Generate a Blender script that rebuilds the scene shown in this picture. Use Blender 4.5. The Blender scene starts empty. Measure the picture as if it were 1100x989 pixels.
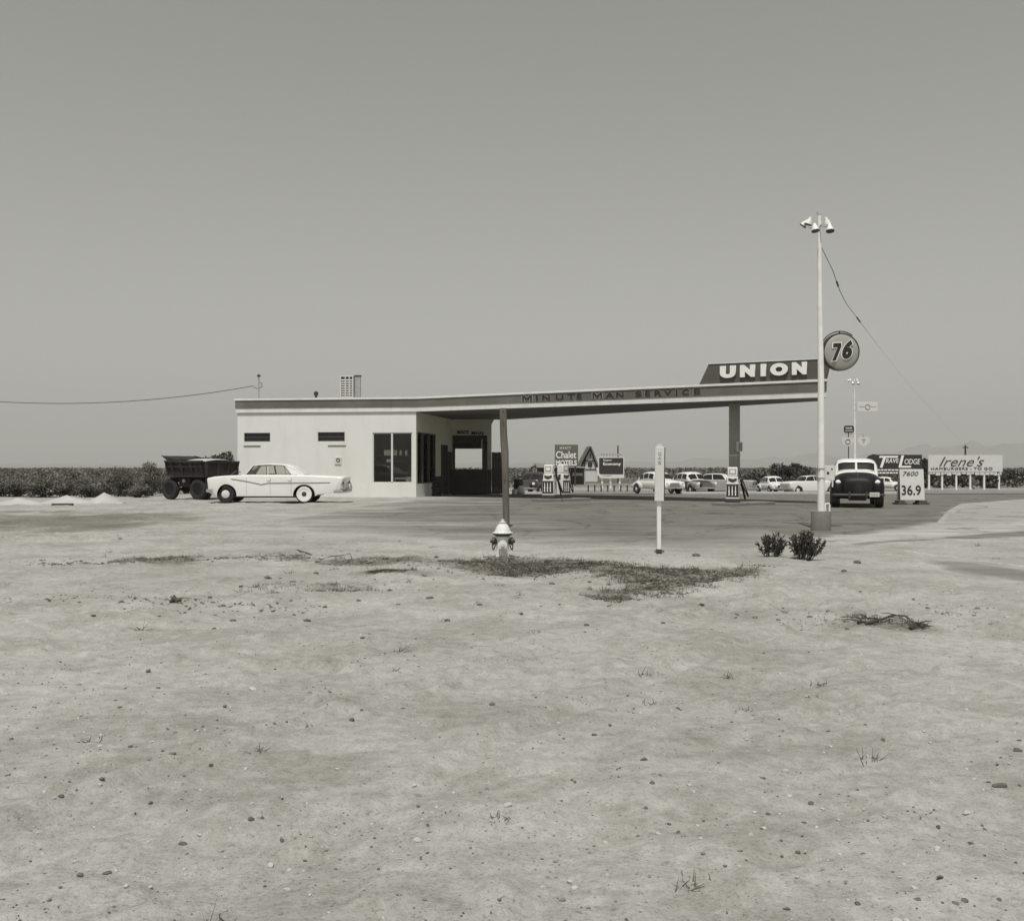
import bpy, bmesh, math, random
import numpy as np
from mathutils import Vector, Matrix

random.seed(7)
RNG = np.random.default_rng(11)
S = bpy.context.scene
COL = S.collection
PI = math.pi
R = math.radians

# ------------------------------------------------------------------ camera geometry
F, CX, HY, CZ = 1100.0, 550.0, 502.0, 1.5      # focal length in photo pixels, centre column, horizon row, eye height


def gz(y):
    """terrain height: flat forecourt, then a gentle fall of one metre towards the highway"""
    t = min(max((y - 52.0) / 48.0, 0.0), 1.0)
    return -1.0 * t * t * (3 - 2 * t)


def G(px, py):
    """photo pixel on the flat forecourt -> ground point"""
    d = F * CZ / (py - HY)
    return Vector(((px - CX) / F * d, d, 0.0))


def W(px, py, d):
    return Vector(((px - CX) / F * d, d, CZ + (HY - py) / F * d))


def X(px, d):
    return (px - CX) / F * d


def Z(py, d):
    return CZ + (HY - py) / F * d


# ------------------------------------------------------------------ materials
def mat(name, col, rough=0.7, var=0.12, scale=6.0, bump=0.0, bscale=30.0, metal=0.0, spec=0.5,
        dirt=None, dirt_scale=1.2, dirt_amt=0.0, stretch=None, streak=0.0):
    m = bpy.data.materials.new(name)
    m.use_nodes = True
    nt = m.node_tree
    b = nt.nodes['Principled BSDF']
    if not isinstance(col, tuple):
        col = (col, col * 0.985, col * 0.95)
    b.inputs['Roughness'].default_value = rough
    b.inputs['Metallic'].default_value = metal
    b.inputs['Specular IOR Level'].default_value = spec
    tc = nt.nodes.new('ShaderNodeTexCoord')
    src = tc.outputs['Object']
    if stretch:
        mp = nt.nodes.new('ShaderNodeMapping')
        mp.inputs['Scale'].default_value = stretch
        nt.links.new(src, mp.inputs['Vector'])
        src = mp.outputs['Vector']
    n = nt.nodes.new('ShaderNodeTexNoise')
    n.inputs['Scale'].default_value = scale
    n.inputs['Detail'].default_value = 6
    n.inputs['Roughness'].default_value = 0.62
    nt.links.new(src, n.inputs['Vector'])
    r = nt.nodes.new('ShaderNodeValToRGB')
    e = r.color_ramp.elements
    e[0].position, e[1].position = 0.3, 0.7
    e[0].color = tuple(c * (1 - var) for c in col) + (1,)
    e[1].color = tuple(min(c * (1 + var), 0.95) for c in col) + (1,)
    nt.links.new(n.outputs['Fac'], r.inputs['Fac'])
    out = r.outputs['Color']
    if dirt is not None:
        if not isinstance(dirt, tuple):
            dirt = (dirt, dirt * 0.95, dirt * 0.88)
        n2 = nt.nodes.new('ShaderNodeTexNoise')
        n2.inputs['Scale'].default_value = dirt_scale
        n2.inputs['Detail'].default_value = 8
        n2.inputs['Roughness'].default_value = 0.7
        nt.links.new(src, n2.inputs['Vector'])
        r2 = nt.nodes.new('ShaderNodeMapRange')
        r2.inputs['From Min'].default_value = 0.45
        r2.inputs['From Max'].default_value = 0.75
        r2.inputs['To Max'].default_value = dirt_amt
        nt.links.new(n2.outputs['Fac'], r2.inputs['Value'])
        mx = nt.nodes.new('ShaderNodeMixRGB')
        mx.inputs['Color2'].default_value = dirt + (1,)
        nt.links.new(r2.outputs['Result'], mx.inputs['Fac'])
        nt.links.new(out, mx.inputs['Color1'])
        out = mx.outputs['Color']
    if streak:
        # rain streaks running down the wall
        mp2 = nt.nodes.new('ShaderNodeMapping')
        mp2.inputs['Scale'].default_value = (1.1, 1.1, 0.16)
        nt.links.new(tc.outputs['Object'], mp2.inputs['Vector'])
        n4 = nt.nodes.new('ShaderNodeTexNoise')
        n4.inputs['Scale'].default_value = 2.0
        n4.inputs['Detail'].default_value = 7
        n4.inputs['Roughness'].default_value = 0.65
        nt.links.new(mp2.outputs['Vector'], n4.inputs['Vector'])
        r4 = nt.nodes.new('ShaderNodeMapRange')
        r4.inputs['From Min'].default_value = 0.5
        r4.inputs['From Max'].default_value = 0.78
        r4.inputs['To Max'].default_value = streak
        nt.links.new(n4.outputs['Fac'], r4.inputs['Value'])
        mx4 = nt.nodes.new('ShaderNodeMixRGB')
        mx4.inputs['Color2'].default_value = tuple(c * 0.45 for c in col) + (1,)
        nt.links.new(r4.outputs['Result'], mx4.inputs['Fac'])
        nt.links.new(out, mx4.inputs['Color1'])
        out = mx4.outputs['Color']
    nt.links.new(out, b.inputs['Base Color'])
    if bump:
        n3 = nt.nodes.new('ShaderNodeTexNoise')
        n3.inputs['Scale'].default_value = bscale
        n3.inputs['Detail'].default_value = 5
        nt.links.new(src, n3.inputs['Vector'])
        bp = nt.nodes.new('ShaderNodeBump')
        bp.inputs['Strength'].default_value = bump
        bp.inputs['Distance'].default_value = 0.02
        nt.links.new(n3.outputs['Fac'], bp.inputs['Height'])
        nt.links.new(bp.outputs['Normal'], b.inputs['Normal'])
    return m


def glass_mat(name, tint=0.75, refl=0.08):
    m = bpy.data.materials.new(name)
    m.use_nodes = True
    nt = m.node_tree
    nt.nodes.clear()
    o = nt.nodes.new('ShaderNodeOutputMaterial')
    t = nt.nodes.new('ShaderNodeBsdfTransparent')
    t.inputs['Color'].default_value = (tint, tint * 0.99, tint * 0.97, 1)
    g = nt.nodes.new('ShaderNodeBsdfGlossy')
    g.inputs['Roughness'].default_value = 0.03
    g.inputs['Color'].default_value = (0.9, 0.9, 0.88, 1)
    f = nt.nodes.new('ShaderNodeFresnel')
    f.inputs['IOR'].default_value = 1.45
    a = nt.nodes.new('ShaderNodeMath')
    a.operation = 'ADD'
    a.inputs[1].default_value = refl
    mx = nt.nodes.new('ShaderNodeMixShader')
    nt.links.new(f.outputs[0], a.inputs[0])
    nt.links.new(a.outputs[0], mx.inputs[0])
    nt.links.new(t.outputs[0], mx.inputs[1])
    nt.links.new(g.outputs[0], mx.inputs[2])
    nt.links.new(mx.outputs[0], o.inputs[0])
    return m


M = {}
M['stucco'] = mat('white_stucco', 0.72, 0.85, 0.03, 2.0, 0.15, 60, dirt=0.52, dirt_scale=0.5, dirt_amt=0.3, streak=0.16)
M['white_trim'] = mat('white_trim_paint', 0.72, 0.6, 0.04, 3.0, dirt=0.45, dirt_scale=1.0, dirt_amt=0.3, streak=0.3)
M['fascia'] = mat('fascia_band_paint', (0.118, 0.11, 0.092), 0.6, 0.12, 0.5, dirt=0.22, dirt_scale=0.28, dirt_amt=0.8)
M['sign_board'] = mat('sign_parapet_paint', (0.088, 0.080, 0.072), 0.6, 0.12, 0.8)
M['plinth'] = mat('plinth_whitewash', 0.82, 0.85, 0.04, 2.0, 0.15, 60)
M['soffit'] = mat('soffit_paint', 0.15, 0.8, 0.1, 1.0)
M['roofing'] = mat('roofing_gravel', 0.32, 0.9, 0.15, 3.0, 0.3, 40)
M['letter_white'] = mat('white_letter_enamel', 0.86, 0.45, 0.02, 4.0)
M['letter_black'] = mat('black_letter_enamel', 0.02, 0.4, 0.1, 4.0)
M['tan_wall'] = mat('tan_wall_paint', (0.70, 0.66, 0.55), 0.8, 0.06, 1.5, dirt=0.5, dirt_scale=0.8, dirt_amt=0.4)
M['dark_wood'] = mat('dark_painted_boards', (0.075, 0.068, 0.06), 0.8, 0.2, 2.0, stretch=(1, 1, 8))
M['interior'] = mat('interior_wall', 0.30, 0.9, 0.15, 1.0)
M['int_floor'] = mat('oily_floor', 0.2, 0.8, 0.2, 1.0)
M['window_frame'] = mat('window_frame_paint', 0.62, 0.5, 0.05, 4.0)
M['frame_dark'] = mat('dark_window_frame', 0.07, 0.5, 0.05, 4.0)
M['pane'] = glass_mat('window_glass', 0.99, 0.0)
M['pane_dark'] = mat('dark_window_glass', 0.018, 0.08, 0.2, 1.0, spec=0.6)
M['concrete'] = mat('concrete', 0.19, 0.9, 0.12, 4.0, 0.35, 40, dirt=0.16, dirt_scale=2.0, dirt_amt=0.5)
M['concrete_light'] = mat('pale_concrete', 0.45, 0.9, 0.10, 0.7, 0.3, 25, dirt=0.28, dirt_scale=0.6, dirt_amt=0.6)
M['base_conc'] = mat('pole_base_concrete', (0.17, 0.16, 0.145), 0.9, 0.12, 5.0, 0.35, 30, dirt=0.1, dirt_scale=3.0, dirt_amt=0.4)
M['pole_white'] = mat('white_pole_paint', 0.78, 0.55, 0.05, 5.0, dirt=0.45, dirt_scale=3.0, dirt_amt=0.4)
M['galv'] = mat('galvanised_steel', 0.42, 0.45, 0.12, 8.0, metal=0.3)
M['dark_metal'] = mat('dark_metal', 0.045, 0.55, 0.2, 8.0)
M['column_paint'] = mat('column_paint', (0.34, 0.325, 0.28), 0.65, 0.1, 2.0, dirt=0.24, dirt_scale=1.5, dirt_amt=0.4)
M['old_wood'] = mat('weathered_post_wood', (0.135, 0.125, 0.10), 0.95, 0.28, 5.0, 0.6, 25, stretch=(4, 4, 0.5), dirt=0.22, dirt_scale=2.0, dirt_amt=0.5)
M['car_white'] = mat('cream_car_paint', 0.70, 0.25, 0.02, 2.0, spec=0.6)
M['car_grey'] = mat('grey_car_paint', 0.30, 0.3, 0.05, 2.0, spec=0.6)
M['car_dark'] = mat('dark_car_paint', (0.035, 0.03, 0.03), 0.3, 0.1, 2.0, spec=0.6)
M['car_black'] = mat('black_car_paint', (0.011, 0.0095, 0.0105), 0.5, 0.3, 2.0, spec=0.22, dirt=0.03, dirt_scale=1.5, dirt_amt=0.4)
M['chrome'] = mat('chrome', 0.7, 0.18, 0.05, 3.0, metal=1.0)
M['rubber'] = mat('tyre_rubber', (0.02, 0.018, 0.018), 0.85, 0.2, 10.0)
M['whitewall'] = mat('whitewall_rubber', 0.75, 0.6, 0.03, 5.0)
M['seat'] = mat('seat_cloth', 0.12, 0.9, 0.2, 5.0)
M['car_glass'] = glass_mat('car_glass', 0.82, 0.03)
M['far_glass'] = mat('far_car_glass', 0.02, 0.15, 0.2, 1.0, spec=0.3)
M['lens'] = mat('lamp_lens', 0.8, 0.2, 0.03, 3.0)
M['hydrant'] = mat('hydrant_paint', 0.72, 0.6, 0.06, 8.0, 0.2, 40, dirt=0.25, dirt_scale=6.0, dirt_amt=0.5)
M['rusty'] = mat('rusty_dark_iron', (0.021, 0.016, 0.016), 0.85, 0.35, 5.0, 0.3, 30, dirt=0.09, dirt_scale=1.5, dirt_amt=0.5)
M['sign_white'] = mat('white_sign_enamel', 0.64, 0.5, 0.04, 2.0, dirt=0.45, dirt_scale=1.5, dirt_amt=0.3)
M['sign_grey'] = mat('grey_sign_enamel', (0.34, 0.33, 0.30), 0.35, 0.05, 2.0)
M['sign_olive'] = mat('olive_sign_paint', (0.12, 0.118, 0.095), 0.6, 0.08, 1.0)
M['sign_dark'] = mat('dark_sign_paint', (0.028, 0.025, 0.025), 0.6, 0.15, 1.0)
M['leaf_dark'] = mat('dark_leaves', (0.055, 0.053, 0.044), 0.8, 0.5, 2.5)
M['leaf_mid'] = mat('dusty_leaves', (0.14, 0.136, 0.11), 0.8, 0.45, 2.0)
M['leaf_pale'] = mat('pale_dry_leaves', (0.38, 0.37, 0.31), 0.85, 0.4, 2.0)
M['dry_weed'] = mat('dry_weed', (0.085, 0.078, 0.062), 0.9, 0.45, 4.0)
M['stem'] = mat('bush_stems', (0.06, 0.052, 0.042), 0.9, 0.3, 6.0)
M['stone'] = mat('stone', (0.20, 0.19, 0.17), 0.9, 0.3, 5.0, 0.4, 25)
M['stone_dark'] = mat('dark_stone', (0.12, 0.112, 0.10), 0.9, 0.3, 5.0, 0.4, 25)
M['mound'] = mat('pale_sand_heap', 0.42, 0.95, 0.12, 2.0, 0.6, 12)
M['hill'] = mat('desert_hill_rock', (0.17, 0.165, 0.15), 0.95, 0.25, 0.004)
M['wire'] = mat('wire_insulation', 0.03, 0.7, 0.1, 5.0)
M['paint_line'] = mat('road_line_paint', 0.6, 0.8, 0.1, 3.0, dirt=0.3, dirt_scale=3.0, dirt_amt=0.6)
M['plaster_far'] = mat('far_building_plaster', 0.6, 0.85, 0.05, 0.5)
M['roof_far'] = mat('far_building_roof', 0.12, 0.85, 0.1, 0.5)


# ------------------------------------------------------------------ object helpers
def link(o):
    COL.objects.link(o)
    return o


def wloc(o):
    v = Vector((0, 0, 0))
    while o is not None:
        v = v + Vector(o.location)
        o = o.parent
    return v


def tag(o, label=None, cat=None, group=None, kind=None):
    if label:
        o['label'] = label
    if cat:
        o['category'] = cat
    if group:
        o['group'] = group
    if kind:
        o['kind'] = kind
    return o


def empty(name, loc, rz, label, cat, group=None):
    o = bpy.data.objects.new(name, None)
    o.empty_display_size = 0.2
    o.location = loc
    o.rotation_euler = (0, 0, rz)
    link(o)
    return tag(o, label, cat, group)


def clone(o, parent=None):
    c = o.copy()
    link(c)
    if parent is not None:
        c.parent = parent
    for ch in list(o.children):
        clone(ch, c)
    return c


class MB:
    def __init__(self):
        self.bm = bmesh.new()

    def box(self, x0, x1, y0, y1, z0, z1, mtx=None):
        vs = [Vector(p) for p in ((x0, y0, z0), (x1, y0, z0), (x1, y1, z0), (x0, y1, z0),
                                  (x0, y0, z1), (x1, y0, z1), (x1, y1, z1), (x0, y1, z1))]
        if mtx is not None:
            vs = [mtx @ v for v in vs]
        v = [self.bm.verts.new(p) for p in vs]
        for f in ((3, 2, 1, 0), (4, 5, 6, 7), (0, 1, 5, 4), (1, 2, 6, 5), (2, 3, 7, 6), (3, 0, 4, 7)):
            self.bm.faces.new([v[i] for i in f])
        return self

    def hexa(self, pts):
        v = [self.bm.verts.new(Vector(p)) for p in pts]
        for f in ((3, 2, 1, 0), (4, 5, 6, 7), (0, 1, 5, 4), (1, 2, 6, 5), (2, 3, 7, 6), (3, 0, 4, 7)):
            self.bm.faces.new([v[i] for i in f])
        return self

    def poly(self, pts):
        self.bm.faces.new([self.bm.verts.new(Vector(p)) for p in pts])
        return self

    def prism(self, pts, vec):
        """extrude a 3d polygon along vec"""
        a = [self.bm.verts.new(Vector(p)) for p in pts]
        b = [self.bm.verts.new(Vector(p) + Vector(vec)) for p in pts]
        n = len(a)
        self.bm.faces.new(a[::-1])
        self.bm.faces.new(b)
        for i in range(n):
            self.bm.faces.new([a[i], a[(i + 1) % n], b[(i + 1) % n], b[i]])
        return self

    def tube(self, pts, rad, seg=8, caps=True):
        pts = [Vector(p) for p in pts]
        if not hasattr(rad, '__len__'):
            rad = [rad] * len(pts)
        rings = []
        prev = None
        for i, p in enumerate(pts):
            if i == 0:
                t = pts[1] - pts[0]
            elif i == len(pts) - 1:
                t = pts[-1] - pts[-2]
            else:
                t = pts[i + 1] - pts[i - 1]
            t.normalize()
            if prev is None:
                a = Vector((0, 0, 1)) if abs(t.z) < 0.9 else Vector((1, 0, 0))
                u = t.cross(a).normalized()
            else:
                u = (prev - t * prev.dot(t)).normalized()
            prev = u
            w = t.cross(u)
            rings.append([self.bm.verts.new(p + (u * math.cos(2 * PI * k / seg) + w * math.sin(2 * PI * k / seg)) * rad[i])
                          for k in range(seg)])
        for i in range(len(rings) - 1):
            for k in range(seg):
                self.bm.faces.new([rings[i][k], rings[i][(k + 1) % seg], rings[i + 1][(k + 1) % seg], rings[i + 1][k]])
        if caps:
            self.bm.faces.new(rings[0][::-1])
            self.bm.faces.new(rings[-1])
        return self

    def lathe(self, prof, origin=(0, 0, 0), axis='Z', seg=24, mtx=None):
        """prof: list of (radius, height) ; closed at zero radii"""
        o = Vector(origin)
        rings = []
        for r, h in prof:
            ring = []
            for k in range(seg):
                a = 2 * PI * k / seg
                c, s = math.cos(a) * max(r, 1e-4), math.sin(a) * max(r, 1e-4)
                p = {'Z': Vector((c, s, h)), 'Y': Vector((c, h, s)), 'X': Vector((h, c, s))}[axis]
                if mtx is not None:
                    p = mtx @ p
                ring.append(self.bm.verts.new(o + p))
            rings.append(ring)
        for i in range(len(rings) - 1):
            for k in range(seg):
                self.bm.faces.new([rings[i][k], rings[i][(k + 1) % seg], rings[i + 1][(k + 1) % seg], rings[i + 1][k]])
        self.bm.faces.new(rings[0][::-1])
        self.bm.faces.new(rings[-1])
        return self

    def surf(self, fn, nu, nv, closed_v=False):
        g = [[self.bm.verts.new(Vector(fn(i / nu, j / nv))) for j in range(nv + (0 if closed_v else 1))] for i in range(nu + 1)]
        n = len(g[0])
        for i in range(nu):
            for j in range(n if closed_v else n - 1):
                self.bm.faces.new([g[i][j], g[i + 1][j], g[i + 1][(j + 1) % n], g[i][(j + 1) % n]])
        return g

    def build(self, name, m, parent=None, world=False, smooth=False, bevel=0.0, bseg=2, recalc=True, angle=40, solid=0):
        bm = self.bm
        if recalc:
            bmesh.ops.recalc_face_normals(bm, faces=bm.faces)
        me = bpy.data.meshes.new(name)
        bm.to_mesh(me)
        bm.free()
        o = bpy.data.objects.new(name, me)
        me.materials.append(m)
        if parent is not None:
            o.parent = parent
            if world:
                me.transform(Matrix.Translation(-wloc(parent)))
        if smooth:
            for p in me.polygons:
                p.use_smooth = True
            me.set_sharp_from_angle(angle=R(angle))
        link(o)
        if solid:
            sm = o.modifiers.new('Solid', 'SOLIDIFY')
            sm.thickness = solid
        if bevel:
            b = o.modifiers.new('Bevel', 'BEVEL')
            b.width = bevel
            b.segments = bseg
            b.limit_method = 'ANGLE'
            b.angle_limit = R(35)
            for p in me.polygons:
                p.use_smooth = True
            me.set_sharp_from_angle(angle=R(angle))
        return o


def text(s, name, m, parent, origin, u, v, width, height, ext=0.01, shear=0.0, bold=0.0, space=1.0, world=True):
    """lettering as solid mesh: origin is the lower left corner, u / v the reading and up directions"""
    cu = bpy.data.curves.new(name, 'FONT')
    cu.body = s
    cu.size = 1.0
    cu.shear = shear
    cu.offset = bold
    cu.space_character = space
    cu.resolution_u = 4
    cu.extrude = 0.5
    t = bpy.data.objects.new(name, cu)
    link(t)
    dg = bpy.context.evaluated_depsgraph_get()
    dg.update()
    me = bpy.data.meshes.new_from_object(t.evaluated_get(dg))
    bpy.data.objects.remove(t)
    bpy.data.curves.remove(cu)
    co = np.empty(len(me.vertices) * 3)
    me.vertices.foreach_get('co', co)
    co = co.reshape(-1, 3)
    mn, mx = co.min(0), co.max(0)
    u = Vector(u).normalized()
    v = Vector(v).normalized()
    n = u.cross(v)
    sx = width / (mx[0] - mn[0])
    sy = height / (mx[1] - mn[1]) if height else sx
    a = (co[:, 0] - mn[0]) * sx
    b = (co[:, 1] - mn[1]) * sy
    c = co[:, 2] * 2 * ext
    P = np.outer(a, np.array(u)) + np.outer(b, np.array(v)) + np.outer(c, np.array(n)) + np.array(Vector(origin))
    me.vertices.foreach_set('co', P.astype(np.float32).ravel())
    me.materials.clear()
    me.materials.append(m)
    me.name = name
    o = bpy.data.objects.new(name, me)
    link(o)
    if parent is not None:
        o.parent = parent
        if world:
            me.transform(Matrix.Translation(-wloc(parent)))
    me.update()
    return o


def wall(mb, p0, p1, z0, z1, th, holes=()):
    """a wall along p0->p1 (outer face on that line, thickness to the left of it) with rectangular holes (u0,u1,za,zb)"""
    p0 = Vector((p0[0], p0[1], 0))
    p1 = Vector((p1[0], p1[1], 0))
    L = (p1 - p0).length
    e = (p1 - p0).normalized()
    n = Vector((-e.y, e.x, 0)) * th
    us = sorted({0.0, L} | {h[0] for h in holes} | {h[1] for h in holes})
    zs = sorted({z0, z1} | {h[2] for h in holes} | {h[3] for h in holes})
    us = [u for u in us if 0 <= u <= L]
    zs = [z for z in zs if z0 <= z <= z1]
    solid = {}
    for i in range(len(us) - 1):
        for j in range(len(zs) - 1):
            uc, zc = (us[i] + us[i + 1]) / 2, (zs[j] + zs[j + 1]) / 2
            solid[i, j] = not any(h[0] < uc < h[1] and h[2] < zc < h[3] for h in holes)

    def q(u, z, back):
        return p0 + e * u + Vector((0, 0, z)) + (n if back else Vector((0, 0, 0)))
    for (i, j), s in solid.items():
        if not s:
            continue
        a, b, c, d = us[i], us[i + 1], zs[j], zs[j + 1]
        mb.poly([q(a, c, 0), q(b, c, 0), q(b, d, 0), q(a, d, 0)])
        mb.poly([q(b, c, 1), q(a, c, 1), q(a, d, 1), q(b, d, 1)])
        if not solid.get((i - 1, j), False):
            mb.poly([q(a, c, 1), q(a, c, 0), q(a, d, 0), q(a, d, 1)])
        if not solid.get((i + 1, j), False):
            mb.poly([q(b, c, 0), q(b, c, 1), q(b, d, 1), q(b, d, 0)])
        if not solid.get((i, j - 1), False):
            mb.poly([q(a, c, 1), q(b, c, 1), q(b, c, 0), q(a, c, 0)])
        if not solid.get((i, j + 1), False):
            mb.poly([q(a, d, 0), q(b, d, 0), q(b, d, 1), q(a, d, 1)])
    bmesh.ops.remove_doubles(mb.bm, verts=mb.bm.verts, dist=1e-5)
    return mb


def on_line(px, p0, p1):
    """where the vertical plane through pixel column px meets the plan line p0-p1: (point, distance u along line, depth)"""
    k = (px - CX) / F
    dx, dy = p1[0] - p0[0], p1[1] - p0[1]
    t = (k * p0[1] - p0[0]) / (dx - k * dy)
    L = math.hypot(dx, dy)
    return Vector((p0[0] + dx * t, p0[1] + dy * t, 0)), t * L, p0[1] + dy * t


# ------------------------------------------------------------------ value noise for relief
_tab = RNG.random((256, 256))


def vnoise(x, y, seed=0):
    x = np.asarray(x, float) + seed * 17.3
    y = np.asarray(y, float) + seed * 31.7
    xi, yi = np.floor(x).astype(int), np.floor(y).astype(int)
    fx, fy = x - xi, y - yi
    fx, fy = fx * fx * (3 - 2 * fx), fy * fy * (3 - 2 * fy)
    a = _tab[xi % 256, yi % 256]
    b = _tab[(xi + 1) % 256, yi % 256]
    c = _tab[xi % 256, (yi + 1) % 256]
    d = _tab[(xi + 1) % 256, (yi + 1) % 256]
    return (a * (1 - fx) + b * fx) * (1 - fy) + (c * (1 - fx) + d * fx) * fy


def fbm(x, y, oct=4, seed=0):
    s, a, f = 0, 1.0, 1.0
    tot = 0
    for k in range(oct):
        s = s + a * vnoise(x * f, y * f, seed + k)
        tot += a
        a *= 0.5
        f *= 2.03
    return s / tot


def inpoly(px, py, poly):
    inside = np.zeros(px.shape, bool)
    n = len(poly)
    for i in range(n):
        x0, y0 = poly[i][0], poly[i][1]
        x1, y1 = poly[(i + 1) % n][0], poly[(i + 1) % n][1]
        c = ((y0 > py) != (y1 > py)) & (px < (x1 - x0) * (py - y0) / (y1 - y0 + 1e-12) + x0)
        inside ^= c
    return inside


def polydist(px, py, poly):
    """signed distance, positive inside"""
    d = np.full(px.shape, 1e9)
    n = len(poly)
    for i in range(n):
        ax, ay = poly[i][0], poly[i][1]
        bx, by = poly[(i + 1) % n][0], poly[(i + 1) % n][1]
        vx, vy = bx - ax, by - ay
        t = np.clip(((px - ax) * vx + (py - ay) * vy) / (vx * vx + vy * vy + 1e-12), 0, 1)
        d = np.minimum(d, np.hypot(px - ax - t * vx, py - ay - t * vy))
    return np.where(inpoly(px, py, poly), d, -d)


def sheet(name, xs, ys, zf, keep=None):
    """a grid mesh; zf(X, Y) gives heights, keep(X, Y) a cell mask"""
    nx, ny = len(xs), len(ys)
    XX, YY = np.meshgrid(xs, ys)
    ZZ = zf(XX, YY)
    co = np.stack([XX, YY, ZZ], -1).reshape(-1, 3)
    idx = np.arange(nx * ny).reshape(ny, nx)
    q = np.stack([idx[:-1, :-1], idx[:-1, 1:], idx[1:, 1:], idx[1:, :-1]], -1).reshape(-1, 4)
    if keep is not None:
        cx = (XX[:-1, :-1] + XX[1:, 1:]) / 2
        cy = (YY[:-1, :-1] + YY[1:, 1:]) / 2
        q = q[keep(cx, cy).ravel()]
        used = np.unique(q)
        remap = -np.ones(len(co), int)
        remap[used] = np.arange(len(used))
        co = co[used]
        q = remap[q]
    me = bpy.data.meshes.new(name)
    me.vertices.add(len(co))
    me.vertices.foreach_set('co', co.astype(np.float32).ravel())
    me.loops.add(len(q) * 4)
    me.loops.foreach_set('vertex_index', q.astype(np.int32).ravel())
    me.polygons.add(len(q))
    me.polygons.foreach_set('loop_start', (np.arange(len(q)) * 4).astype(np.int32))
    me.polygons.foreach_set('use_smooth', np.ones(len(q), bool))
    me.update(calc_edges=True)
    me.validate()
    o = bpy.data.objects.new(name, me)
    link(o)
    return o, co


def vattr(o, name, vals):
    a = o.data.attributes.new(name, 'FLOAT', 'POINT')
    a.data.foreach_set('value', np.asarray(vals, np.float32))


def gzv(y):
    t = np.clip((y - 52.0) / 48.0, 0, 1)
    return -(t * t * (3 - 2 * t))


def mass(name, m, tris, parent=None, smooth=False):
    """mesh from an (n,3,3) or (n,4,3) array of loose faces"""
    n, k, _ = tris.shape
    me = bpy.data.meshes.new(name)
    me.vertices.add(n * k)
    me.vertices.foreach_set('co', tris.astype(np.float32).ravel())
    me.loops.add(n * k)
    me.loops.foreach_set('vertex_index', np.arange(n * k, dtype=np.int32))
    me.polygons.add(n)
    me.polygons.foreach_set('loop_start', (np.arange(n) * k).astype(np.int32))
    me.update(calc_edges=True)
    me.materials.append(m)
    o = bpy.data.objects.new(name, me)
    link(o)
    if parent is not None:
        o.parent = parent
    return o


def leaf_cloud(n, size, centre, radii, up=0.3, aspect=2.2, hollow=0.35, lumps=9, seed=0, flat=True):
    """random leaf quads gathered into lumps inside an ellipsoid"""
    rg = np.random.default_rng(seed)
    lc = rg.normal(size=(lumps, 3))
    lc /= np.linalg.norm(lc, axis=1)[:, None]
    lc *= (hollow + (1 - hollow) * rg.random((lumps, 1)) ** 0.5) * 0.8
    lr = 0.22 + 0.3 * rg.random(lumps)
    w = rg.integers(0, lumps, n)
    d = rg.normal(size=(n, 3))
    d /= np.linalg.norm(d, axis=1)[:, None]
    p = lc[w] + d * (lr[w] * rg.random(n) ** 0.45)[:, None]
    p = p * np.array(radii) + np.array(centre)
    p[:, 2] = np.maximum(p[:, 2], 0.02)
    a = rg.normal(size=(n, 3))
    a[:, 2] += up
    a /= np.linalg.norm(a, axis=1)[:, None]
    b = np.cross(a, rg.normal(size=(n, 3)))
    b /= np.linalg.norm(b, axis=1)[:, None]
    s = size * (0.5 + rg.random(n))[:, None]
    a = a * s * aspect * 0.5
    b = b * s * 0.5
    return np.stack([p - a, p + b, p + a, p - b], 1)

# ================================================================== SETTING: ground, forecourt, roads
APRON = [G(395, 541), G(345, 551), G(305, 558), G(300, 564), G(330, 570), G(400, 575), G(470, 579), G(560, 585), G(640, 589),
         G(720, 590), G(800, 589), G(866, 584.5), G(880, 577.5), G(930, 573.4), G(1000, 568), G(1018, 548.5), G(1032, 541)]
APRON = [(p.x, p.y) for p in APRON] + [(30, 55), (34, 63), (-3.0, 63), (-3.0, 52.0)]
DIRT = [(p.x, p.y) for p in (G(-60, 553), G(60, 550), G(150, 550), G(215, 553), G(190, 561), G(120, 569), G(40, 572), G(-80, 574))]
WEEDS = [[(p.x, p.y) for p in q] for q in (
    (G(478, 603), G(540, 600.5), G(625, 602), G(640, 609), G(600, 613), G(540, 618), G(500, 612)),
    (G(600, 609), G(640, 607), G(700, 612), G(760, 613), G(828, 615), G(830, 620), G(770, 628), G(720, 637), G(650, 642), G(640, 634), G(665, 627), G(640, 620)),
    (G(360, 600), G(420, 597), G(440, 601), G(400, 606), G(340, 604)),
    (G(395, 613), G(440, 614), G(445, 617), G(398, 616)),
    (G(150, 600), G(200, 598), G(225, 600), G(190, 605), G(165, 604)),
    (G(270, 598), G(320, 595), G(345, 600), G(300, 602)),
    (G(262, 634), G(330, 629), G(410, 628), G(400, 633), G(300, 636)),
    (G(915, 671), G(940, 662), G(965, 661), G(1000, 672), G(960, 672)),
)]


STREETZONE = [(p.x, p.y) for p in (G(866, 584), G(880, 578), G(1000, 567), G(1105, 540), G(1260, 540), G(1260, 650), G(1036, 620), G(940, 596), G(880, 590))]


def smooth01(a, b, x):
    t = np.clip((x - a) / (b - a), 0, 1)
    return t * t * (3 - 2 * t)


FEET = [(-3.4 + 0.62 * k + 0.1 * math.sin(k * 2.1), 4.1 + 0.34 * k + (0.13 if k % 2 else -0.13)) for k in range(14)] + [(1.2 + 0.2 * k + (0.13 if k % 2 else -0.13), 3.9 + 0.6 * k) for k in range(9)]


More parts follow.
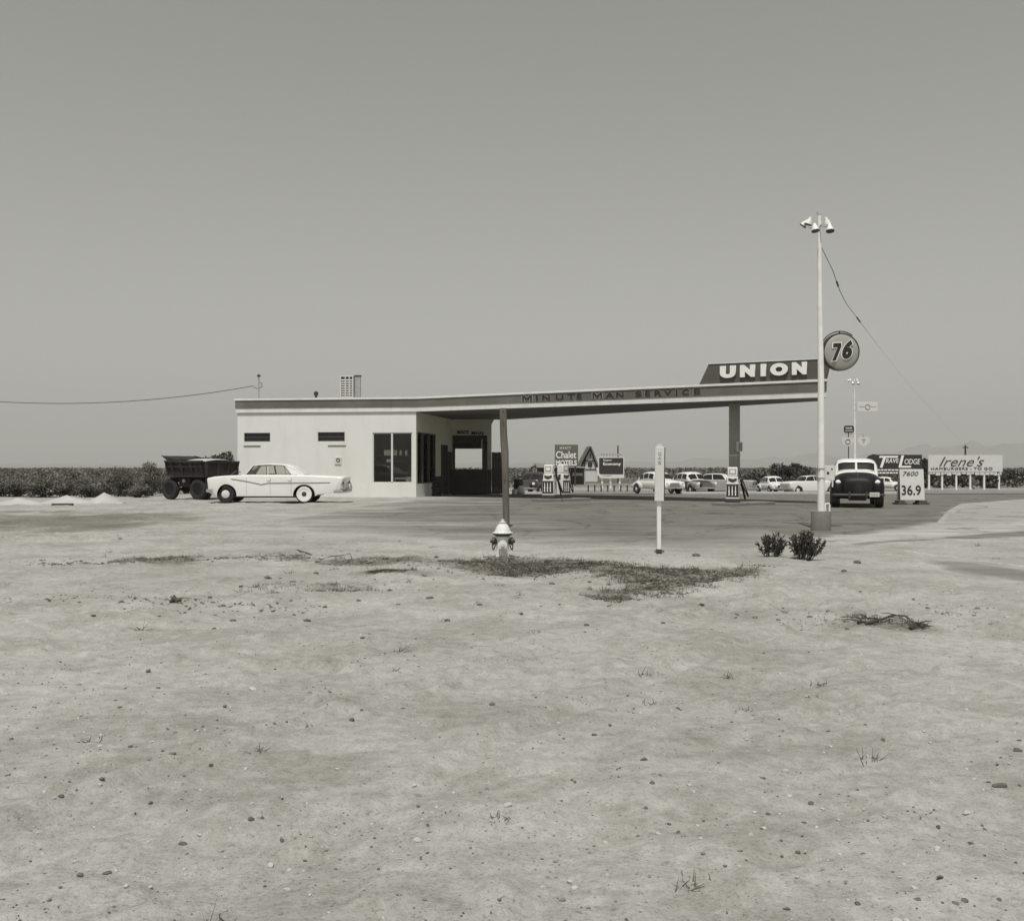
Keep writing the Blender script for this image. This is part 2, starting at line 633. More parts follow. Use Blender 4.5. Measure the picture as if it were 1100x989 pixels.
def sand_height(X_, Y_):
    ap = polydist(X_, Y_, APRON)
    amp = smooth01(0.3, 2.5, -ap) * smooth01(58, 44, Y_) * smooth01(0.2, 1.4, -polydist(X_, Y_, STREETZONE))
    h = (fbm(X_ * 0.55, Y_ * 0.55, 4, 3) - 0.5) * (0.07 + 0.05 * smooth01(8, 14, Y_)) + (fbm(X_ * 3.1, Y_ * 3.1, 3, 9) - 0.5) * 0.045
    # tyre and foot scuffs: shallow ruts running roughly across the view
    rut = np.exp(-((Y_ - 13.4 - 0.22 * X_ + 0.5 * fbm(X_ * 0.4, Y_ * 0, 2, 5)) / 0.16) ** 2) + \
        np.exp(-((Y_ - 11.9 - 0.22 * X_ + 0.5 * fbm(X_ * 0.4, Y_ * 0, 2, 5)) / 0.16) ** 2)
    h = h - 0.035 * rut * (X_ < 4)
    # crusted plates, clods and old tyre tracks with pressed-up shoulders
    h = h + 0.022 * smooth01(0.50, 0.56, fbm(X_ * 0.75, Y_ * 0.75, 4, 13)) + 0.03 * smooth01(0.62, 0.72, fbm(X_ * 5.0, Y_ * 5.0, 2, 17)) * smooth01(0.45, 0.6, fbm(X_ * 0.5, Y_ * 0.5, 2, 19))
    for (ox, sl, cu, lim) in ((-1.2, 0.55, 0.035, 60), (0.2, 0.55, 0.035, 60), (5.6, -0.32, -0.02, 60), (7.1, -0.32, -0.02, 60)):
        c = ox + sl * (Y_ - 6) + cu * (Y_ - 6) ** 2 + 0.15 * (fbm(Y_ * 0.5, Y_ * 0, 2, 23) - 0.5)
        t = (X_ - c) / np.sqrt(1 + (sl + 2 * cu * (Y_ - 6)) ** 2)
        fade = smooth01(0.35, 0.6, fbm(X_ * 0.35, Y_ * 0.35, 2, 27)) * (Y_ < 19)
        h = h + fade * (-0.03 * np.exp(-(t / 0.1) ** 4) + 0.016 * np.exp(-((np.abs(t) - 0.16) / 0.045) ** 2))
    # footprints
    for k, (fx, fy) in enumerate(FEET):
        ca, sa = math.cos(0.5), math.sin(0.5)
        u, v = (X_ - fx) * ca + (Y_ - fy) * sa, -(X_ - fx) * sa + (Y_ - fy) * ca
        h = h - 0.022 * np.exp(-((u / 0.15) ** 4 + (v / 0.06) ** 4))
    return h * amp + gzv(Y_)


def axis_steps(lo, hi, fine, outer):
    a = list(np.arange(lo, hi + 1e-6, fine))
    s, v = fine, hi
    while v < outer:
        s *= 1.25
        v += s
        a.append(v)
    s, v = fine, lo
    b = []
    while v > -outer:
        s *= 1.25
        v -= s
        b.append(v)
    return np.array(b[::-1] + a)


ys = [-300, -120, -50, -20, -8, -3, -1, 0.5]
ys += list(np.arange(1.2, 2.6, 0.085)) + list(np.arange(2.6, 11, 0.04)) + list(np.arange(11, 26, 0.085)) + list(np.arange(26, 54, 0.3)) + list(np.arange(54, 112, 0.8))
s_, v_ = 0.8, 112.0
while v_ < 14000:
    s_ *= 1.22
    v_ += s_
    ys.append(v_)
ground, gco = sheet('desert_ground', axis_steps(-17, 17, 0.06, 14000), np.array(ys), sand_height)
tag(ground, kind='structure')
gx, gy = gco[:, 0], gco[:, 1]
wob = (fbm(gx * 0.8, gy * 0.8, 4, 21) - 0.5)
d_dirt = polydist(gx, gy, DIRT) + wob * 5
vattr(ground, 'dirt', smooth01(-1.0, 1.6, d_dirt))
wd = np.full(gx.shape, -9.0)
near = (np.abs(gx) < 20) & (gy > 5) & (gy < 30)
for q in WEEDS:
    wd[near] = np.maximum(wd[near], polydist(gx[near], gy[near], q) + wob[near] * 1.3)
vattr(ground, 'brush', smooth01(112, 150, gy))
vattr(ground, 'litter', smooth01(-0.25, 0.25, wd))


def sand_nodes(nt, vec):
    """colour and bump of the pale desert sand"""
    def noise(scale, det, ro=0.6):
        n = nt.nodes.new('ShaderNodeTexNoise')
        n.inputs['Scale'].default_value = scale
        n.inputs['Detail'].default_value = det
        n.inputs['Roughness'].default_value = ro
        nt.links.new(vec, n.inputs['Vector'])
        return n.outputs['Fac']

    def ramp(src, p0, c0, p1, c1):
        r = nt.nodes.new('ShaderNodeValToRGB')
        r.color_ramp.elements[0].position, r.color_ramp.elements[1].position = p0, p1
        r.color_ramp.elements[0].color = c0 + (1,)
        r.color_ramp.elements[1].color = c1 + (1,)
        nt.links.new(src, r.inputs['Fac'])
        return r.outputs['Color']

    def mix(a, b, f, mode='MIX'):
        m = nt.nodes.new('ShaderNodeMixRGB')
        m.blend_type = mode
        if isinstance(f, float):
            m.inputs['Fac'].default_value = f
        else:
            nt.links.new(f, m.inputs['Fac'])
        for k, v in (('Color1', a), ('Color2', b)):
            if isinstance(v, tuple):
                m.inputs[k].default_value = v + (1,)
            else:
                nt.links.new(v, m.inputs[k])
        return m.outputs['Color']
    base = ramp(noise(0.35, 6), 0.35, (0.345, 0.34, 0.318), 0.65, (0.43, 0.425, 0.402))
    crust = ramp(noise(0.9, 8, 0.72), 0.42, (0.80, 0.79, 0.77), 0.54, (1.04, 1.04, 1.04))
    base = mix(base, crust, 0.75, 'MULTIPLY')
    fine = ramp(noise(9.0, 8, 0.75), 0.32, (0.72, 0.71, 0.69), 0.62, (1.06, 1.06, 1.06))
    c = mix(base, fine, 1.0, 'MULTIPLY')
    grit = ramp(noise(55.0, 5, 0.85), 0.34, (0.5, 0.48, 0.45), 0.48, (1, 1, 1))
    c = mix(c, grit, 0.9, 'MULTIPLY')
    salt = ramp(noise(90.0, 3, 0.8), 0.60, (1, 1, 1), 0.72, (1.25, 1.25, 1.25))
    c = mix(c, salt, 0.7, 'MULTIPLY')
    # scattered clods a little darker than the sand
    vo = nt.nodes.new('ShaderNodeTexVoronoi')
    vo.inputs['Scale'].default_value = 3.2
    vo.inputs['Randomness'].default_value = 1.0
    nt.links.new(vec, vo.inputs['Vector'])
    cl = ramp(vo.outputs['Distance'], 0.035, (0.55, 0.53, 0.5), 0.075, (1, 1, 1))
    c = mix(c, cl, 0.55, 'MULTIPLY')
    return c, mix, ramp, noise


def sand_bump(nt, noise, b, strength=0.6):
    prev = None
    for sc, st, dist in ((4.0, strength * 0.6, 0.05), (26.0, strength, 0.022), (110.0, strength * 1.1, 0.008)):
        bp = nt.nodes.new('ShaderNodeBump')
        bp.inputs['Strength'].default_value = st
        bp.inputs['Distance'].default_value = dist
        nt.links.new(noise(sc, 5, 0.65), bp.inputs['Height'])
        if prev is not None:
            nt.links.new(prev, bp.inputs['Normal'])
        prev = bp.outputs['Normal']
    nt.links.new(prev, b.inputs['Normal'])


def ground_material():
    m = bpy.data.materials.new('desert_sand')
    m.use_nodes = True
    nt = m.node_tree
    b = nt.nodes['Principled BSDF']
    b.inputs['Roughness'].default_value = 0.97
    b.inputs['Specular IOR Level'].default_value = 0.1
    tc = nt.nodes.new('ShaderNodeTexCoord')
    c, mix, ramp, noise = sand_nodes(nt, tc.outputs['Object'])
    a1 = nt.nodes.new('ShaderNodeAttribute')
    a1.attribute_name = 'dirt'
    a2 = nt.nodes.new('ShaderNodeAttribute')
    a2.attribute_name = 'litter'
    dirtc = mix(c, (0.56, 0.55, 0.52), 1.0, 'MULTIPLY')
    c = mix(c, dirtc, a1.outputs['Fac'])
    lit = ramp(noise(14.0, 6, 0.7), 0.35, (0.055, 0.05, 0.04), 0.68, (0.30, 0.28, 0.24))
    c = mix(c, lit, a2.outputs['Fac'])
    a3 = nt.nodes.new('ShaderNodeAttribute')
    a3.attribute_name = 'brush'
    br = ramp(noise(0.08, 8, 0.7), 0.35, (0.09, 0.088, 0.07), 0.65, (0.17, 0.165, 0.14))
    c = mix(c, br, a3.outputs['Fac'])
    nt.links.new(c, b.inputs['Base Color'])
    sand_bump(nt, noise, b)
    return m


ground.data.materials.append(ground_material())

apron, aco = sheet('asphalt_forecourt', np.arange(-14, 35, 0.2), np.concatenate([np.arange(16.5, 54, 0.2), np.arange(54, 64, 0.8)]),
                   lambda a, b: gzv(b) + 0.006 - 0.045 * smooth01(0.1, -0.4, polydist(a, b, APRON)), lambda a, b: polydist(a, b, APRON) > -0.5)
tag(apron, kind='structure')
ax_, ay_ = aco[:, 0], aco[:, 1]
ad = polydist(ax_, ay_, APRON) + (fbm(ax_ * 0.9, ay_ * 0.9, 4, 33) - 0.5) * 1.6
nearedge = smooth01(24, 30, ay_) * smooth01(4, 9, ax_)           # the edge along the kerb is crisp
dust = 1 - smooth01(-0.2, 1.0, ad + nearedge * 0.7)
dust = np.maximum(dust, np.where((ax_ < 6), (1 - smooth01(0.0, 5.0, ad)) * fbm(ax_ * 0.5, ay_ * 1.5, 4, 41) * 1.0, 0))
dust = np.maximum(dust, 0.75 * smooth01(0.5, 0.75, fbm(ax_ * 0.25, ay_ * 0.8, 4, 51)) * smooth01(6, -6, ax_))
vattr(apron, 'dust', np.clip(dust, 0, 1))


def apron_material(name='dusty_asphalt', lo=(0.14, 0.136, 0.119), hi=(0.205, 0.2, 0.178)):
    m = bpy.data.materials.new(name)
    m.use_nodes = True
    nt = m.node_tree
    b = nt.nodes['Principled BSDF']
    b.inputs['Roughness'].default_value = 0.92
    b.inputs['Specular IOR Level'].default_value = 0.2
    tc = nt.nodes.new('ShaderNodeTexCoord')
    c, mix, ramp, noise = sand_nodes(nt, tc.outputs['Object'])
    asp = ramp(noise(0.6, 8, 0.65), 0.3, lo, 0.7, hi)
    asp = mix(asp, ramp(noise(40.0, 4, 0.8), 0.3, (0.7, 0.7, 0.68), 0.6, (1.1, 1.1, 1.1)), 0.7, 'MULTIPLY')
    # streaks of oil and tyre rubber along the drive
    mp = nt.nodes.new('ShaderNodeMapping')
    mp.inputs['Rotation'].default_value = (0, 0, R(25))
    mp.inputs['Scale'].default_value = (0.12, 1.1, 1)
    nt.links.new(tc.outputs['Object'], mp.inputs['Vector'])
    ns = nt.nodes.new('ShaderNodeTexNoise')
    ns.inputs['Scale'].default_value = 1.6
    ns.inputs['Detail'].default_value = 7
    nt.links.new(mp.outputs['Vector'], ns.inputs['Vector'])
    asp = mix(asp, ramp(ns.outputs['Fac'], 0.36, (0.74, 0.73, 0.71), 0.58, (1.03, 1.03, 1.03)), 0.9, 'MULTIPLY')
    # cracks, patched joints and oil drips
    vc = nt.nodes.new('ShaderNodeTexVoronoi')
    vc.feature = 'DISTANCE_TO_EDGE'
    vc.inputs['Scale'].default_value = 0.32
    wv_ = nt.nodes.new('ShaderNodeVectorMath')
    wv_.operation = 'ADD'
    nw = nt.nodes.new('ShaderNodeTexNoise')
    nw.inputs['Scale'].default_value = 1.4
    nw.inputs['Detail'].default_value = 6
    nt.links.new(tc.outputs['Object'], nw.inputs['Vector'])
    nt.links.new(tc.outputs['Object'], wv_.inputs[0])
    nt.links.new(nw.outputs['Color'], wv_.inputs[1])
    nt.links.new(wv_.outputs[0], vc.inputs['Vector'])
    asp = mix(asp, ramp(vc.outputs['Distance'], 0.006, (0.45, 0.44, 0.42), 0.022, (1, 1, 1)), 0.75, 'MULTIPLY')
    asp = mix(asp, ramp(noise(0.9, 3, 0.5), 0.62, (1, 1, 1), 0.70, (0.62, 0.61, 0.59)), 0.8, 'MULTIPLY')
    a = nt.nodes.new('ShaderNodeAttribute')
    a.attribute_name = 'dust'
    f = nt.nodes.new('ShaderNodeMath')
    f.operation = 'MULTIPLY_ADD'
    nt.links.new(a.outputs['Fac'], f.inputs[0])
    f.inputs[1].default_value = 1.35
    f2 = nt.nodes.new('ShaderNodeMath')
    f2.operation = 'MULTIPLY'
    nt.links.new(noise(5.0, 6, 0.7), f2.inputs[0])
    f2.inputs[1].default_value = -0.3
    nt.links.new(f2.outputs[0], f.inputs[2])
    f.use_clamp = True
    c = mix(asp, c, f.outputs[0])
    nt.links.new(c, b.inputs['Base Color'])
    sand_bump(nt, noise, b, 0.35)
    return m


apron.data.materials.append(apron_material())


def flat_sheet(name, pts, m, z=0.01, th=None):
    mb = MB()
    if th:
        mb.prism([(p[0], p[1], z - th) for p in pts], (0, 0, th))
    else:
        mb.poly([(p[0], p[1], z) for p in pts])
    return tag(mb.build(name, m), kind='structure')


# pale gravel margin, gutter and street: dusty sheets whose edges sink into the sand
def dusty_sheet(name, pts, lo, hi, z, edge=0.35, cell=0.12):
    P = [(p.x, p.y) for p in pts]
    x0, x1 = min(p[0] for p in P) - 0.3, max(p[0] for p in P) + 0.3
    y0, y1 = min(p[1] for p in P) - 0.3, max(p[1] for p in P) + 0.3
    o, co = sheet(name, np.arange(x0, x1, cell), np.arange(y0, y1, cell), lambda a, b: z - 0.05 * smooth01(0.16, -0.06, polydist(a, b, P)), lambda a, b: polydist(a, b, P) > -0.12)
    d = polydist(co[:, 0], co[:, 1], P) + (fbm(co[:, 0] * 1.1, co[:, 1] * 1.1, 4, 91) - 0.5) * edge * 1.6
    vattr(o, 'dust', 1 - smooth01(0.0, edge, d))
    o.data.materials.append(apron_material(name + '_surface', lo, hi))
    return tag(o, kind='structure')


dusty_sheet('gravel_margin', [G(867, 584), G(878, 578), G(930, 573.5), G(1000, 568.2), G(1036, 566), G(1130, 559), G(1130, 567.5), G(1036, 574), G(960, 579), G(905, 583.5)], (0.36, 0.355, 0.335), (0.44, 0.435, 0.41), 0.016, 0.25)
dusty_sheet('gutter', [G(900, 584.2), G(960, 579.3), G(1036, 574.3), G(1130, 567.8), G(1130, 575.5), G(1036, 581), G(960, 584), G(920, 586.5)], (0.17, 0.167, 0.15), (0.22, 0.217, 0.198), 0.012, 0.5)
dusty_sheet('street', [G(948, 590), G(1036, 601.3), G(1160, 618), G(1160, 640), G(1036, 618.5), G(975, 605), G(935, 593)], (0.20, 0.197, 0.18), (0.25, 0.247, 0.226), 0.010, 0.9)
dusty_sheet('street_line', [G(950, 588.0), G(1036, 599.0), G(1160, 615), G(1160, 617.8), G(1036, 601.2), G(955, 590)], (0.42, 0.415, 0.39), (0.50, 0.495, 0.47), 0.020, 0.12, 0.06)
dusty_sheet('driveway', [G(1001, 567.8), G(1012, 556), G(1020, 548.2), G(1040, 543.5), G(1130, 541.5), G(1130, 558.8), G(1036, 565.8)], (0.31, 0.306, 0.285), (0.37, 0.365, 0.34), 0.012, 0.3, 0.15)

hw, hco = sheet('highway', np.arange(-60, 120, 2.0), np.concatenate([np.arange(66, 100, 0.8), np.arange(100, 113, 0.8)]), lambda a, b: gzv(b) + 0.03)
hw.data.materials.append(mat('highway_asphalt', 0.18, 0.92, 0.12, 0.4, dirt=0.3, dirt_scale=0.2, dirt_amt=0.5))
tag(hw, kind='structure')
# low pale kerb between forecourt and highway
mb = MB()
for x0, x1 in ((10.5, 24.0), (-6, 3.0)):
    n = 12
    for i in range(n):
        a, b = x0 + (x1 - x0) * i / n, x0 + (x1 - x0) * (i + 1) / n
        mb.box(a, b - 0.01, 63.2, 63.9, gz(63.5) - 0.1, gz(63.5) + 0.13)
tag(mb.build('roadside_kerb', M['concrete_light'], bevel=0.02), kind='structure')

# distant hills on the skyline
HP = [(-900, 9), (-300, 7), (0, 5), (150, 4), (300, 5), (450, 6), (560, 5), (640, 7), (700, 6), (760, 9), (830, 10), (880, 13), (920, 12), (960, 17), (985, 20),
      (1010, 24), (1036, 27), (1070, 25), (1110, 29), (1200, 34), (1400, 30), (2000, 20)]
hx = np.linspace(-900, 2000, 420)
hp = np.interp(hx, [p[0] for p in HP], [p[1] for p in HP])
hp = hp + (fbm(hx * 0.03, hx * 0, 4, 61) - 0.5) * 4 * np.clip(hp / 12, 0.3, 1.6)
D0, NR = 8000.0, 14
co, fa = [], []
for i in range(len(hx)):
    for j in range(NR):
        t = j / (NR - 1)
        d = D0 * (0.82 + 0.36 * t)
        prof = math.sin(PI * min(max(t, 0), 1)) ** 0.8
        rough = 0.65 + 0.7 * float(vnoise(hx[i] * 0.06, t * 6, 71))
        zz = max(hp[i], 1) * D0 / F * prof * (rough if j not in (NR // 2,) else 1.0)
        co.append(((hx[i] - CX) / F * d, d, zz - 8))
for i in range(len(hx) - 1):
    for j in range(NR - 1):
        a = i * NR + j
        fa.append((a, a + NR, a + NR + 1, a + 1))
me = bpy.data.meshes.new('desert_hills')
me.from_pydata(co, [], fa)
me.materials.append(M['hill'])
for p in me.polygons:
    p.use_smooth = True
hills = link(bpy.data.objects.new('desert_hills', me))
tag(hills, kind='structure')

# ================================================================== SERVICE STATION BUILDING
A = (-14.13, 52.7)
B = (-4.81, 51.4)
FF = (12.486, 41.0)
F2 = (12.95, 43.0)
GG = (-0.27, 59.6)
Cc = (-3.51, 59.4)
Dd = (-1.19, 59.4)
D2 = (-1.38, 68.0)
H = (-14.9, 68.0)
ZS, ZT, ZD, ZC = 4.30, 4.53, 4.92, 5.02
station = empty('service_station', (-6.0, 55.0, 0), 0,
                'white service station, flat roof and tapering canopy lettered MINUTE MAN SERVICE and UNION', 'gas station')


def vray(px, py, p0, p1):
    p, u, d = on_line(px, p0, p1)
    return u, CZ + (HY - py) / F * d


def hole(x0, x1, y0, y1, p0, p1):
    u0, za = vray(x0, y1, p0, p1)
    u1, zb = vray(x1, y0, p0, p1)
    return (u0, u1, za, zb)


small = [hole(262.2, 290.2, 464.8, 474.4, A, B), hole(341.4, 370.3, 464, 474, A, B)]
big = [hole(400.2, 419.8, 464.5, 518.6, A, B), hole(422.4, 442.8, 464.5, 519.2, A, B)]
mb = MB()
wall(mb, A, B, -0.3, ZS, 0.2, small + [(big[0][0], big[1][1], big[0][2], big[0][3])])
wall(mb, H, A, -0.3, ZS, 0.2)
wall(mb, D2, H, -0.5, ZS, 0.2, [((-1.98 + 1.38) * -1, (-3.77 + 1.38) * -1, 1.38, 2.74)])
mb.build('wall', M['stucco'], station, True)
# side of the office under the canopy: pale plinth below, tan wall with a shop window above
sw = (0.25, 4.3, 0.68, 3.3)
mb = MB()
wall(mb, B, Cc, -0.3, 0.66, 0.2)
mb.build('plinth', M['plinth'], station, True)
mb = MB()
wall(mb, B, Cc, 0.66, ZS, 0.19, [sw])
bay = hole(485.6, 523.5, 467.5, 529.8, Cc, Dd)
wall(mb, Cc, Dd, -0.3, ZS, 0.2, [(0.05, bay[1], -0.3, bay[3])])
wall(mb, Dd, D2, -0.5, ZS, 0.2)
mb.build('wall', M['tan_wall'], station, True)
# inner partitions make the rooms dark inside
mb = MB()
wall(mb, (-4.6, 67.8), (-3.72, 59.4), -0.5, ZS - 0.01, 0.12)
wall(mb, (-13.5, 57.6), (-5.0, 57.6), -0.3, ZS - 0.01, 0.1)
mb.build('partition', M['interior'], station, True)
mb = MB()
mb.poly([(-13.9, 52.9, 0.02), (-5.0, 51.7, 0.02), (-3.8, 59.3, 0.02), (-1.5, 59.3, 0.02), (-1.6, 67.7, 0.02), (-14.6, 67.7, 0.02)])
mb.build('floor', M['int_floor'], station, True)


def line_pt(p0, p1, u, off=0.0, z=0.0):
    p0 = Vector((p0[0], p0[1], 0))
    e = (Vector((p1[0], p1[1], 0)) - p0).normalized()
    n = Vector((e.y, -e.x, 0))
    return p0 + e * u + n * off + Vector((0, 0, z))


def slab_on(mb, p0, p1, u0, u1, z0, z1, o0, o1):
    """a box lying along the plan line, from offset o0 to o1 outside the wall face"""
    q = [line_pt(p0, p1, u0, o1, z0), line_pt(p0, p1, u1, o1, z0), line_pt(p0, p1, u1, o0, z0), line_pt(p0, p1, u0, o0, z0)]
    mb.hexa(q + [v + Vector((0, 0, z1 - z0)) for v in q])
    return mb


def window(p0, p1, h, fw=0.05, pm='pane', fm='window_frame', mull=(), bars=()):
    mb = MB()
    u0, u1, z0, z1 = h
    for a, b, c, d in ((u0, u0 + fw, z0, z1), (u1 - fw, u1, z0, z1), (u0 + fw, u1 - fw, z0, z0 + fw), (u0 + fw, u1 - fw, z1 - fw, z1)):
        slab_on(mb, p0, p1, a, b, c, d, -0.13, -0.04)
    for u in mull:
        slab_on(mb, p0, p1, u - fw * 0.9, u + fw * 0.9, z0 + fw, z1 - fw, -0.125, 0.012)
    for z in bars:
        slab_on(mb, p0, p1, u0 + fw, u1 - fw, z - 0.018, z + 0.018, -0.12, -0.06)
    w = mb.build('window', M[fm], station, True)
    mb = MB()
    slab_on(mb, p0, p1, u0 + fw, u1 - fw, z0 + fw, z1 - fw, -0.1, -0.092)
    mb.build('pane', M[pm], w, True)
    return w


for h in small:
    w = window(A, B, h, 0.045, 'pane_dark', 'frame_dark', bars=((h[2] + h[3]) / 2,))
window(A, B, (big[0][0], big[1][1], big[0][2], big[0][3]), 0.05, 'pane', 'window_frame', mull=((big[0][1] + big[1][0]) / 2,))
w = window(B, Cc, sw, 0.05, 'pane', 'frame_dark', mull=(1.4, 2.8))
for x0, x1, y in ((261.9, 279.9, 479), (352.3, 371.6, 478.6)):
    u0, z = vray(x0, y, A, B)
    u1, _ = vray(x1, y, A, B)
    mb = MB()
    slab_on(mb, A, B, u0, u1, z - 0.022, z + 0.022, 0.002, 0.03)
    mb.build('ledge', M['fascia'], station, True)
u0, z0 = vray(359.7, 498.5, A, B)
u1, z1 = vray(366.8, 490.8, A, B)
mb = MB()
slab_on(mb, A, B, u0, u1, z0, z1, 0.002, 0.05)
pl = mb.build('wall_plate', M['sign_white'], station, True, bevel=0.008)
mb = MB()
um, zm = (u0 + u1) / 2 + 0.02, (z0 + z1) / 2 + 0.03
e_ab = Vector((B[0] - A[0], B[1] - A[1], 0)).normalized()
ring = []
for k in range(17):
    a = 2 * PI * k / 16
    ring.append(line_pt(A, B, um + 0.085 * math.cos(a), 0.058, zm + 0.085 * math.sin(a)))
mb.tube(ring, 0.022, 6)
mb.build('ring_mark', M['dark_metal'], pl, True)
# dark doors on the side wall and in the bay
for x0, x1, y0 in ((473.6, 479.6, 478), (480.2, 484.6, 485)):
    u0, _ = vray(x0, 500, B, Cc)
    u1, _ = vray(x1, 500, B, Cc)
    zt = Z(y0, 58.0)
    mb = MB()
    slab_on(mb, B, Cc, u0, u1, 0.03, zt, 0.005, 0.06)
    dr = mb.build('door', M['dark_wood'], station, True, bevel=0.01)
    mb = MB()
    mb.tube([line_pt(B, Cc, u0 + 0.15, 0.062, 1.05), line_pt(B, Cc, u0 + 0.15, 0.12, 1.05)], 0.03, 8)
    mb.build('handle', M['galv'], dr, True)
# roller door half raised in the bay opening + track seen light at its right
mb = MB()
slab_on(mb, Cc, Dd, 0.06, bay[1] - 0.03, 2.95, bay[3] + 0.02, -0.17, -0.11)
mb.build('bay_door', M['dark_wood'], station, True)
mb = MB()
mb.tube([W(518.2, 471.5, 59.5), W(517.2, 476, 59.5), W(518.0, 482, 59.5)], 0.035, 6)
mb.build('door_track', M['white_trim'], station, True)
mb = MB()
mb.box(-4.3, -1.6, 66.2, 67.0, -0.4, 1.1)
mb.build('workbench', M['interior'], station, True)


# ---- roof: stacked bands with the canopy as one tapering wing
def offset_poly(pts, o):
    n = len(pts)
    out = []
    for i in range(n):
        p, a, b = Vector(pts[i]), Vector(pts[i - 1]), Vector(pts[(i + 1) % n])
        e1, e2 = (p - a).normalized(), (b - p).normalized()
        n1, n2 = Vector((e1.y, -e1.x)), Vector((e2.y, -e2.x))
        m = (n1 + n2)
        m = m / max(m.dot(n1), 0.3)
        out.append(p + m * o)
    return out


ROOF = [A, B, FF, F2, GG, (-1.12, 59.9), (-1.45, 68.1), (-15.0, 68.1)]


def band(name, z0, z1, o, m, bevel=0.0):
    mb = MB()
    P = offset_poly(ROOF, o)
    mb.prism([(p.x, p.y, z0) for p in P], (0, 0, z1 - z0))
    return mb.build(name, m, station, True, bevel=bevel)


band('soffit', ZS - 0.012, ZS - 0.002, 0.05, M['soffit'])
band('trim', ZS, ZT, 0.075, M['white_trim'])
fas = band('fascia', ZT + 0.002, ZD, 0.10, M['fascia'])
band('coping', ZD + 0.002, ZC, 0.14, M['white_trim'], 0.012)
band('roof', ZC + 0.002, ZC + 0.03, 0.0, M['roofing'])
# overlapping sheets of the fascia: slim cover strips
mb = MB()
for px in (420, 502):
    pa, pb = (A, B) if px < 447 else (B, FF)
    u, _ = vray(px, 430, pa, pb)
    slab_on(mb, pa, pb, u, u + 0.05, ZT + 0.01, ZD - 0.005, 0.101, 0.112)
for px in (655, 757):
    u, _ = vray(px, 430, B, FF)
    slab_on(mb, B, FF, u, u + 0.03, ZT + 0.01, ZD - 0.005, 0.101, 0.108)
mb.build('cover_strip', M['fascia'], fas, True)

eC = Vector((FF[0] - B[0], FF[1] - B[1], 0)).normalized()
nC = Vector((eC.y, -eC.x, 0))
UP = Vector((0, 0, 1))


def canopy_text(s, x0, x1, z0, z1, off, ext, m, name, parent, bold=0.0, space=1.0, du=0.0, dz=0.0, grow=0.0):
    u0, _ = vray(x0, 420, B, FF)
    u1, _ = vray(x1, 420, B, FF)
    o = line_pt(B, FF, u0 + du - grow, off, z0 + dz - grow)
    return text(s, name, m, parent, o, eC, UP, u1 - u0 + 2 * grow, z1 - z0 + 2 * grow, ext, 0, bold, space)


M['letter_edge'] = mat('pale_letter_edge', 0.27, 0.5, 0.05, 4.0)
for word in ((('M', 562.4, 572.6), ('I', 577.0, 579.6), ('N', 583.6, 592.2), ('U', 598.0, 606.8), ('T', 610.6, 619.0), ('E', 620.6, 626.4)),
             (('M', 637.8, 648.0), ('A', 651.6, 660.8), ('N', 663.0, 671.2)),
             (('S', 683.6, 690.6), ('E', 694.0, 699.6), ('R', 704.0, 712.0), ('V', 714.6, 722.6), ('I', 726.8, 729.0), ('C', 733.6, 741.2), ('E', 746.4, 753.4))):
    for s, x0, x1 in word:
        if s == 'M':
            for x0_, x1_, gr, of, m_, nm in ((x0, x1, 0.024, 0.107, 'letter_edge', 'letter_edge'), (x0, x1, 0.0, 0.118, 'letter_black', 'letter')):
                ua, _ = vray(x0_, 420, B, FF)
                ub, _ = vray(x1_, 420, B, FF)
                g_ = gr / 0.26
                MG = ((-g_, -g_), (-g_, 1 + g_), (0.2 + g_, 1 + g_), (0.5, 0.52 + g_), (0.8 - g_, 1 + g_), (1 + g_, 1 + g_), (1 + g_, -g_), (0.83 - g_, -g_), (0.83 - g_, 0.66), (0.58, 0.22 - g_), (0.42, 0.22 - g_), (0.17 + g_, 0.66), (0.17 + g_, -g_))
                mb = MB()
                mb.prism([line_pt(B, FF, ua + (ub - ua) * a, of + 0.005, 4.605 + 0.26 * b) for a, b in MG], -nC * 0.009)
                mb.build(nm, M[m_], fas, True)
            continue
        le = canopy_text(s, x0, x1, 4.605, 4.865, 0.107, 0.004, M['letter_edge'], 'letter_edge', fas, 0.03, grow=0.018)
        canopy_text(s, x0, x1, 4.605, 4.865, 0.118, 0.005, M['letter_black'], 'letter', fas, 0.02 if s != 'I' else 0.0)

# UNION parapet standing on the canopy
uA, _ = vray(751.5, 410, B, FF)
uB, _ = vray(761.5, 391.5, B, FF)
uC, _ = vray(892.5, 388, B, FF)
uD, _ = vray(887.5, 408, B, FF)
mb = MB()
q = [line_pt(B, FF, u, 0.06, z) for u, z in ((uA, ZC + 0.004), (uD, ZC + 0.004), (uC, 5.83), (uB, 5.87))]
mb.prism(q, -nC * 0.22)
par = mb.build('sign_parapet', M['sign_board'], station, True, bevel=0.012)
mb = MB()
q = [line_pt(B, FF, u, 0.09, z) for u, z in ((uB - 0.02, 5.872), (uC + 0.02, 5.832), (uC + 0.03, 5.862), (uB - 0.02, 5.902))]
mb.prism(q, -nC * 0.28)
mb.build('coping', M['white_trim'], par, True)
for s, x0, x1 in (('U', 774.9, 791.6), ('N', 796.4, 812.3), ('I', 818.5, 824.1), ('O', 828.7, 847.6), ('N', 852.0, 867.8)):
    canopy_text(s, x0, x1, 5.245, 5.755, 0.15, 0.04, M['letter_white'], 'letter', par, 0.085 if s != 'I' else 0.03)
mb = MB()
for px in (782, 800, 822, 840, 862):
    u, _ = vray(px, 400, B, FF)
    mb.tube([line_pt(B, FF, u, 0.06, 5.5), line_pt(B, FF, u, 0.125, 5.5)], 0.02, 6)
mb.build('letter_pin', M['dark_metal'], par, True)

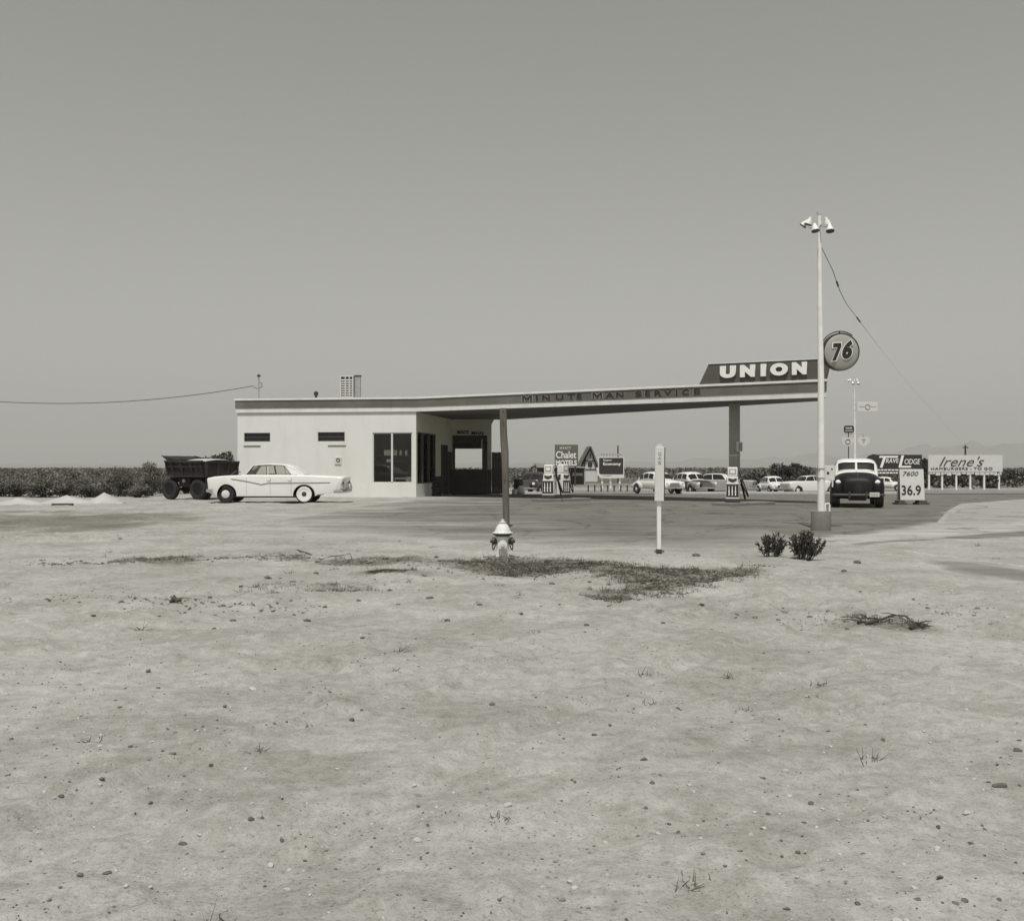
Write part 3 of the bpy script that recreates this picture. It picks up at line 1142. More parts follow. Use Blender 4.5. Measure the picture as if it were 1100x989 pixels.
# lone steel column near the tip
cx = X(789, 44.6)
mb = MB()
rot = Matrix.Translation((cx, 44.6, 0)) @ Matrix.Rotation(math.atan2(eC.y, eC.x), 4, 'Z')
mb.box(-0.19, 0.19, -0.19, 0.19, 0.0, ZS - 0.014, rot)
colm = mb.build('column', M['column_paint'], station, True, bevel=0.015)
mb = MB()
mb.box(-0.27, 0.27, -0.27, 0.27, 0.0, 0.05, rot)
mb.build('base_plate', M['column_paint'], colm, True)
mb = MB()
mb.box(-0.22, 0.22, -0.22, 0.22, 2.0, 2.04, rot)
mb.build('collar', M['white_trim'], colm, True)
mb = MB()
ps = Vector((X(790.6, 44.3), 44.3, Z(485, 44.3)))
mb.hexa([ps + Vector(v) for v in ((0, -0.2, 0), (0.06, -0.2, 0), (0.06, 0.2, 0), (0, 0.2, 0), (0, -0.2, 0.45), (0.06, -0.2, 0.45), (0.06, 0.2, 0.45), (0, 0.2, 0.45))])
mb.box(ps.x + 0.0, ps.x + 0.28, 44.28, 44.33, ps.z, ps.z + 0.42)
fl = mb.build('flag_sign', M['sign_white'], colm, True)
mb = MB()
mb.box(ps.x + 0.09, ps.x + 0.26, 44.262, 44.277, ps.z + 0.05, ps.z + 0.36)
mb.build('sign_face', M['sign_grey'], fl, True)

# lettering over the bay
u0, z0 = vray(491.2, 466, Cc, Dd)
u1, z1 = vray(503.6, 461.5, Cc, Dd)
o = line_pt(Cc, Dd, u0, 0.03, 3.44)
eD = Vector((1, 0, 0))
text('MINUTE', 'lettering', M['letter_black'], station, o, eD, UP, u1 - u0, 0.2, 0.015, 0, 0.03)
u0, _ = vray(506.4, 466, Cc, Dd)
u1, _ = vray(519.5, 461.5, Cc, Dd)
text('MAN', 'lettering', M['letter_black'], station, line_pt(Cc, Dd, u0, 0.03, 3.39), eD, UP, u1 - u0, 0.2, 0.015, 0, 0.03)

# service mast with insulators, vent
mb = MB()
m0 = Vector((X(278, 53.6), 53.6, ZC + 0.03))
mb.tube([m0, m0 + Vector((0, 0, 1.2))], 0.035, 8)
mast = mb.build('service_mast', M['galv'], station, True)
mb = MB()
tp = m0 + Vector((0, 0, 1.2))
mb.lathe([(0.02, -0.02), (0.09, 0.0), (0.10, 0.06), (0.04, 0.12), (0.01, 0.13)], tp, seg=12)
mb.tube([tp + Vector((0.02, 0, -0.3)), tp + Vector((0.16, 0, -0.35)), tp + Vector((0.16, 0, -0.55)), tp + Vector((-0.1, 0, -0.62)), tp + Vector((-0.28, 0, -0.53))], 0.02, 6)
mb.build('insulator', M['dark_metal'], mast, True, smooth=True)
mb = MB()
v0 = Vector((X(339.5, 55.0), 55.0, ZC + 0.02))
mb.lathe([(0.06, 0), (0.06, 0.32), (0.12, 0.33), (0.12, 0.5), (0.03, 0.55)], v0, seg=12)
mb.build('vent_pipe', M['dark_metal'], station, True, smooth=True)

# things on the roof
cool = empty('rooftop_cooler', (X(372.5, 56), 56.3, ZC + 0.032), 0, 'white louvred cooler box on the flat roof with grey duct beside it', 'air cooler')
mb = MB()
zt = Z(403.5, 56) - ZC - 0.03
mb.box(-0.36, 0.36, -0.35, 0.35, 0.0, 0.08).box(-0.36, 0.36, -0.35, 0.35, zt - 0.06, zt)
for x in (-0.36, -0.1, 0.12, 0.31):
    mb.box(x, x + 0.05, -0.35, 0.35, 0.08, zt - 0.06)
mb.box(-0.31, 0.31, 0.25, 0.3, 0.08, zt - 0.06)
mb.build('cabinet', M['sign_white'], cool)
for k, (xa, xb) in enumerate(((-0.30, -0.11), (-0.04, 0.11), (0.18, 0.30))):
    mb = MB()
    for j in range(9):
        z = 0.16 + j * (zt - 0.3) / 9
        mb.hexa([(xa, -0.33, z), (xb, -0.33, z), (xb, -0.2, z + 0.1), (xa, -0.2, z + 0.1), (xa, -0.33, z + 0.02), (xb, -0.33, z + 0.02), (xb, -0.2, z + 0.12), (xa, -0.2, z + 0.12)])
    mb.build('louvre', M['sign_white'], cool)
mb = MB()
xd = X(383.7, 56) - X(372.5, 56)
mb.box(xd - 0.14, xd + 0.14, -0.15, 0.15, 0, zt - 0.02)
dct = mb.build('duct', M['galv'], cool, bevel=0.01)
mb = MB()
mb.box(xd - 0.17, xd + 0.17, -0.18, 0.18, zt - 0.02, zt + 0.04)
mb.build('duct_cap', M['dark_metal'], dct)
mb = MB()
mb.box(0.3, xd - 0.13, -0.1, 0.1, 0.25, 0.45)
mb.build('duct_link', M['galv'], cool)

# overhead service wire to a pole well off to the left
wv = empty('overhead_wire', (X(-142, 54.0), 54.0, 0), 0, 'thin overhead wire sagging from the roof mast of the white building out to the left', 'wire')
mb = MB()
pa, pb = Vector((X(272, 53.6), 53.6, Z(414.5, 53.6))), Vector((X(-142, 54.0), 54.0, Z(414.5, 54.0)))
pts = [pa.lerp(pb, t) - Vector((0, 0, 4 * t * (1 - t) * 0.92)) for t in [i / 30 for i in range(31)]]
mb.tube(pts, 0.018, 6)
mb.build('cable', M['wire'], wv, True)
mb = MB()
mb.tube([Vector((pb.x, pb.y, -0.5)), Vector((pb.x, pb.y, 6.6))], [0.14, 0.1], 10)
mb.tube([Vector((pb.x, pb.y - 0.12, 5.9)), Vector((pb.x, pb.y + 0.12, 5.9))], 0.03, 6)
mb.build('pole', M['old_wood'], wv, True)

# dark board screen next to the bay
scr = MB()
for i in range(6):
    xa = X(528.3, 58.6) + i * (X(546.5, 58.6) - X(528.3, 58.6)) / 6
    scr.box(xa, xa + (X(546.5, 58.6) - X(528.3, 58.6)) / 6 - 0.003, 58.6, 58.66, 0.0, Z(485.6, 58.6) - 0.01 * (i % 2))
scr.box(X(528.3, 58.6), X(546.5, 58.6), 58.665, 58.72, 0.4, 0.5).box(X(528.3, 58.6), X(546.5, 58.6), 58.665, 58.72, 1.9, 2.0)
# lower run of the same screen across the front of the bay, with a tall leaf at its left
for i in range(11):
    xa, xb = X(481, 58.4) + i * (X(528, 58.4) - X(481, 58.4)) / 11, X(481, 58.4) + (i + 1) * (X(528, 58.4) - X(481, 58.4)) / 11
    scr.box(xa, xb - 0.003, 58.4, 58.46, 0.0, Z(504.5, 58.4) - 0.008 * (i % 2))
scr.box(X(473.5, 57.2) + 0.0, X(481, 57.2), 57.2, 57.27, 0.0, Z(478.5, 57.2))
scr.box(X(480.9, 57.4), X(480.9, 57.4) + 0.06, 57.275, 58.46, 0.0, Z(485, 57.4))
tag(scr.build('board_screen', M['dark_wood']), 'dark stepped board screen standing under the canopy across the front of the repair bay', 'screen wall')

# goods in the office window
def goods(name, lab, cat, x0, x1, y0, y1, d, m, dep=0.25):
    mb = MB()
    mb.box(X(x0, d), X(x1, d), d, d + dep, Z(y1, d), Z(y0, d))
    o = mb.build(name, m, bevel=0.012)
    return tag(o, lab, cat)


shelf = MB()
shelf.box(-7.2, -5.15, 51.9, 52.3, Z(489.2, 52.0) - 0.04, Z(489.2, 52.0) - 0.003).box(-7.15, -7.1, 52.0, 52.28, 0.02, Z(489.2, 52.0) - 0.04).box(-5.25, -5.2, 52.0, 52.28, 0.02, Z(489.2, 52.0) - 0.04)
shelf.box(-7.1, -5.25, 51.9, 52.28, Z(496.5, 52.0) - 0.04, Z(496.5, 52.0) - 0.003)
tag(shelf.build('display_shelf', M['dark_wood']), 'dark display shelf standing inside the tall office window', 'shelf')
goods('display_carton', 'long white carton on the shelf behind the office window', 'box', 412.5, 426.5, 483.2, 489.2, 51.95, M['sign_white'])
goods('display_carton', 'low white carton on the lower shelf behind the office window', 'box', 415, 420, 493, 496.5, 51.95, M['sign_white'])
for x0, lab in ((429.2, 'pale tin on the office window shelf, nearer to the long carton'), (435.2, 'pale tin on the office window shelf, farthest from the long carton')):
    mb = MB()
    mb.lathe([(0.065, 0), (0.07, 0.02), (0.07, 0.2), (0.05, 0.25), (0.03, 0.28)], (X(x0 + 1, 51.95), 52.05, Z(489.2, 52.0)), seg=12)
    tag(mb.build('display_tin', M['sign_white'], smooth=True), lab, 'tin', 'tins on the office window shelf')
mb = MB()
mb.box(X(424.5, 51.95), X(437.0, 51.95), 51.75, 51.88, Z(514.6, 51.95), Z(512.8, 51.95))
mb.box(X(424.5, 51.95), X(425.3, 51.95), 51.76, 51.86, 0.02, Z(514.6, 51.95)).box(X(436.2, 51.95), X(437, 51.95), 51.76, 51.86, 0.02, Z(514.6, 51.95))
tag(mb.build('window_bench', M['plaster_far']), 'narrow pale bench standing low inside the right pane of the office window', 'bench')
mb = MB()
mb.box(X(437.3, 51.9), X(442.4, 51.9), 51.62, 51.64, Z(519, 51.62), Z(512, 51.62))
pst = mb.build('window_poster', M['sign_white'])
tag(pst, 'small white poster in the bottom right corner of the office window', 'poster')
mb = MB()
mb.prism([W(439.2, 517.5, 51.61), W(441.6, 515, 51.61), W(440.2, 513, 51.61)], (0, 0.004, 0))
mb.build('poster_mark', M['sign_grey'], pst)

# stack of tyres against the office side wall
for k in range(6):
    mb = MB()
    dx = [0, 0.02, -0.01, 0.03, -0.02, 0.01][k]
    mb.lathe([(0.13, 0.02), (0.17, 0.0), (0.24, 0.005), (0.27, 0.04), (0.275, 0.085), (0.27, 0.13), (0.24, 0.165), (0.17, 0.17), (0.13, 0.15)], seg=24)
    o = mb.build('tyre', M['rubber'], smooth=True)
    o.location = (X(469, 53.3) + dx, 53.3, 0.012 + k * 0.172)
    pos = ['lowest', 'second from the bottom', 'third from the bottom', 'fourth from the bottom', 'just under the top one', 'topmost'][k]
    tag(o, 'black tyre in the stack by the office side wall, ' + pos, 'tyre', 'tyres stacked by the bay')

# ================================================================== FOREGROUND FURNITURE
# crooked wooden post
dp = 25.5
post = MB()
prof = [(575.0, 544.0, 7.2), (562, 543.9, 7.2), (535, 543.4, 7.4), (510, 542.9, 7.6), (495, 542.6, 7.9), (485, 542.3, 8.4), (476, 541.6, 8.2), (466, 541.0, 7.9), (452, 540.6, 7.8), (438.5, 540.4, 7.8)]
post.tube([Vector((X(c, dp), dp + 0.03 * math.sin(i * 1.3), Z(y, dp))) for i, (y, c, w) in enumerate(prof)], [w / 2 / F * dp for _, _, w in prof], 14)
pw = tag(post.build('wooden_post', M['old_wood'], smooth=True, angle=50), 'weathered crooked wooden post standing right behind the white fire hydrant', 'post')
mb = MB()
for z, a in ((2.6, 0.3), (1.2, -0.4), (2.9, 0.0)):
    px = 540.6 if z > 2 else 543
    mb.tube([Vector((X(px, dp) + 0.05 * a, dp - 0.075, z)), Vector((X(px, dp) + 0.05 * a, dp - 0.13, z))], 0.014, 6)
mb.build('nail', M['dark_metal'], pw)

# fire hydrant
hd = G(540, 600).y
hx_, hs = X(540, hd), hd / F
hyd = empty('fire_hydrant', (hx_, hd, 0), 0, 'white fire hydrant with flared bonnet on sand in front of the crooked post', 'fire hydrant')
mb = MB()
mb.lathe([(0.135, -0.05), (0.135, 0.03), (0.115, 0.04), (0.105, 0.06), (0.102, 0.30), (0.12, 0.33), (0.125, 0.36), (0.11, 0.38), (0.08, 0.40)], seg=28)
bar = mb.build('barrel', M['hydrant'], hyd, smooth=True)
mb = MB()
mb.lathe([(0.10, 0.375), (0.145, 0.388), (0.155, 0.402), (0.13, 0.41)], seg=28)
mb.build('flange', M['dark_metal'], bar, smooth=True)
mb = MB()
mb.lathe([(0.12, 0.41), (0.165, 0.415), (0.17, 0.43), (0.135, 0.445), (0.115, 0.50), (0.09, 0.545), (0.06, 0.575), (0.035, 0.585), (0.06, 0.59), (0.06, 0.605), (0.03, 0.61), (0.028, 0.645), (0.01, 0.65)], seg=28)
mb.build('bonnet', M['hydrant'], hyd, smooth=True)
for sx in (-1, 1):
    mb = MB()
    mb.lathe([(0.045, 0.09), (0.05, 0.13), (0.065, 0.135), (0.065, 0.175), (0.03, 0.18), (0.028, 0.205), (0.005, 0.206)], (0, 0, 0.29), 'X', 16, Matrix.Scale(sx, 4, (1, 0, 0)))
    nz = mb.build('outlet_cap', M['dark_metal'], hyd, smooth=True)
    mb = MB()
    pts = [(sx * (0.165 + 0.02 * math.sin(t * PI)), -0.05, 0.29 - 0.13 * math.sin(t * PI) - 0.02 * t) for t in [i / 10 for i in range(11)]]
    pts = [(p[0] - sx * 0.06 * i / 10, p[1], p[2]) for i, p in enumerate(pts)]
    mb.tube(pts, 0.011, 6)
    mb.build('chain', M['dark_metal'], nz)
mb = MB()
mb.lathe([(0.055, -0.09), (0.06, -0.13), (0.075, -0.135), (0.075, -0.17), (0.03, -0.175), (0.028, -0.20), (0.004, -0.201)], (0, 0, 0.24), 'Y', 18)
mb.build('outlet_cap', M['hydrant'], hyd, smooth=True)
for k in range(8):
    a = k * PI / 4 + 0.2
    mb = MB()
    mb.lathe([(0.012, 0.404), (0.012, 0.436), (0.004, 0.438)], (0.15 * math.cos(a), 0.15 * math.sin(a), 0), seg=6)
    mb.build('bolt', M['dark_metal'], bar)

# narrow white marker board on a post
sd = G(708, 595).y
sp = empty('marker_post', (X(708, sd), sd, 0), 0, 'tall narrow white marker board on a thin white post in the sand', 'sign post')
mb = MB()
mb.box(-0.035, 0.035, -0.01, 0.06, 0.08, 1.1)
mb.build('post', M['pole_white'], sp, bevel=0.006)
mb = MB()
mb.box(-0.045, 0.045, -0.02, 0.07, -0.1, 0.085)
mb.build('post_foot', M['dark_metal'], sp, bevel=0.006)
zb, zt = Z(538, sd), Z(480, sd)
mb = MB()
mb.hexa([(-0.085, -0.055, zb), (0.075, -0.055, zb), (0.075, -0.015, zb), (-0.085, -0.015, zb), (-0.07, -0.055, zt), (0.085, -0.055, zt), (0.085, -0.015, zt), (-0.07, -0.015, zt)])
bd = mb.build('board', M['sign_white'], sp, bevel=0.004)
mb = MB()
mb.hexa([(0.078, -0.045, zb + 0.01), (0.092, -0.045, zb + 0.01), (0.092, 0.02, zb + 0.01), (0.078, 0.02, zb + 0.01), (0.088, -0.045, zt - 0.01), (0.102, -0.045, zt - 0.01), (0.102, 0.02, zt - 0.01), (0.088, 0.02, zt - 0.01)])
mb.build('board_edge', M['dark_metal'], bd)
mb = MB()
mb.hexa([(-0.05, -0.05, zt), (0.06, -0.05, zt), (0.06, -0.02, zt), (-0.05, -0.02, zt), (-0.02, -0.05, zt + 0.05), (0.03, -0.05, zt + 0.05), (0.03, -0.02, zt + 0.05), (-0.02, -0.02, zt + 0.05)])
mb.build('board_tip', M['sign_white'], bd)
for s, yy in (('G', 489), ('A', 493.5), ('S', 498.5)):
    text(s, 'letter', M['sign_grey'], bd, Vector((X(708, sd) - 0.028, sd - 0.058, Z(yy, sd))), (1, 0, 0), UP, 0.06, 0.055, 0.002)

# floodlight pole with concrete base, built once and copied for the far one
fd = 24.3
fp = empty('floodlight_pole', (X(882, fd), fd, 0), 0, 'tall white floodlight pole on a round concrete base at the edge of the forecourt', 'light pole')
mb = MB()
mb.lathe([(0.235, -0.1), (0.235, 0.45), (0.225, 0.465), (0.05, 0.468)], seg=32)
mb.build('base', M['base_conc'], fp, smooth=True)
ztop = Z(232, fd)
mb = MB()
mb.tube([(0, 0, 0.46), (0.0, 0, 3.5), (-0.03, 0, 5.6), (-0.04, 0, ztop)], [0.085, 0.075, 0.055, 0.045], 16)
mb.build('pole', M['pole_white'], fp, smooth=True, angle=60)
mb = MB()
zc = Z(243.5, fd)
mb.tube([(-0.29, 0, zc - 0.02), (-0.04, 0, zc + 0.02), (0.2, 0, zc - 0.0)], 0.018, 8)
mb.tube([(-0.04, -0.22, zc), (-0.04, 0.22, zc)], 0.018, 8)
mb.build('cross_arm', M['galv'], fp)


def lamp(pos, aim, name='lamp_head', s=1.0):
    q = Vector(aim).normalized().to_track_quat('Z', 'Y').to_matrix().to_4x4()
    mb = MB()
    mb.lathe([(0.02 * s, -0.16 * s), (0.045 * s, -0.15 * s), (0.055 * s, -0.09 * s), (0.075 * s, -0.05 * s), (0.10 * s, 0.02 * s), (0.115 * s, 0.07 * s), (0.115 * s, 0.085 * s), (0.10 * s, 0.08 * s), (0.05 * s, 0.02 * s)], pos, 'Z', 18, q)
    o = mb.build(name, M['pole_white'], fp, smooth=True)
    mb = MB()
    mb.lathe([(0.114 * s, 0.062 * s), (0.121 * s, 0.062 * s), (0.121 * s, 0.092 * s), (0.114 * s, 0.092 * s)], pos, 'Z', 18, q)
    mb.build('rim', M['dark_metal'], o, smooth=True)
    mb = MB()
    mb.lathe([(0.098 * s, 0.066 * s), (0.09 * s, 0.07 * s), (0.03 * s, 0.078 * s), (0.001, 0.079 * s)], pos, 'Z', 18, q)
    mb.build('lens', M['dark_metal'], o, smooth=True)


lamp((-0.27, 0.06, Z(238.0, fd)), (-0.35, 0.2, -1), s=0.78)
lamp((-0.34, 0.2, Z(238.6, fd)), (-0.7, 0.3, -0.9), s=0.72)
lamp((-0.20, -0.2, Z(247.6, fd)), (0.12, -0.2, -1), s=0.8)
lamp((0.17, 0.1, Z(238.0, fd)), (0.35, 0.2, -1), s=0.8)
lamp((0.15, -0.2, Z(247.8, fd)), (0.0, -0.25, -1), s=0.8)
mb = MB()
mb.tube([(-0.06, 0, ztop), (-0.09, 0, ztop + 0.09)], 0.02, 8)
mb.tube([(-0.03, 0, ztop - 0.02), (0.0, 0.0, ztop + 0.06)], 0.02, 8)
mb.build('top_fitting', M['galv'], fp)
far_pole = clone(fp)
far_pole.location = (X(918.3, 66), 66, gz(66))
far_pole['label'] = 'thin distant floodlight pole rising behind the roof of the black sedan'
fp['group'] = far_pole['group'] = 'floodlight poles'

mb = MB()
mb.tube([(0.10, 0, 0.46), (0.10, 0, 0.6), (0.105, 0, 0.635), (0.19, 0, 0.64), (0.20, 0, 0.6), (0.20, 0, 0.455)], 0.022, 8)
mb.build('conduit', M['pole_white'], fp)
# meter board strapped to the pole
pb_ = empty('notice_board', (X(882, fd), fd + 0.11, 0), 0, 'small square white notice board strapped to the white floodlight pole', 'notice board')
mb = MB()
mb.box(X(878.3, fd) - X(882, fd), X(898.3, fd) - X(882, fd), 0.0, 0.03, Z(516, fd), Z(499.8, fd))
b0 = mb.build('panel', M['sign_white'], pb_, bevel=0.006)
mb = MB()
for px, py, r in ((891.0, 508.0, 0.030), (895.2, 503.7, 0.018), (879.6, 505, 0.014)):
    mb.box(X(px, fd) - X(882, fd) - r, X(px, fd) - X(882, fd) + r, -0.006, -0.001, Z(py, fd) - r, Z(py, fd) + r)
mb.build('mark', M['dark_metal'], b0)
mb = MB()
for z in (Z(503, fd), Z(513, fd)):
    mb.box(-0.088, 0.088, -0.20, 0.002, z - 0.012, z + 0.012)
mb.build('strap', M['galv'], pb_)
mb = MB()
for px in (884.5, 896.0):
    mb.box(X(px, fd) - X(882, fd) - 0.015, X(px, fd) - X(882, fd) + 0.015, 0.001, 0.03, Z(523, fd), Z(515.9, fd))
mb.build('bracket', M['sign_white'], pb_)

# the round 76 sign hung on the pole
d76 = 24.38
r76 = 20.3 / F * d76
s76 = empty('round_sign', (X(902.8, d76), d76, Z(378, d76)), 0, 'round grey drum sign with black numerals 76 hung beside the white floodlight pole', 'sign')
s76.rotation_euler = (R(2), R(-3), R(4))
mb = MB()
mb.lathe([(r76 * 0.01, -0.115), (r76 * 0.4, -0.108), (r76 * 0.75, -0.088), (r76 * 0.93, -0.06), (r76 * 0.965, -0.05), (r76 * 0.965, 0.09), (r76 * 0.5, 0.12), (0.01, 0.13)], axis='Y', seg=48)
mb.build('drum', M['sign_grey'], s76, smooth=True, angle=50)
mb = MB()
mb.lathe([(r76 * 0.955, -0.062), (r76 * 0.985, -0.07), (r76, -0.05), (r76, 0.08), (r76 * 0.985, 0.095), (r76 * 0.95, 0.08)], axis='Y', seg=48)
mb.build('rim', M['dark_metal'], s76, smooth=True)
mb = MB()
arc = []
for k in range(15):
    a = R(150) - R(100) * k / 14
    arc.append((r76 * 1.09 * math.cos(a), 0.02, r76 * 1.09 * math.sin(a)))
mb.tube(arc, 0.014, 8)
mb.tube([arc[0], (-0.52, 0.0, arc[0][2] - 0.03)], 0.014, 8)
mb.tube([(0.0, 0.02, r76), (0.0, 0.02, r76 * 1.1)], 0.02, 8)
mb.tube([(-r76 * 0.9, 0.0, 0.12), (-0.54, 0.0, 0.12)], 0.022, 8)
mb.tube([(-r76 * 0.9, 0.0, -0.14), (-0.54, 0.0, -0.14)], 0.022, 8)
mb.build('hanger', M['dark_metal'], s76)
k76 = d76 / F
for s, x0, z0, w, h in (('7', -11.2, -9.5, 10.2, 18.6), ('6', -0.6, -8.2, 12.0, 20.0)):
    z0 = z0 + 0.2
    if s == '7':
        for gr, yy, m_, nm in ((1.0, -0.1205, 'letter_white', 'numeral_edge'), (0.0, -0.127, 'letter_black', 'numeral')):
            P7 = ((0.16, 1.0, -1, 1), (1.0, 1.0, 1, 1), (1.0, 0.80, 1, -0.3), (0.34, 0.0, 0.8, -1), (-0.06, 0.0, -1, -1), (0.60, 0.76, -0.6, -1), (0.10, 0.76, -1, -1))
            mb = MB()
            mb.prism([((x0 + a * w + i * gr) * k76, yy, (z0 + b * h + j * gr) * k76) for a, b, i, j in P7], (0, 0.006, 0))
            mb.build(nm, M[m_], s76)
        continue
    text(s, 'numeral_edge', M['letter_white'], s76, Vector(((x0 - 1.0) * k76, -0.1175, (z0 - 1.0) * k76)), (1, 0, 0), UP, (w + 2.0) * k76, (h + 2.0) * k76, 0.003, 0.28, 0.09, world=False)
    text(s, 'numeral', M['letter_black'], s76, Vector((x0 * k76, -0.124, z0 * k76)), (1, 0, 0), UP, w * k76, h * k76, 0.003, 0.28, 0.06, world=False)

# loose wire from the pole down to a distant utility pole
up_d = 190.0
upole = empty('utility_pole', (X(1037, up_d), up_d, gz(up_d)), 0, 'distant dark utility pole behind the script lettered drive-in sign', 'utility pole')
mb = MB()
mb.tube([(0, 0, -0.3), (0, 0, Z(478, up_d) + 1.0)], [0.2, 0.15], 10)
mb.build('pole', M['dark_metal'], upole)
mb = MB()
mb.box(-0.5, 0.5, -0.08, 0.08, Z(480, up_d) + 1.0 - 0.2, Z(480, up_d) + 1.0)
mb.build('cross_arm', M['dark_metal'], upole)
wp = [(881.5, 264, fd), (888, 277, 26.5), (894.6, 290.6, 29), (902, 312, 33), (909, 326, 37.5), (928, 351, 46), (950, 380, 66), (980, 417, 95), (1010, 450, 135), (1037, 479, up_d)]
w2 = empty('hanging_wire', (X(881.5, fd), fd, 0), 0, 'thin slack wire running down from the top of the white floodlight pole to the right', 'wire')
mb = MB()
mb.tube([W(*p) for p in wp], [0.008, 0.009, 0.010, 0.011, 0.011, 0.008, 0.004, 0.004, 0.004, 0.004], 6)
mb.build('cable', M['wire'], w2, True)
mb = MB()
for i in (3, 5):
    a, b = W(*wp[i - 1]), W(*wp[i])
    mb.tube([a.lerp(b, 0.55), a.lerp(b, 0.75)], 0.032, 8)
mb.build('insulator', M['dark_metal'], w2, True)

# price board
pd = 41.3
pr = empty('price_board', (X(979, pd), pd, 0), 0, 'white standing price board reading 7600 and 36.9 on dark wooden feet', 'price sign')
k = pd / F
mb = MB()
zb, zt = Z(537, pd), Z(503.8, pd)
mb.hexa([(-13 * k, -0.12, zb), (13.2 * k, -0.12, zb), (13.2 * k, -0.08, zb), (-13 * k, -0.08, zb), (-12.7 * k, 0.0, zt), (13 * k, 0.0, zt), (13 * k, 0.04, zt), (-12.7 * k, 0.04, zt)])
pbd = mb.build('panel', M['sign_white'], pr, bevel=0.006)
mb = MB()
mb.hexa([(-13 * k, 0.26, zb), (13 * k, 0.26, zb), (13 * k, 0.30, zb), (-13 * k, 0.30, zb), (-12.7 * k, 0.09, zt), (13 * k, 0.09, zt), (13 * k, 0.13, zt), (-12.7 * k, 0.13, zt)])
mb.build('back_panel', M['sign_grey'], pr)
tl = Vector((0, 0.12, zt - zb)).normalized()
for s, x0, x1, y0, y1, sh, bo, m_ in (('7600', 969.3, 986.3, 511.0, 506.3, 0.3, 0.0, 'dark_metal'), ('36.9', 967.5, 988.4, 531.5, 521.0, 0.0, 0.012, 'letter_black')):
    zz = Z(y0, pd)
    yy = -0.12 + 0.12 * (zz - zb) / (zt - zb)
    text(s, 'numerals', M[m_], pbd, Vector((X(x0, pd), pd + yy - 0.012, zz)), (1, 0, 0), tl, X(x1, pd) - X(x0, pd), (y0 - y1) * k, 0.004, sh, bo)
for x0, x1 in ((-16.5, -6.5), (5.5, 17)):
    mb = MB()
    mb.box(x0 * k, x1 * k, -0.25, 0.4, 0.0, 0.08)
    mb.box((x0 + 1.5) * k, (x1 - 1.5) * k, -0.16, 0.3, 0.08, 0.17)
    mb.build('foot', M['dark_wood'], pr, bevel=0.01)
mb = MB()
for x in (-9, 9):
    mb.box(x * k - 0.03, x * k + 0.03, -0.1, -0.05, 0.16, zb)
    mb.box(x * k - 0.03, x * k + 0.03, 0.23, 0.28, 0.16, zb)
mb.build('leg', M['sign_white'], pr)


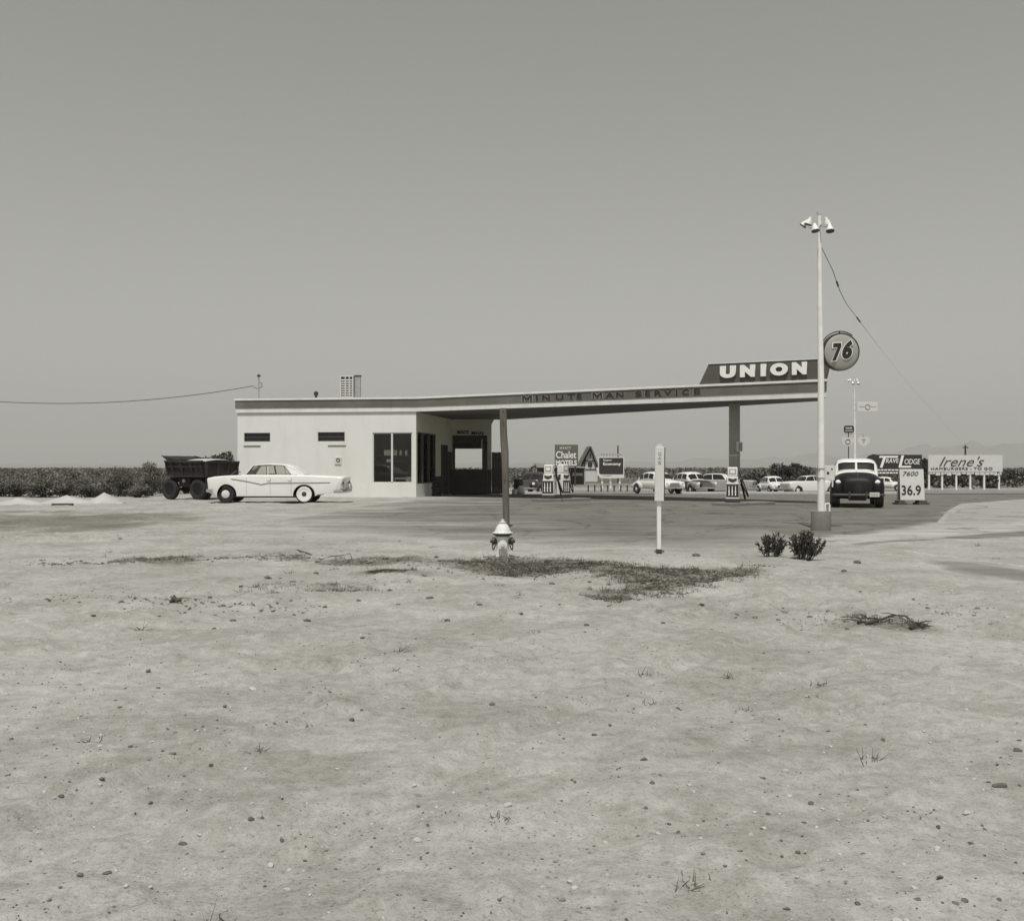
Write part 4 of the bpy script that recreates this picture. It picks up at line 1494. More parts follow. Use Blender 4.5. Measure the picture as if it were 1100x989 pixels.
# petrol pumps
def make_pump(loc, rz, label, sc=1.0):
    t = empty('petrol_pump', loc, rz, label, 'petrol pump', 'petrol pumps')
    mb = MB()
    mb.box(-0.29, 0.29, -0.24, 0.24, 0, 0.14)
    mb.build('base', M['dark_metal'], t, bevel=0.01)

    def taper(z0, z1, w0, w1, d0, d1, name, m, par=t, bev=0.02):
        mb = MB()
        mb.hexa([(-w0, -d0, z0), (w0, -d0, z0), (w0, d0, z0), (-w0, d0, z0), (-w1, -d1, z1), (w1, -d1, z1), (w1, d1, z1), (-w1, d1, z1)])
        return mb.build(name, m, par, bevel=bev)
    body = taper(0.142, 0.78, 0.27, 0.245, 0.20, 0.19, 'body', M['pole_white'])
    taper(0.76, 0.985, 0.255, 0.235, 0.06, 0.06, 'hose_bracket', M['dark_metal'], body, 0.004)
    pn = taper(0.22, 0.69, 0.245, 0.232, 0.212, 0.203, 'front_panel', M['car_dark'], body, 0.004)
    mb = MB()
    for x in (-0.135, -0.01, 0.115):
        mb.hexa([(x - 0.022, -0.219, 0.28), (x + 0.022, -0.219, 0.28), (x + 0.022, -0.206, 0.28), (x - 0.022, -0.206, 0.28),
                 (x - 0.014, -0.214, 0.65), (x + 0.014, -0.214, 0.65), (x + 0.014, -0.2, 0.65), (x - 0.014, -0.2, 0.65)])
        mb.lathe([(0.03, -0.224), (0.032, -0.215), (0.01, -0.21)], (x, 0, 0.43), 'Y', 10)
    mb.build('panel_bars', M['letter_white'], pn)
    mb = MB()
    mb.box(-0.245, 0.245, -0.205, 0.2, 0.70, 0.735)
    mb.build('trim_band', M['dark_metal'], body)
    neck = taper(0.785, 1.02, 0.235, 0.20, 0.18, 0.16, 'shoulder', M['pole_white'])
    mb = MB()
    mb.prism([(-0.16, -0.190, 0.97), (-0.17, -0.190, 0.89), (-0.09, -0.191, 0.84), (0, -0.196, 0.80), (0.09, -0.191, 0.84), (0.17, -0.190, 0.89), (0.16, -0.190, 0.97), (0, -0.193, 0.93)], (0, 0.02, 0))
    mb.build('badge', M['dark_metal'], neck)
    head = taper(1.024, 1.40, 0.195, 0.19, 0.16, 0.155, 'head', M['pole_white'], bev=0.03)
    mb = MB()
    mb.box(-0.13, 0.13, -0.166, -0.157, 1.12, 1.33)
    dl = mb.build('dial', M['sign_grey'], head, bevel=0.004)
    mb = MB()
    mb.box(-0.09, 0.09, -0.171, -0.167, 1.16, 1.29)
    mb.build('dial_window', M['letter_white'], dl)
    mb = MB()
    mb.box(0.236, 0.285, -0.06, 0.06, 0.62, 0.95)
    ho = mb.build('nozzle_boot', M['galv'], t, bevel=0.008)
    mb = MB()
    mb.tube([(0.30, 0, 0.98), (0.30, -0.02, 0.75), (0.285, -0.02, 0.66)], [0.03, 0.026, 0.016], 8)
    mb.build('nozzle', M['chrome'], ho)
    mb = MB()
    pts = []
    for i in range(17):
        a = i / 16
        pts.append((0.26 + 0.22 * math.sin(a * PI), 0.02 + 0.12 * a, 1.22 - 1.02 * math.sin(a * PI) * (0.9 if a < 0.5 else 0.95) - 0.24 * a))
    mb.tube(pts, 0.028, 8)
    pts2 = [(p[0] + 0.12 * math.sin(PI * i / 16), p[1] - 0.16, p[2] + 0.1 * math.sin(PI * i / 16)) for i, p in enumerate(pts)]
    mb2 = MB()
    mb2.tube(pts2, 0.024, 8)
    mb2.build('hose', M['rubber'], t, smooth=True)
    mb.build('hose', M['rubber'], t, smooth=True)
    t.scale = (sc, sc, sc)
    return t


for px, py, isl_lab, pump_lab, sc, rz in ((590.5, 538.8, 'concrete pump island under the left petrol pump', 'white and black petrol pump in front of the motel signs, left island', 1.08, R(-22)),
                                          (788.5, 543.4, 'concrete pump island at the foot of the right petrol pump by the steel column', 'white petrol pump with dark barred front beside the steel canopy column', 1.0, R(-14))):
    p = G(px, py)
    isl = MB()
    mt = Matrix.Translation((p.x + 0.55, p.y + 0.75, 0)) @ Matrix.Rotation(R(38), 4, 'Z')
    isl.box(-1.35, 1.35, -0.5, 0.5, -0.05, 0.13, mt)
    o = isl.build('pump_island', M['concrete'], bevel=0.03)
    tag(o, isl_lab, 'pump island', 'pump islands')
    make_pump((p.x, p.y + 0.24, 0.132), rz, pump_lab, sc * 0.985)
    if px < 700:
        make_pump((p.x + 0.62, p.y + 0.95, 0.132), R(50), 'second petrol pump on the left island, turned sideways behind the first', sc)

# ================================================================== PLANTS AND LITTER IN THE FOREGROUND
def plant(name, label, cat, loc, variants, stem, s, rz, group=None):
    t = empty(name, loc, rz, label, cat, group)
    t.scale = s if isinstance(s, tuple) else (s, s, s)
    for m_, me in variants:
        o = bpy.data.objects.new('foliage', me)
        o.parent = t
        link(o)
    if stem is not None:
        o = bpy.data.objects.new('stem', stem)
        o.parent = t
        link(o)
    return t


def stems_mesh(n, h, spread, r=0.03, seed=0, name='stem', m=None):
    rg = random.Random(seed)
    mb = MB()
    for k in range(n):
        a = rg.uniform(0, 2 * PI)
        sp = spread * rg.uniform(0.2, 1)
        p = [Vector((math.cos(a) * 0.05, math.sin(a) * 0.05, -0.05))]
        for i in range(1, 5):
            t = i / 4
            p.append(Vector((math.cos(a) * sp * t ** 1.3 + rg.uniform(-.05, .05) * spread, math.sin(a) * sp * t ** 1.3 + rg.uniform(-.05, .05) * spread, h * rg.uniform(0.75, 1) * t)))
        mb.tube(p, [r, r * 0.8, r * 0.6, r * 0.4, r * 0.2], 5)
    o = mb.build(name, m or M['stem'])
    me = o.data
    bpy.data.objects.remove(o)
    return me


def cloud_mesh(name, m, arr):
    o = mass(name, m, arr)
    me = o.data
    bpy.data.objects.remove(o)
    return me


# two spiky creosote shrubs beside the kerb
def spiky(n, h, spread, seed):
    rg = np.random.default_rng(seed)
    out = []
    stems = []
    for k in range(n):
        a = rg.uniform(0, 2 * PI)
        lean = rg.uniform(0.1, 1.0)
        top = np.array([math.cos(a) * spread * lean, math.sin(a) * spread * lean, h * (1.05 - 0.35 * lean) * rg.uniform(0.8, 1.1)])
        base = np.array([math.cos(a) * 0.05, math.sin(a) * 0.05, 0.0])
        stems.append((base, top))
        for j in range(34):
            t = rg.uniform(0.35, 1.03)
            p = base + (top - base) * t
            p[2] -= 0.06 * h * math.sin(PI * t)
            d = (top - base) / np.linalg.norm(top - base) + rg.normal(size=3) * 0.55
            d /= np.linalg.norm(d)
            s = np.cross(d, rg.normal(size=3))
            s /= np.linalg.norm(s)
            L, w_ = rg.uniform(0.05, 0.10), rg.uniform(0.008, 0.015)
            out.append([p, p + d * L * 0.5 + s * w_, p + d * L, p + d * L * 0.5 - s * w_])
    return np.array(out), stems


for k, (px, py, wpx, hpx, n, lab) in enumerate(((829, 601.5, 36, 27, 20, 'thinner left one of two dark spiky shrubs on the sand'), (864, 603, 43, 29, 34, 'bushier right one of two dark spiky shrubs near the kerb'))):
    p = G(px, py)
    sc = p.y / F
    arr, stems = spiky(n, hpx * sc, wpx * sc * 0.5, 100 + k)
    t = empty('desert_shrub', p, 0, lab, 'shrub', 'spiky desert shrubs')
    mass('foliage', M['leaf_dark'], arr, t)
    mb = MB()
    for a, b in stems:
        mb.tube([Vector(a) - Vector((0, 0, 0.05)), (Vector(a) + Vector(b)) / 2 - Vector((0, 0, 0.03)), Vector(b)], [0.008, 0.006, 0.003], 5)
    mb.build('stem', M['stem'], t)
    # shed twigs and leaves around the foot
p = G(820, 607)
mb = MB()
mb.box(-0.16, 0.12, -0.07, 0.05, 0.0, 0.03, Matrix.Translation(p) @ Matrix.Rotation(0.4, 4, 'Z') @ Matrix.Rotation(0.12, 4, 'X'))
tag(mb.build('scrap_board', M['sign_white'], bevel=0.006), 'small white scrap of board on the sand below the spiky shrubs', 'scrap')

# matted dead weeds
weeds = []
rgw = np.random.default_rng(5)
for qi, q in enumerate(WEEDS):
    qx = [p[0] for p in q]
    qy = [p[1] for p in q]
    area = (max(qx) - min(qx)) * (max(qy) - min(qy))
    n = int(area * (2200 if qi < 2 else 260))
    x = rgw.uniform(min(qx) - 0.4, max(qx) + 0.4, n)
    y = rgw.uniform(min(qy) - 0.4, max(qy) + 0.4, n)
    dd = polydist(x, y, q) + (fbm(x * 1.6, y * 1.6, 5, 77) - 0.5) * 2.6
    kk = dd > rgw.uniform(0.0, 0.45, n)
    x, y = x[kk], y[kk]
    n = len(x)
    if n == 0:
        continue
    z = sand_height(x, y)
    p = np.stack([x, y, z + 0.004], -1)
    d = rgw.normal(size=(n, 3))
    d[:, 2] = np.abs(d[:, 2]) * 0.4
    d /= np.linalg.norm(d, axis=1)[:, None]
    s = np.cross(d, rgw.normal(size=(n, 3)))
    s /= np.linalg.norm(s, axis=1)[:, None]
    L = rgw.uniform(0.015, 0.055, n)[:, None]
    w_ = rgw.uniform(0.002, 0.006, n)[:, None]
    weeds.append(np.stack([p - s * w_, p + s * w_, p + d * L + s * w_ * 0.4, p + d * L - s * w_ * 0.4], 1))
# standing tufts among the matted weeds, and a thin scatter of dead stalks over the lot
tx_, ty_ = [], []
for qi, q in enumerate(WEEDS):
    n = 170 if qi < 2 else 36
    a, b = [p[0] for p in q], [p[1] for p in q]
    x, y = rgw.uniform(min(a), max(a), n * 4), rgw.uniform(min(b), max(b), n * 4)
    kk = polydist(x, y, q) > -0.15
    tx_.append(x[kk][:n])
    ty_.append(y[kk][:n])
n = 60
y = 3.2 + 17 * rgw.random(n)
tx_.append((rgw.random(n) - 0.5) * 1.2 * y)
ty_.append(y)
x, y = np.concatenate(tx_), np.concatenate(ty_)
kk = polydist(x, y, APRON) < -0.4
x, y = x[kk], y[kk]
m_ = 16
P_ = np.repeat(np.stack([x, y, sand_height(x, y)], -1), m_, 0) + rgw.normal(size=(len(x) * m_, 3)) * np.array([0.035, 0.035, 0.0])
sz = np.repeat(rgw.uniform(0.3, 1.2, len(x)), m_)[:, None]
d = rgw.normal(size=P_.shape)
d[:, 2] = np.abs(d[:, 2]) * 1.1 + 0.25
d /= np.linalg.norm(d, axis=1)[:, None]
s_ = np.cross(d, rgw.normal(size=P_.shape))
s_ /= np.linalg.norm(s_, axis=1)[:, None]
L = rgw.uniform(0.015, 0.09, len(P_))[:, None] * sz
w_ = 0.0028
weeds.append(np.stack([P_ - s_ * w_, P_ + s_ * w_, P_ + d * L + s_ * w_ * 0.3, P_ + d * L - s_ * w_ * 0.3], 1))
tag(mass('dead_weeds', M['dry_weed'], np.concatenate(weeds)), kind='stuff')


# stones and gravel
def rock_arr(n, seed):
    rg = np.random.default_rng(seed)
    b = bmesh.new()
    bmesh.ops.create_icosphere(b, subdivisions=1 if n > 4000 else 2, radius=1.0)
    ico = np.array([v.co[:] for v in b.verts])
    fcs = [tuple(v.index for v in f.verts) for f in b.faces]
    b.free()
    k = len(ico)
    # a few angular prototypes: clip the ball with random planes
    protos = []
    for _ in range(12):
        v = ico * rg.uniform(0.8, 1.2, 3)
        for _ in range(7):
            nrm = rg.normal(size=3)
            nrm /= np.linalg.norm(nrm)
            dd = v @ nrm
            lim = rg.uniform(0.45, 0.8)
            v = v - np.outer(np.maximum(dd - lim, 0), nrm)
        protos.append(v * (1 + rg.normal(size=(k, 1)) * 0.04))
    v = np.array(protos)[rg.integers(0, 12, n)]
    a = rg.uniform(0, 2 * PI, n)
    c, s = np.cos(a)[:, None], np.sin(a)[:, None]
    v = np.stack([v[..., 0] * c - v[..., 1] * s, v[..., 0] * s + v[..., 1] * c, v[..., 2]], -1)
    return v, fcs


def gravel(name, m, n, size, ymin, ymax, seed, cl=0.0):
    rg = np.random.default_rng(seed)
    y = ymin + (ymax - ymin) * rg.random(n) ** 1.7
    x = (rg.random(n) - 0.5) * 2 * (0.62 * y + 1.5)
    k = (polydist(x, y, APRON) < -0.4)
    if cl:
        k &= fbm(x * 0.9, y * 0.9, 4, seed) + rg.normal(size=n) * 0.06 > cl
    x, y = x[k], y[k]
    n = len(x)
    s = size * np.exp(rg.normal(size=n) * 0.5)
    v, f = rock_arr(n, seed)
    v = v * s[:, None, None] * np.array([1, 1, 0.65])
    v = v + np.stack([x, y, sand_height(x, y) + s * 0.1], -1)[:, None, :]
    tri = v[:, np.array(f)].reshape(-1, 3, 3)
    return tag(mass(name, m, tri), kind='stuff')


gravel('gravel', M['stone'], 16000, 0.0042, 2.6, 26, 201, 0.45)
gravel('gravel', M['stone_dark'], 6000, 0.0055, 2.8, 24, 202, 0.5)
gravel('gravel', M['mound'], 5000, 0.0065, 2.8, 24, 203, 0.48)

# broken crust and rubble along the old track edge
for ci, (q0, q1, n_) in enumerate((((60, 606), (300, 598), 900), ((300, 600), (480, 604), 900), ((480, 606), (640, 640), 500), ((880, 668), (1000, 655), 420), ((60, 640), (300, 655), 500))):
    rgc = np.random.default_rng(500 + ci)
    a_, b_ = G(*q0), G(*q1)
    t_ = rgc.random(n_)
    x = a_.x + (b_.x - a_.x) * t_ + rgc.normal(size=n_) * 0.5
    y = a_.y + (b_.y - a_.y) * t_ + rgc.normal(size=n_) * 0.28
    kk = fbm(x * 1.2, y * 1.2, 3, 55 + ci) > 0.46
    x, y = x[kk], y[kk]
    s = (0.0095 if ci < 2 else 0.007) * np.exp(rgc.normal(size=len(x)) * 0.6)
    v, f = rock_arr(len(x), 520 + ci)
    v = v * s[:, None, None] * np.array([1.2, 1, 0.7]) + np.stack([x, y, sand_height(x, y) + s * 0.2], -1)[:, None, :]
    tag(mass('rubble', M['stone'] if ci % 2 else M['stone_dark'], v[:, np.array(f)].reshape(-1, 3, 3)), kind='stuff')

stones = [(129, 579), (288, 622), (301, 621.5), (259, 631), (187, 638), (190, 647), (271, 650), (154, 660), (171, 664.5), (250, 667), (230, 676), (339.5, 617), (315, 625.5), (419, 634),
          (428, 648), (461.5, 643), (515.6, 653), (349, 652), (455, 621), (469, 599), (601, 652), (753.5, 652), (690.6, 602.5), (748, 598), (593, 630), (764.6, 676), (712.6, 674), (654.7, 650.5),
          (906.6, 617), (920.7, 605), (924, 634), (814, 639), (841, 652), (981, 646), (996, 654), (926, 668), (910, 674), (683, 637), (222, 655), (385, 645), (480, 668), (560, 664), (870, 662), (790, 660), (100, 668),
          (85, 648), (330, 670), (630, 672)]
rmeshes = []
for k in range(6):
    bmk = MB()
    bmesh.ops.create_icosphere(bmk.bm, subdivisions=2, radius=1.0)
    rr = random.Random(k)
    for v in bmk.bm.verts:
        nn = 0.55 + 0.9 * float(vnoise(v.co.x * 1.9 + k * 5, v.co.y * 1.9 + v.co.z * 1.3, k))
        v.co = Vector((v.co.x * nn * 1.25, v.co.y * nn, v.co.z * nn * 0.7))
    o = bmk.build('stone', M['stone_dark'], smooth=True, angle=30)
    rmeshes.append(o.data)
    bpy.data.objects.remove(o)
big = {(906.6, 617): 1.2, (753.5, 652): 1.6, (190, 647): 1.5, (339.5, 617): 1.3, (288, 622): 1.5, (601, 652): 1.0, (515.6, 653): 1.0}
for k, (px, py) in enumerate(stones):
    p = G(px, py)
    o = bpy.data.objects.new('stone', rmeshes[k % 6])
    s = (0.014 + 0.014 * random.random()) * big.get((px, py), 0.8 + 0.5 * random.random()) * p.y / 12
    o.location = (p.x, p.y, float(sand_height(np.array([p.x]), np.array([p.y]))[0]) + s * 0.2)
    o.scale = (s * random.uniform(1, 1.7), s, s)
    o.rotation_euler = (0, 0, random.uniform(0, 6))
    link(o)
    tag(o, 'small dark stone lying loose on the pale sand', 'stone', 'dark stones on the sand')


def branch(name, label, pts, r, side, m, cat='branch'):
    t = empty(name, G(*pts[0]), 0, label, cat)
    mb = MB()
    P = []
    for i, (px, py, h) in enumerate(pts_h(pts)):
        g = G(px, py)
        P.append(Vector((g.x, g.y, h + float(sand_height(np.array([g.x]), np.array([g.y]))[0]) + r)))
    mb.tube(P, [r * (1 - 0.7 * i / (len(P) - 1)) for i in range(len(P))], 6)
    mb.build('limb', m, t, True)
    if side:
        mb = MB()
        rr = random.Random(len(pts))
        for k in range(side):
            i = rr.randrange(0, len(P) - 1)
            a = P[i].lerp(P[i + 1], rr.random())
            d = Vector((rr.uniform(-1, 1), rr.uniform(-0.8, 0.8), rr.uniform(0.0, 0.12)))
            mb.tube([a, a + d * 0.12, a + d * 0.22 + Vector((0, 0, -0.02))], [r * 0.5, r * 0.35, r * 0.15], 5)
        mb.build('twig', m, t, True)
    return t


def pts_h(pts):
    n = len(pts)
    return [(p[0], p[1], 0.05 * math.sin(PI * i / (n - 1)) ** 2 * (0.4 + 0.6 * (i % 2))) for i, p in enumerate(pts)]


branch('dry_branch', 'long crooked dry branch lying on the sand at the lower right', [(930, 671), (946, 666), (958, 661), (972, 664), (984, 671), (992, 672)], 0.013, 9, M['stem'])
branch('dry_branch', 'short dark stick on the sand left of the long crooked branch', [(922, 670), (928, 667.5), (933, 665.5)], 0.016, 4, M['stem'])
branch('dry_branch', 'thick dry twig curled on the sand, rightmost of the fallen branches', [(978, 674), (984, 672.5), (990, 674), (999, 672)], 0.018, 4, M['stem'])
branch('old_wire', 'thin bent length of old wire lying on the sand at left', [(319, 591), (332, 595), (345, 600.5), (355, 600), (366, 597.5), (376, 596.5), (378, 599), (374, 603)], 0.011, 0, M['dark_metal'], 'wire')
branch('dry_branch', 'dark dry stick lying on the sand left of the weeds', [(398, 615), (415, 615.5), (424, 617), (437, 617.5)], 0.016, 3, M['stem'])
branch('dry_branch', 'dark dry stick on the sand in front of the cream sedan', [(183, 648.3), (187, 647), (191, 647.2), (195, 646)], 0.014, 3, M['stem'])

# ================================================================== VEHICLES
def add_wheel(parent, x, y, r, w, side, ww=False, hub=True):
    """wheel group: tyre with rim and whitewall as sub-parts; side = +1 for the +y flank"""
    mt = Matrix.Translation((x, y, r))
    s = side
    mb = MB()
    mb.lathe([(r * 0.55, -s * w * 0.5), (r * 0.9, -s * w * 0.5), (r, -s * w * 0.3), (r * 1.0, s * w * 0.3), (r * 0.93, s * w * 0.48), (r * 0.66, s * w * 0.52), (r * 0.6, s * w * 0.4), (r * 0.3, s * w * 0.3)], (x, y, r), 'Y', 28)
    ty = mb.build('wheel', M['rubber'], parent, smooth=True)
    if ww:
        mb = MB()
        mb.lathe([(r * 0.61, s * w * 0.44), (r * 0.64, s * w * 0.535), (r * 0.84, s * w * 0.525), (r * 0.86, s * w * 0.46)], (x, y, r), 'Y', 28)
        mb.build('whitewall', M['whitewall'], ty, smooth=True)
    mb = MB()
    if hub:
        mb.lathe([(r * 0.60, s * w * 0.36), (r * 0.58, s * w * 0.43), (r * 0.50, s * w * 0.40), (r * 0.44, s * w * 0.38)], (x, y, r), 'Y', 24)
        mb.build('rim', M['rubber'], ty, smooth=True)
        mb = MB()
        hr = 0.30 if ww else 0.45
        mb.lathe([(r * hr, s * w * 0.36), (r * hr, s * w * 0.44), (r * hr * 0.7, s * w * 0.52), (r * 0.02, s * w * 0.56)], (x, y, r), 'Y', 24)
        mb.build('hubcap', M['dark_metal'] if ww else M['sign_white'], ty, smooth=True)
    else:
        mb.lathe([(r * 0.56, s * w * 0.36), (r * 0.5, s * w * 0.42), (r * 0.2, s * w * 0.30), (r * 0.02, s * w * 0.34)], (x, y, r), 'Y', 20)
        mb.build('rim', M['car_black'], ty, smooth=True)
    return ty


def body_layers(prof, hw, zs, zt, xw, name, m, parent, smooth_ang=38):
    """side profile (closed list of x,z) swept across the car with rounded flanks"""
    lay = [(-1.0, 0.05, 0.075), (-0.985, 0.028, 0.042), (-0.945, 0.012, 0.018), (-0.85, 0.003, 0.006), (-0.4, 0.0, 0.0), (0.4, 0.0, 0.0), (0.85, 0.003, 0.006), (0.945, 0.012, 0.018), (0.985, 0.028, 0.042), (1.0, 0.05, 0.075)]
    bm = bmesh.new()
    rings = []
    for s, ins, drop in lay:
        ring = []
        for x, z in prof:
            up = min(max((z - zs) / (zt - zs), 0), 1)
            e = min(max((abs(x) - xw) / 0.6, 0), 1)
            ring.append(bm.verts.new((x * (1 - ins * 0.9 * e), s * hw, z - drop * up ** 2)))
        rings.append(ring)
    n = len(prof)
    for a, b in zip(rings[:-1], rings[1:]):
        for i in range(n):
            bm.faces.new([a[i], a[(i + 1) % n], b[(i + 1) % n], b[i]])
    bm.faces.new(rings[0][::-1])
    bm.faces.new(rings[-1])
    bmesh.ops.triangulate(bm, faces=[f for f in bm.faces if len(f.verts) > 4])
    bmesh.ops.recalc_face_normals(bm, faces=bm.faces)
    me = bpy.data.meshes.new(name)
    bm.to_mesh(me)
    bm.free()
    me.materials.append(m)
    for p in me.polygons:
        p.use_smooth = True
    me.set_sharp_from_angle(angle=R(smooth_ang))
    o = bpy.data.objects.new(name, me)
    o.parent = parent
    link(o)
    return o


def arch(xc, r, zc, zs, n=14):
    a0 = math.asin(max(min((zs - zc) / r, 1), -1))
    return [(xc + r * math.cos(PI - a0 - (PI - 2 * a0) * i / n), zc + r * math.sin(PI - a0 - (PI - 2 * a0) * i / n)) for i in range(n + 1)]


def cabin(parent, rear_b, front_b, rear_t, front_t, zb, zt, wb, wt, m, glass, pill=(), roof_th=0.09, solid=False):
    """greenhouse: pillars, roof and glass panes. pillars: list of (t_bottom, t_top, width) from rear 0 to front 1"""
    def P(t, s, h):
        x = (rear_b + (front_b - rear_b) * t) * (1 - h) + (rear_t + (front_t - rear_t) * t) * h
        w = wb * (1 - h) + wt * h
        return Vector((x, s * w, zb + (zt - roof_th * 0.6 - zb) * h))
    mb = MB()
    # crowned roof skin
    def roof(u, v):
        x = rear_t - 0.06 + (front_t - rear_t + 0.14) * u
        y = (v * 2 - 1) * (wt + 0.025)
        c = 1 - (abs(v * 2 - 1)) ** 3.2
        e = 1 - (abs(u * 2 - 1)) ** 2.4
        return (x, y, zt - roof_th * 0.75 + roof_th * 0.95 * c * (0.1 + 0.9 * e))
    mb.surf(roof, 14, 14)
    rf = mb.build('roof', m, parent, smooth=True, solid=-0.05)
    mb = MB()
    for s in (-1, 1):
        for tb, tt, w in pill:
            a, b = P(tb, s, 0), P(tt, s, 1)
            ex = Vector((w / 2, 0, 0))
            ey = Vector((0, -s * 0.05, 0))
            up_ = Vector((0, 0, 0.0))
            mb.hexa([a - ex, a + ex, a + ex + ey, a - ex + ey, b - ex * 0.9, b + ex * 0.9, b + ex * 0.9 + ey, b - ex * 0.9 + ey])
        a, b = P(0, s, 0.93), P(1, s, 0.93)
        mb.hexa([a, b, b + Vector((0, -s * 0.05, 0)), a + Vector((0, -s * 0.05, 0)), a + Vector((0, 0, 0.04)), b + Vector((0, 0, 0.04)), b + Vector((0, -s * 0.05, 0.04)), a + Vector((0, -s * 0.05, 0.04))])
    mb.build('pillar', m, rf)
    for s in (-1, 1):
        o_ = Vector((0, -s * 0.02, 0))
        mb = MB()
        mb.poly([P(0.03, s, 0) + o_, P(0.97, s, 0) + o_, P(0.97, s, 1) + o_, P(0.03, s, 1) + o_])
        mb.build('side_window', glass, parent, recalc=False)
    mb = MB()
    mb.surf(lambda u, v: P(1, 1 - 2 * u, v) + Vector((0.13 * (1 - (2 * u - 1) ** 2) * (1 - 0.6 * v) - 0.015, 0, 0)), 10, 4)
    mb.build('windscreen', glass, parent, smooth=True)
    mb = MB()
    mb.surf(lambda u, v: P(0, 1 - 2 * u, v) - Vector((0.13 * (1 - (2 * u - 1) ** 2) * (1 - 0.6 * v) - 0.015, 0, 0)), 10, 4)
    mb.build('rear_window', glass, parent, smooth=True)
    return P


# ---- the cream sedan parked by the white wall
def make_sedan(label, loc, rz, paint, ww, detail, name='parked_car', group=None, roof_paint=None, sc=1.0, glass='car_glass'):
    t = empty(name, loc, rz, label, 'car', group)
    t.scale = (sc, sc, sc)
    xf, xr = 2.10, -1.20
    zsill = 0.27
    prof = [(-2.72, 0.52), (-2.55, 0.44), (-1.75, 0.36)] + arch(xr, 0.46, 0.34, zsill + 0.02) + arch(xf, 0.47, 0.35, zsill + 0.02) + \
        [(2.62, 0.34), (2.80, 0.42), (2.87, 0.62), (2.90, 0.98), (2.84, 1.06), (2.6, 1.115), (2.2, 1.15), (1.7, 1.17), (1.42, 1.185), (1.3, 1.195),
         (-1.1, 1.19), (-1.5, 1.175), (-2.0, 1.155), (-2.4, 1.14), (-2.72, 1.125), (-2.86, 1.10), (-2.90, 1.05), (-2.80, 0.8), (-2.82, 0.62)]
    body = body_layers(prof, 0.95, zsill, 1.18, 1.9, 'body', paint, t)
    mb = MB()
    mb.box(-1.3, 2.3, -0.66, 0.66, 0.22, 0.42)
    mb.box(-1.9, 2.75, -0.66, 0.66, 0.42, 0.9)
    mb.build('chassis', M['dark_metal'], t)
    for x in (xf, xr):
        for s in (-1, 1):
            add_wheel(t, x, s * 0.83, 0.375, 0.2, s, ww and x == xr, True)
    zb, wb = 1.175, 0.80
    RX = [-1.16, -1.05, -0.9, -0.72, -0.5, -0.2, 0.3, 0.75, 1.0, 1.06]
    RZ = [1.175, 1.235, 1.345, 1.47, 1.565, 1.615, 1.635, 1.615, 1.57, 1.545]
    RW = [0.80, 0.785, 0.745, 0.70, 0.665, 0.645, 0.64, 0.64, 0.645, 0.65]

    def rz_(x):
        return float(np.interp(x, RX, RZ))

    def side(x, z, s):
        h = (z - zb) / (1.6 - zb)
        return Vector((x, s * (wb + (0.645 - wb) * min(h, 1.05)), z))

    def shell(u, v):
        x = RX[0] + (RX[-1] - RX[0]) * u
        k = 1 - abs(v * 2 - 1) ** 3.0
        return Vector((x, (v * 2 - 1) * (float(np.interp(x, RX, RW)) + 0.012), rz_(x) - 0.035 + 0.045 * k))
    rp = roof_paint or paint
    mb = MB()
    mb.surf(shell, 40, 16)
    rf = mb.build('roof', rp, t, smooth=True, solid=-0.03)
    gl = M[glass]
    mb = MB()
    mb.surf(lambda u, v: shell(0.05 + 0.22 * u, 0.05 + 0.90 * v) + Vector((-0.006, 0, 0.007)), 10, 12)
    mb.build('rear_window', M['far_glass'], rf, smooth=True)
    mb = MB()
    for s in (-1, 1):
        q = [(-1.15, zb), (-0.66, zb), (-0.34, 1.565), (-0.5, rz_(-0.5) - 0.03), (-0.72, rz_(-0.72) - 0.03), (-0.9, rz_(-0.9) - 0.03), (-1.05, rz_(-1.05) - 0.03)]
        mb.prism([side(x, z, s) for x, z in q], (0, -s * 0.04, 0))
        for x0, x1, w in ((1.31, 1.02, 0.045), (0.36, 0.40, 0.05)):
            mb.hexa([side(x0 - w / 2, zb, s), side(x0 + w / 2, zb, s), side(x0 + w / 2, zb, s) - Vector((0, s * 0.04, 0)), side(x0 - w / 2, zb, s) - Vector((0, s * 0.04, 0)),
                     side(x1 - w / 2, 1.575, s), side(x1 + w / 2, 1.575, s), side(x1 + w / 2, 1.575, s) - Vector((0, s * 0.04, 0)), side(x1 - w / 2, 1.575, s) - Vector((0, s * 0.04, 0))])
    mb.build('pillar', rp, rf)
    for s in (-1, 1):
        mb = MB()
        mb.poly([side(x, z, s) - Vector((0, s * 0.02, 0)) for x, z in ((-0.64, zb), (1.28, zb), (1.0, 1.565), (-0.32, 1.565))])
        mb.build('side_window', gl, t, recalc=False)
    mb = MB()

    def ws(u, v):
        a = side(1.33 - 0.28 * v, zb + 0.375 * v, 1)
        y = a.y * (1 - 2 * u)
        return Vector((a.x + 0.16 * (1 - (2 * u - 1) ** 2) * (1 - 0.75 * v), y, a.z))
    mb.surf(ws, 12, 4)
    mb.build('windscreen', gl, t, smooth=True)
    mb = MB()
    mb.box(0.35, 0.55, -0.66, 0.66, 0.75, 1.22).box(-0.75, -0.55, -0.68, 0.68, 0.75, 1.2)
    mb.build('seat', M['seat'], t, bevel=0.05)
    # bumpers, lights, grille
    mb = MB()
    mb.tube([(2.62, 0.97, 0.52), (2.86, 0.9, 0.52), (2.98, 0.5, 0.52), (3.0, 0, 0.52), (2.98, -0.5, 0.52), (2.86, -0.9, 0.52), (2.62, -0.97, 0.52)], 0.075, 8)
    mb.build('front_bumper', M['chrome'], t, smooth=True)
    mb = MB()
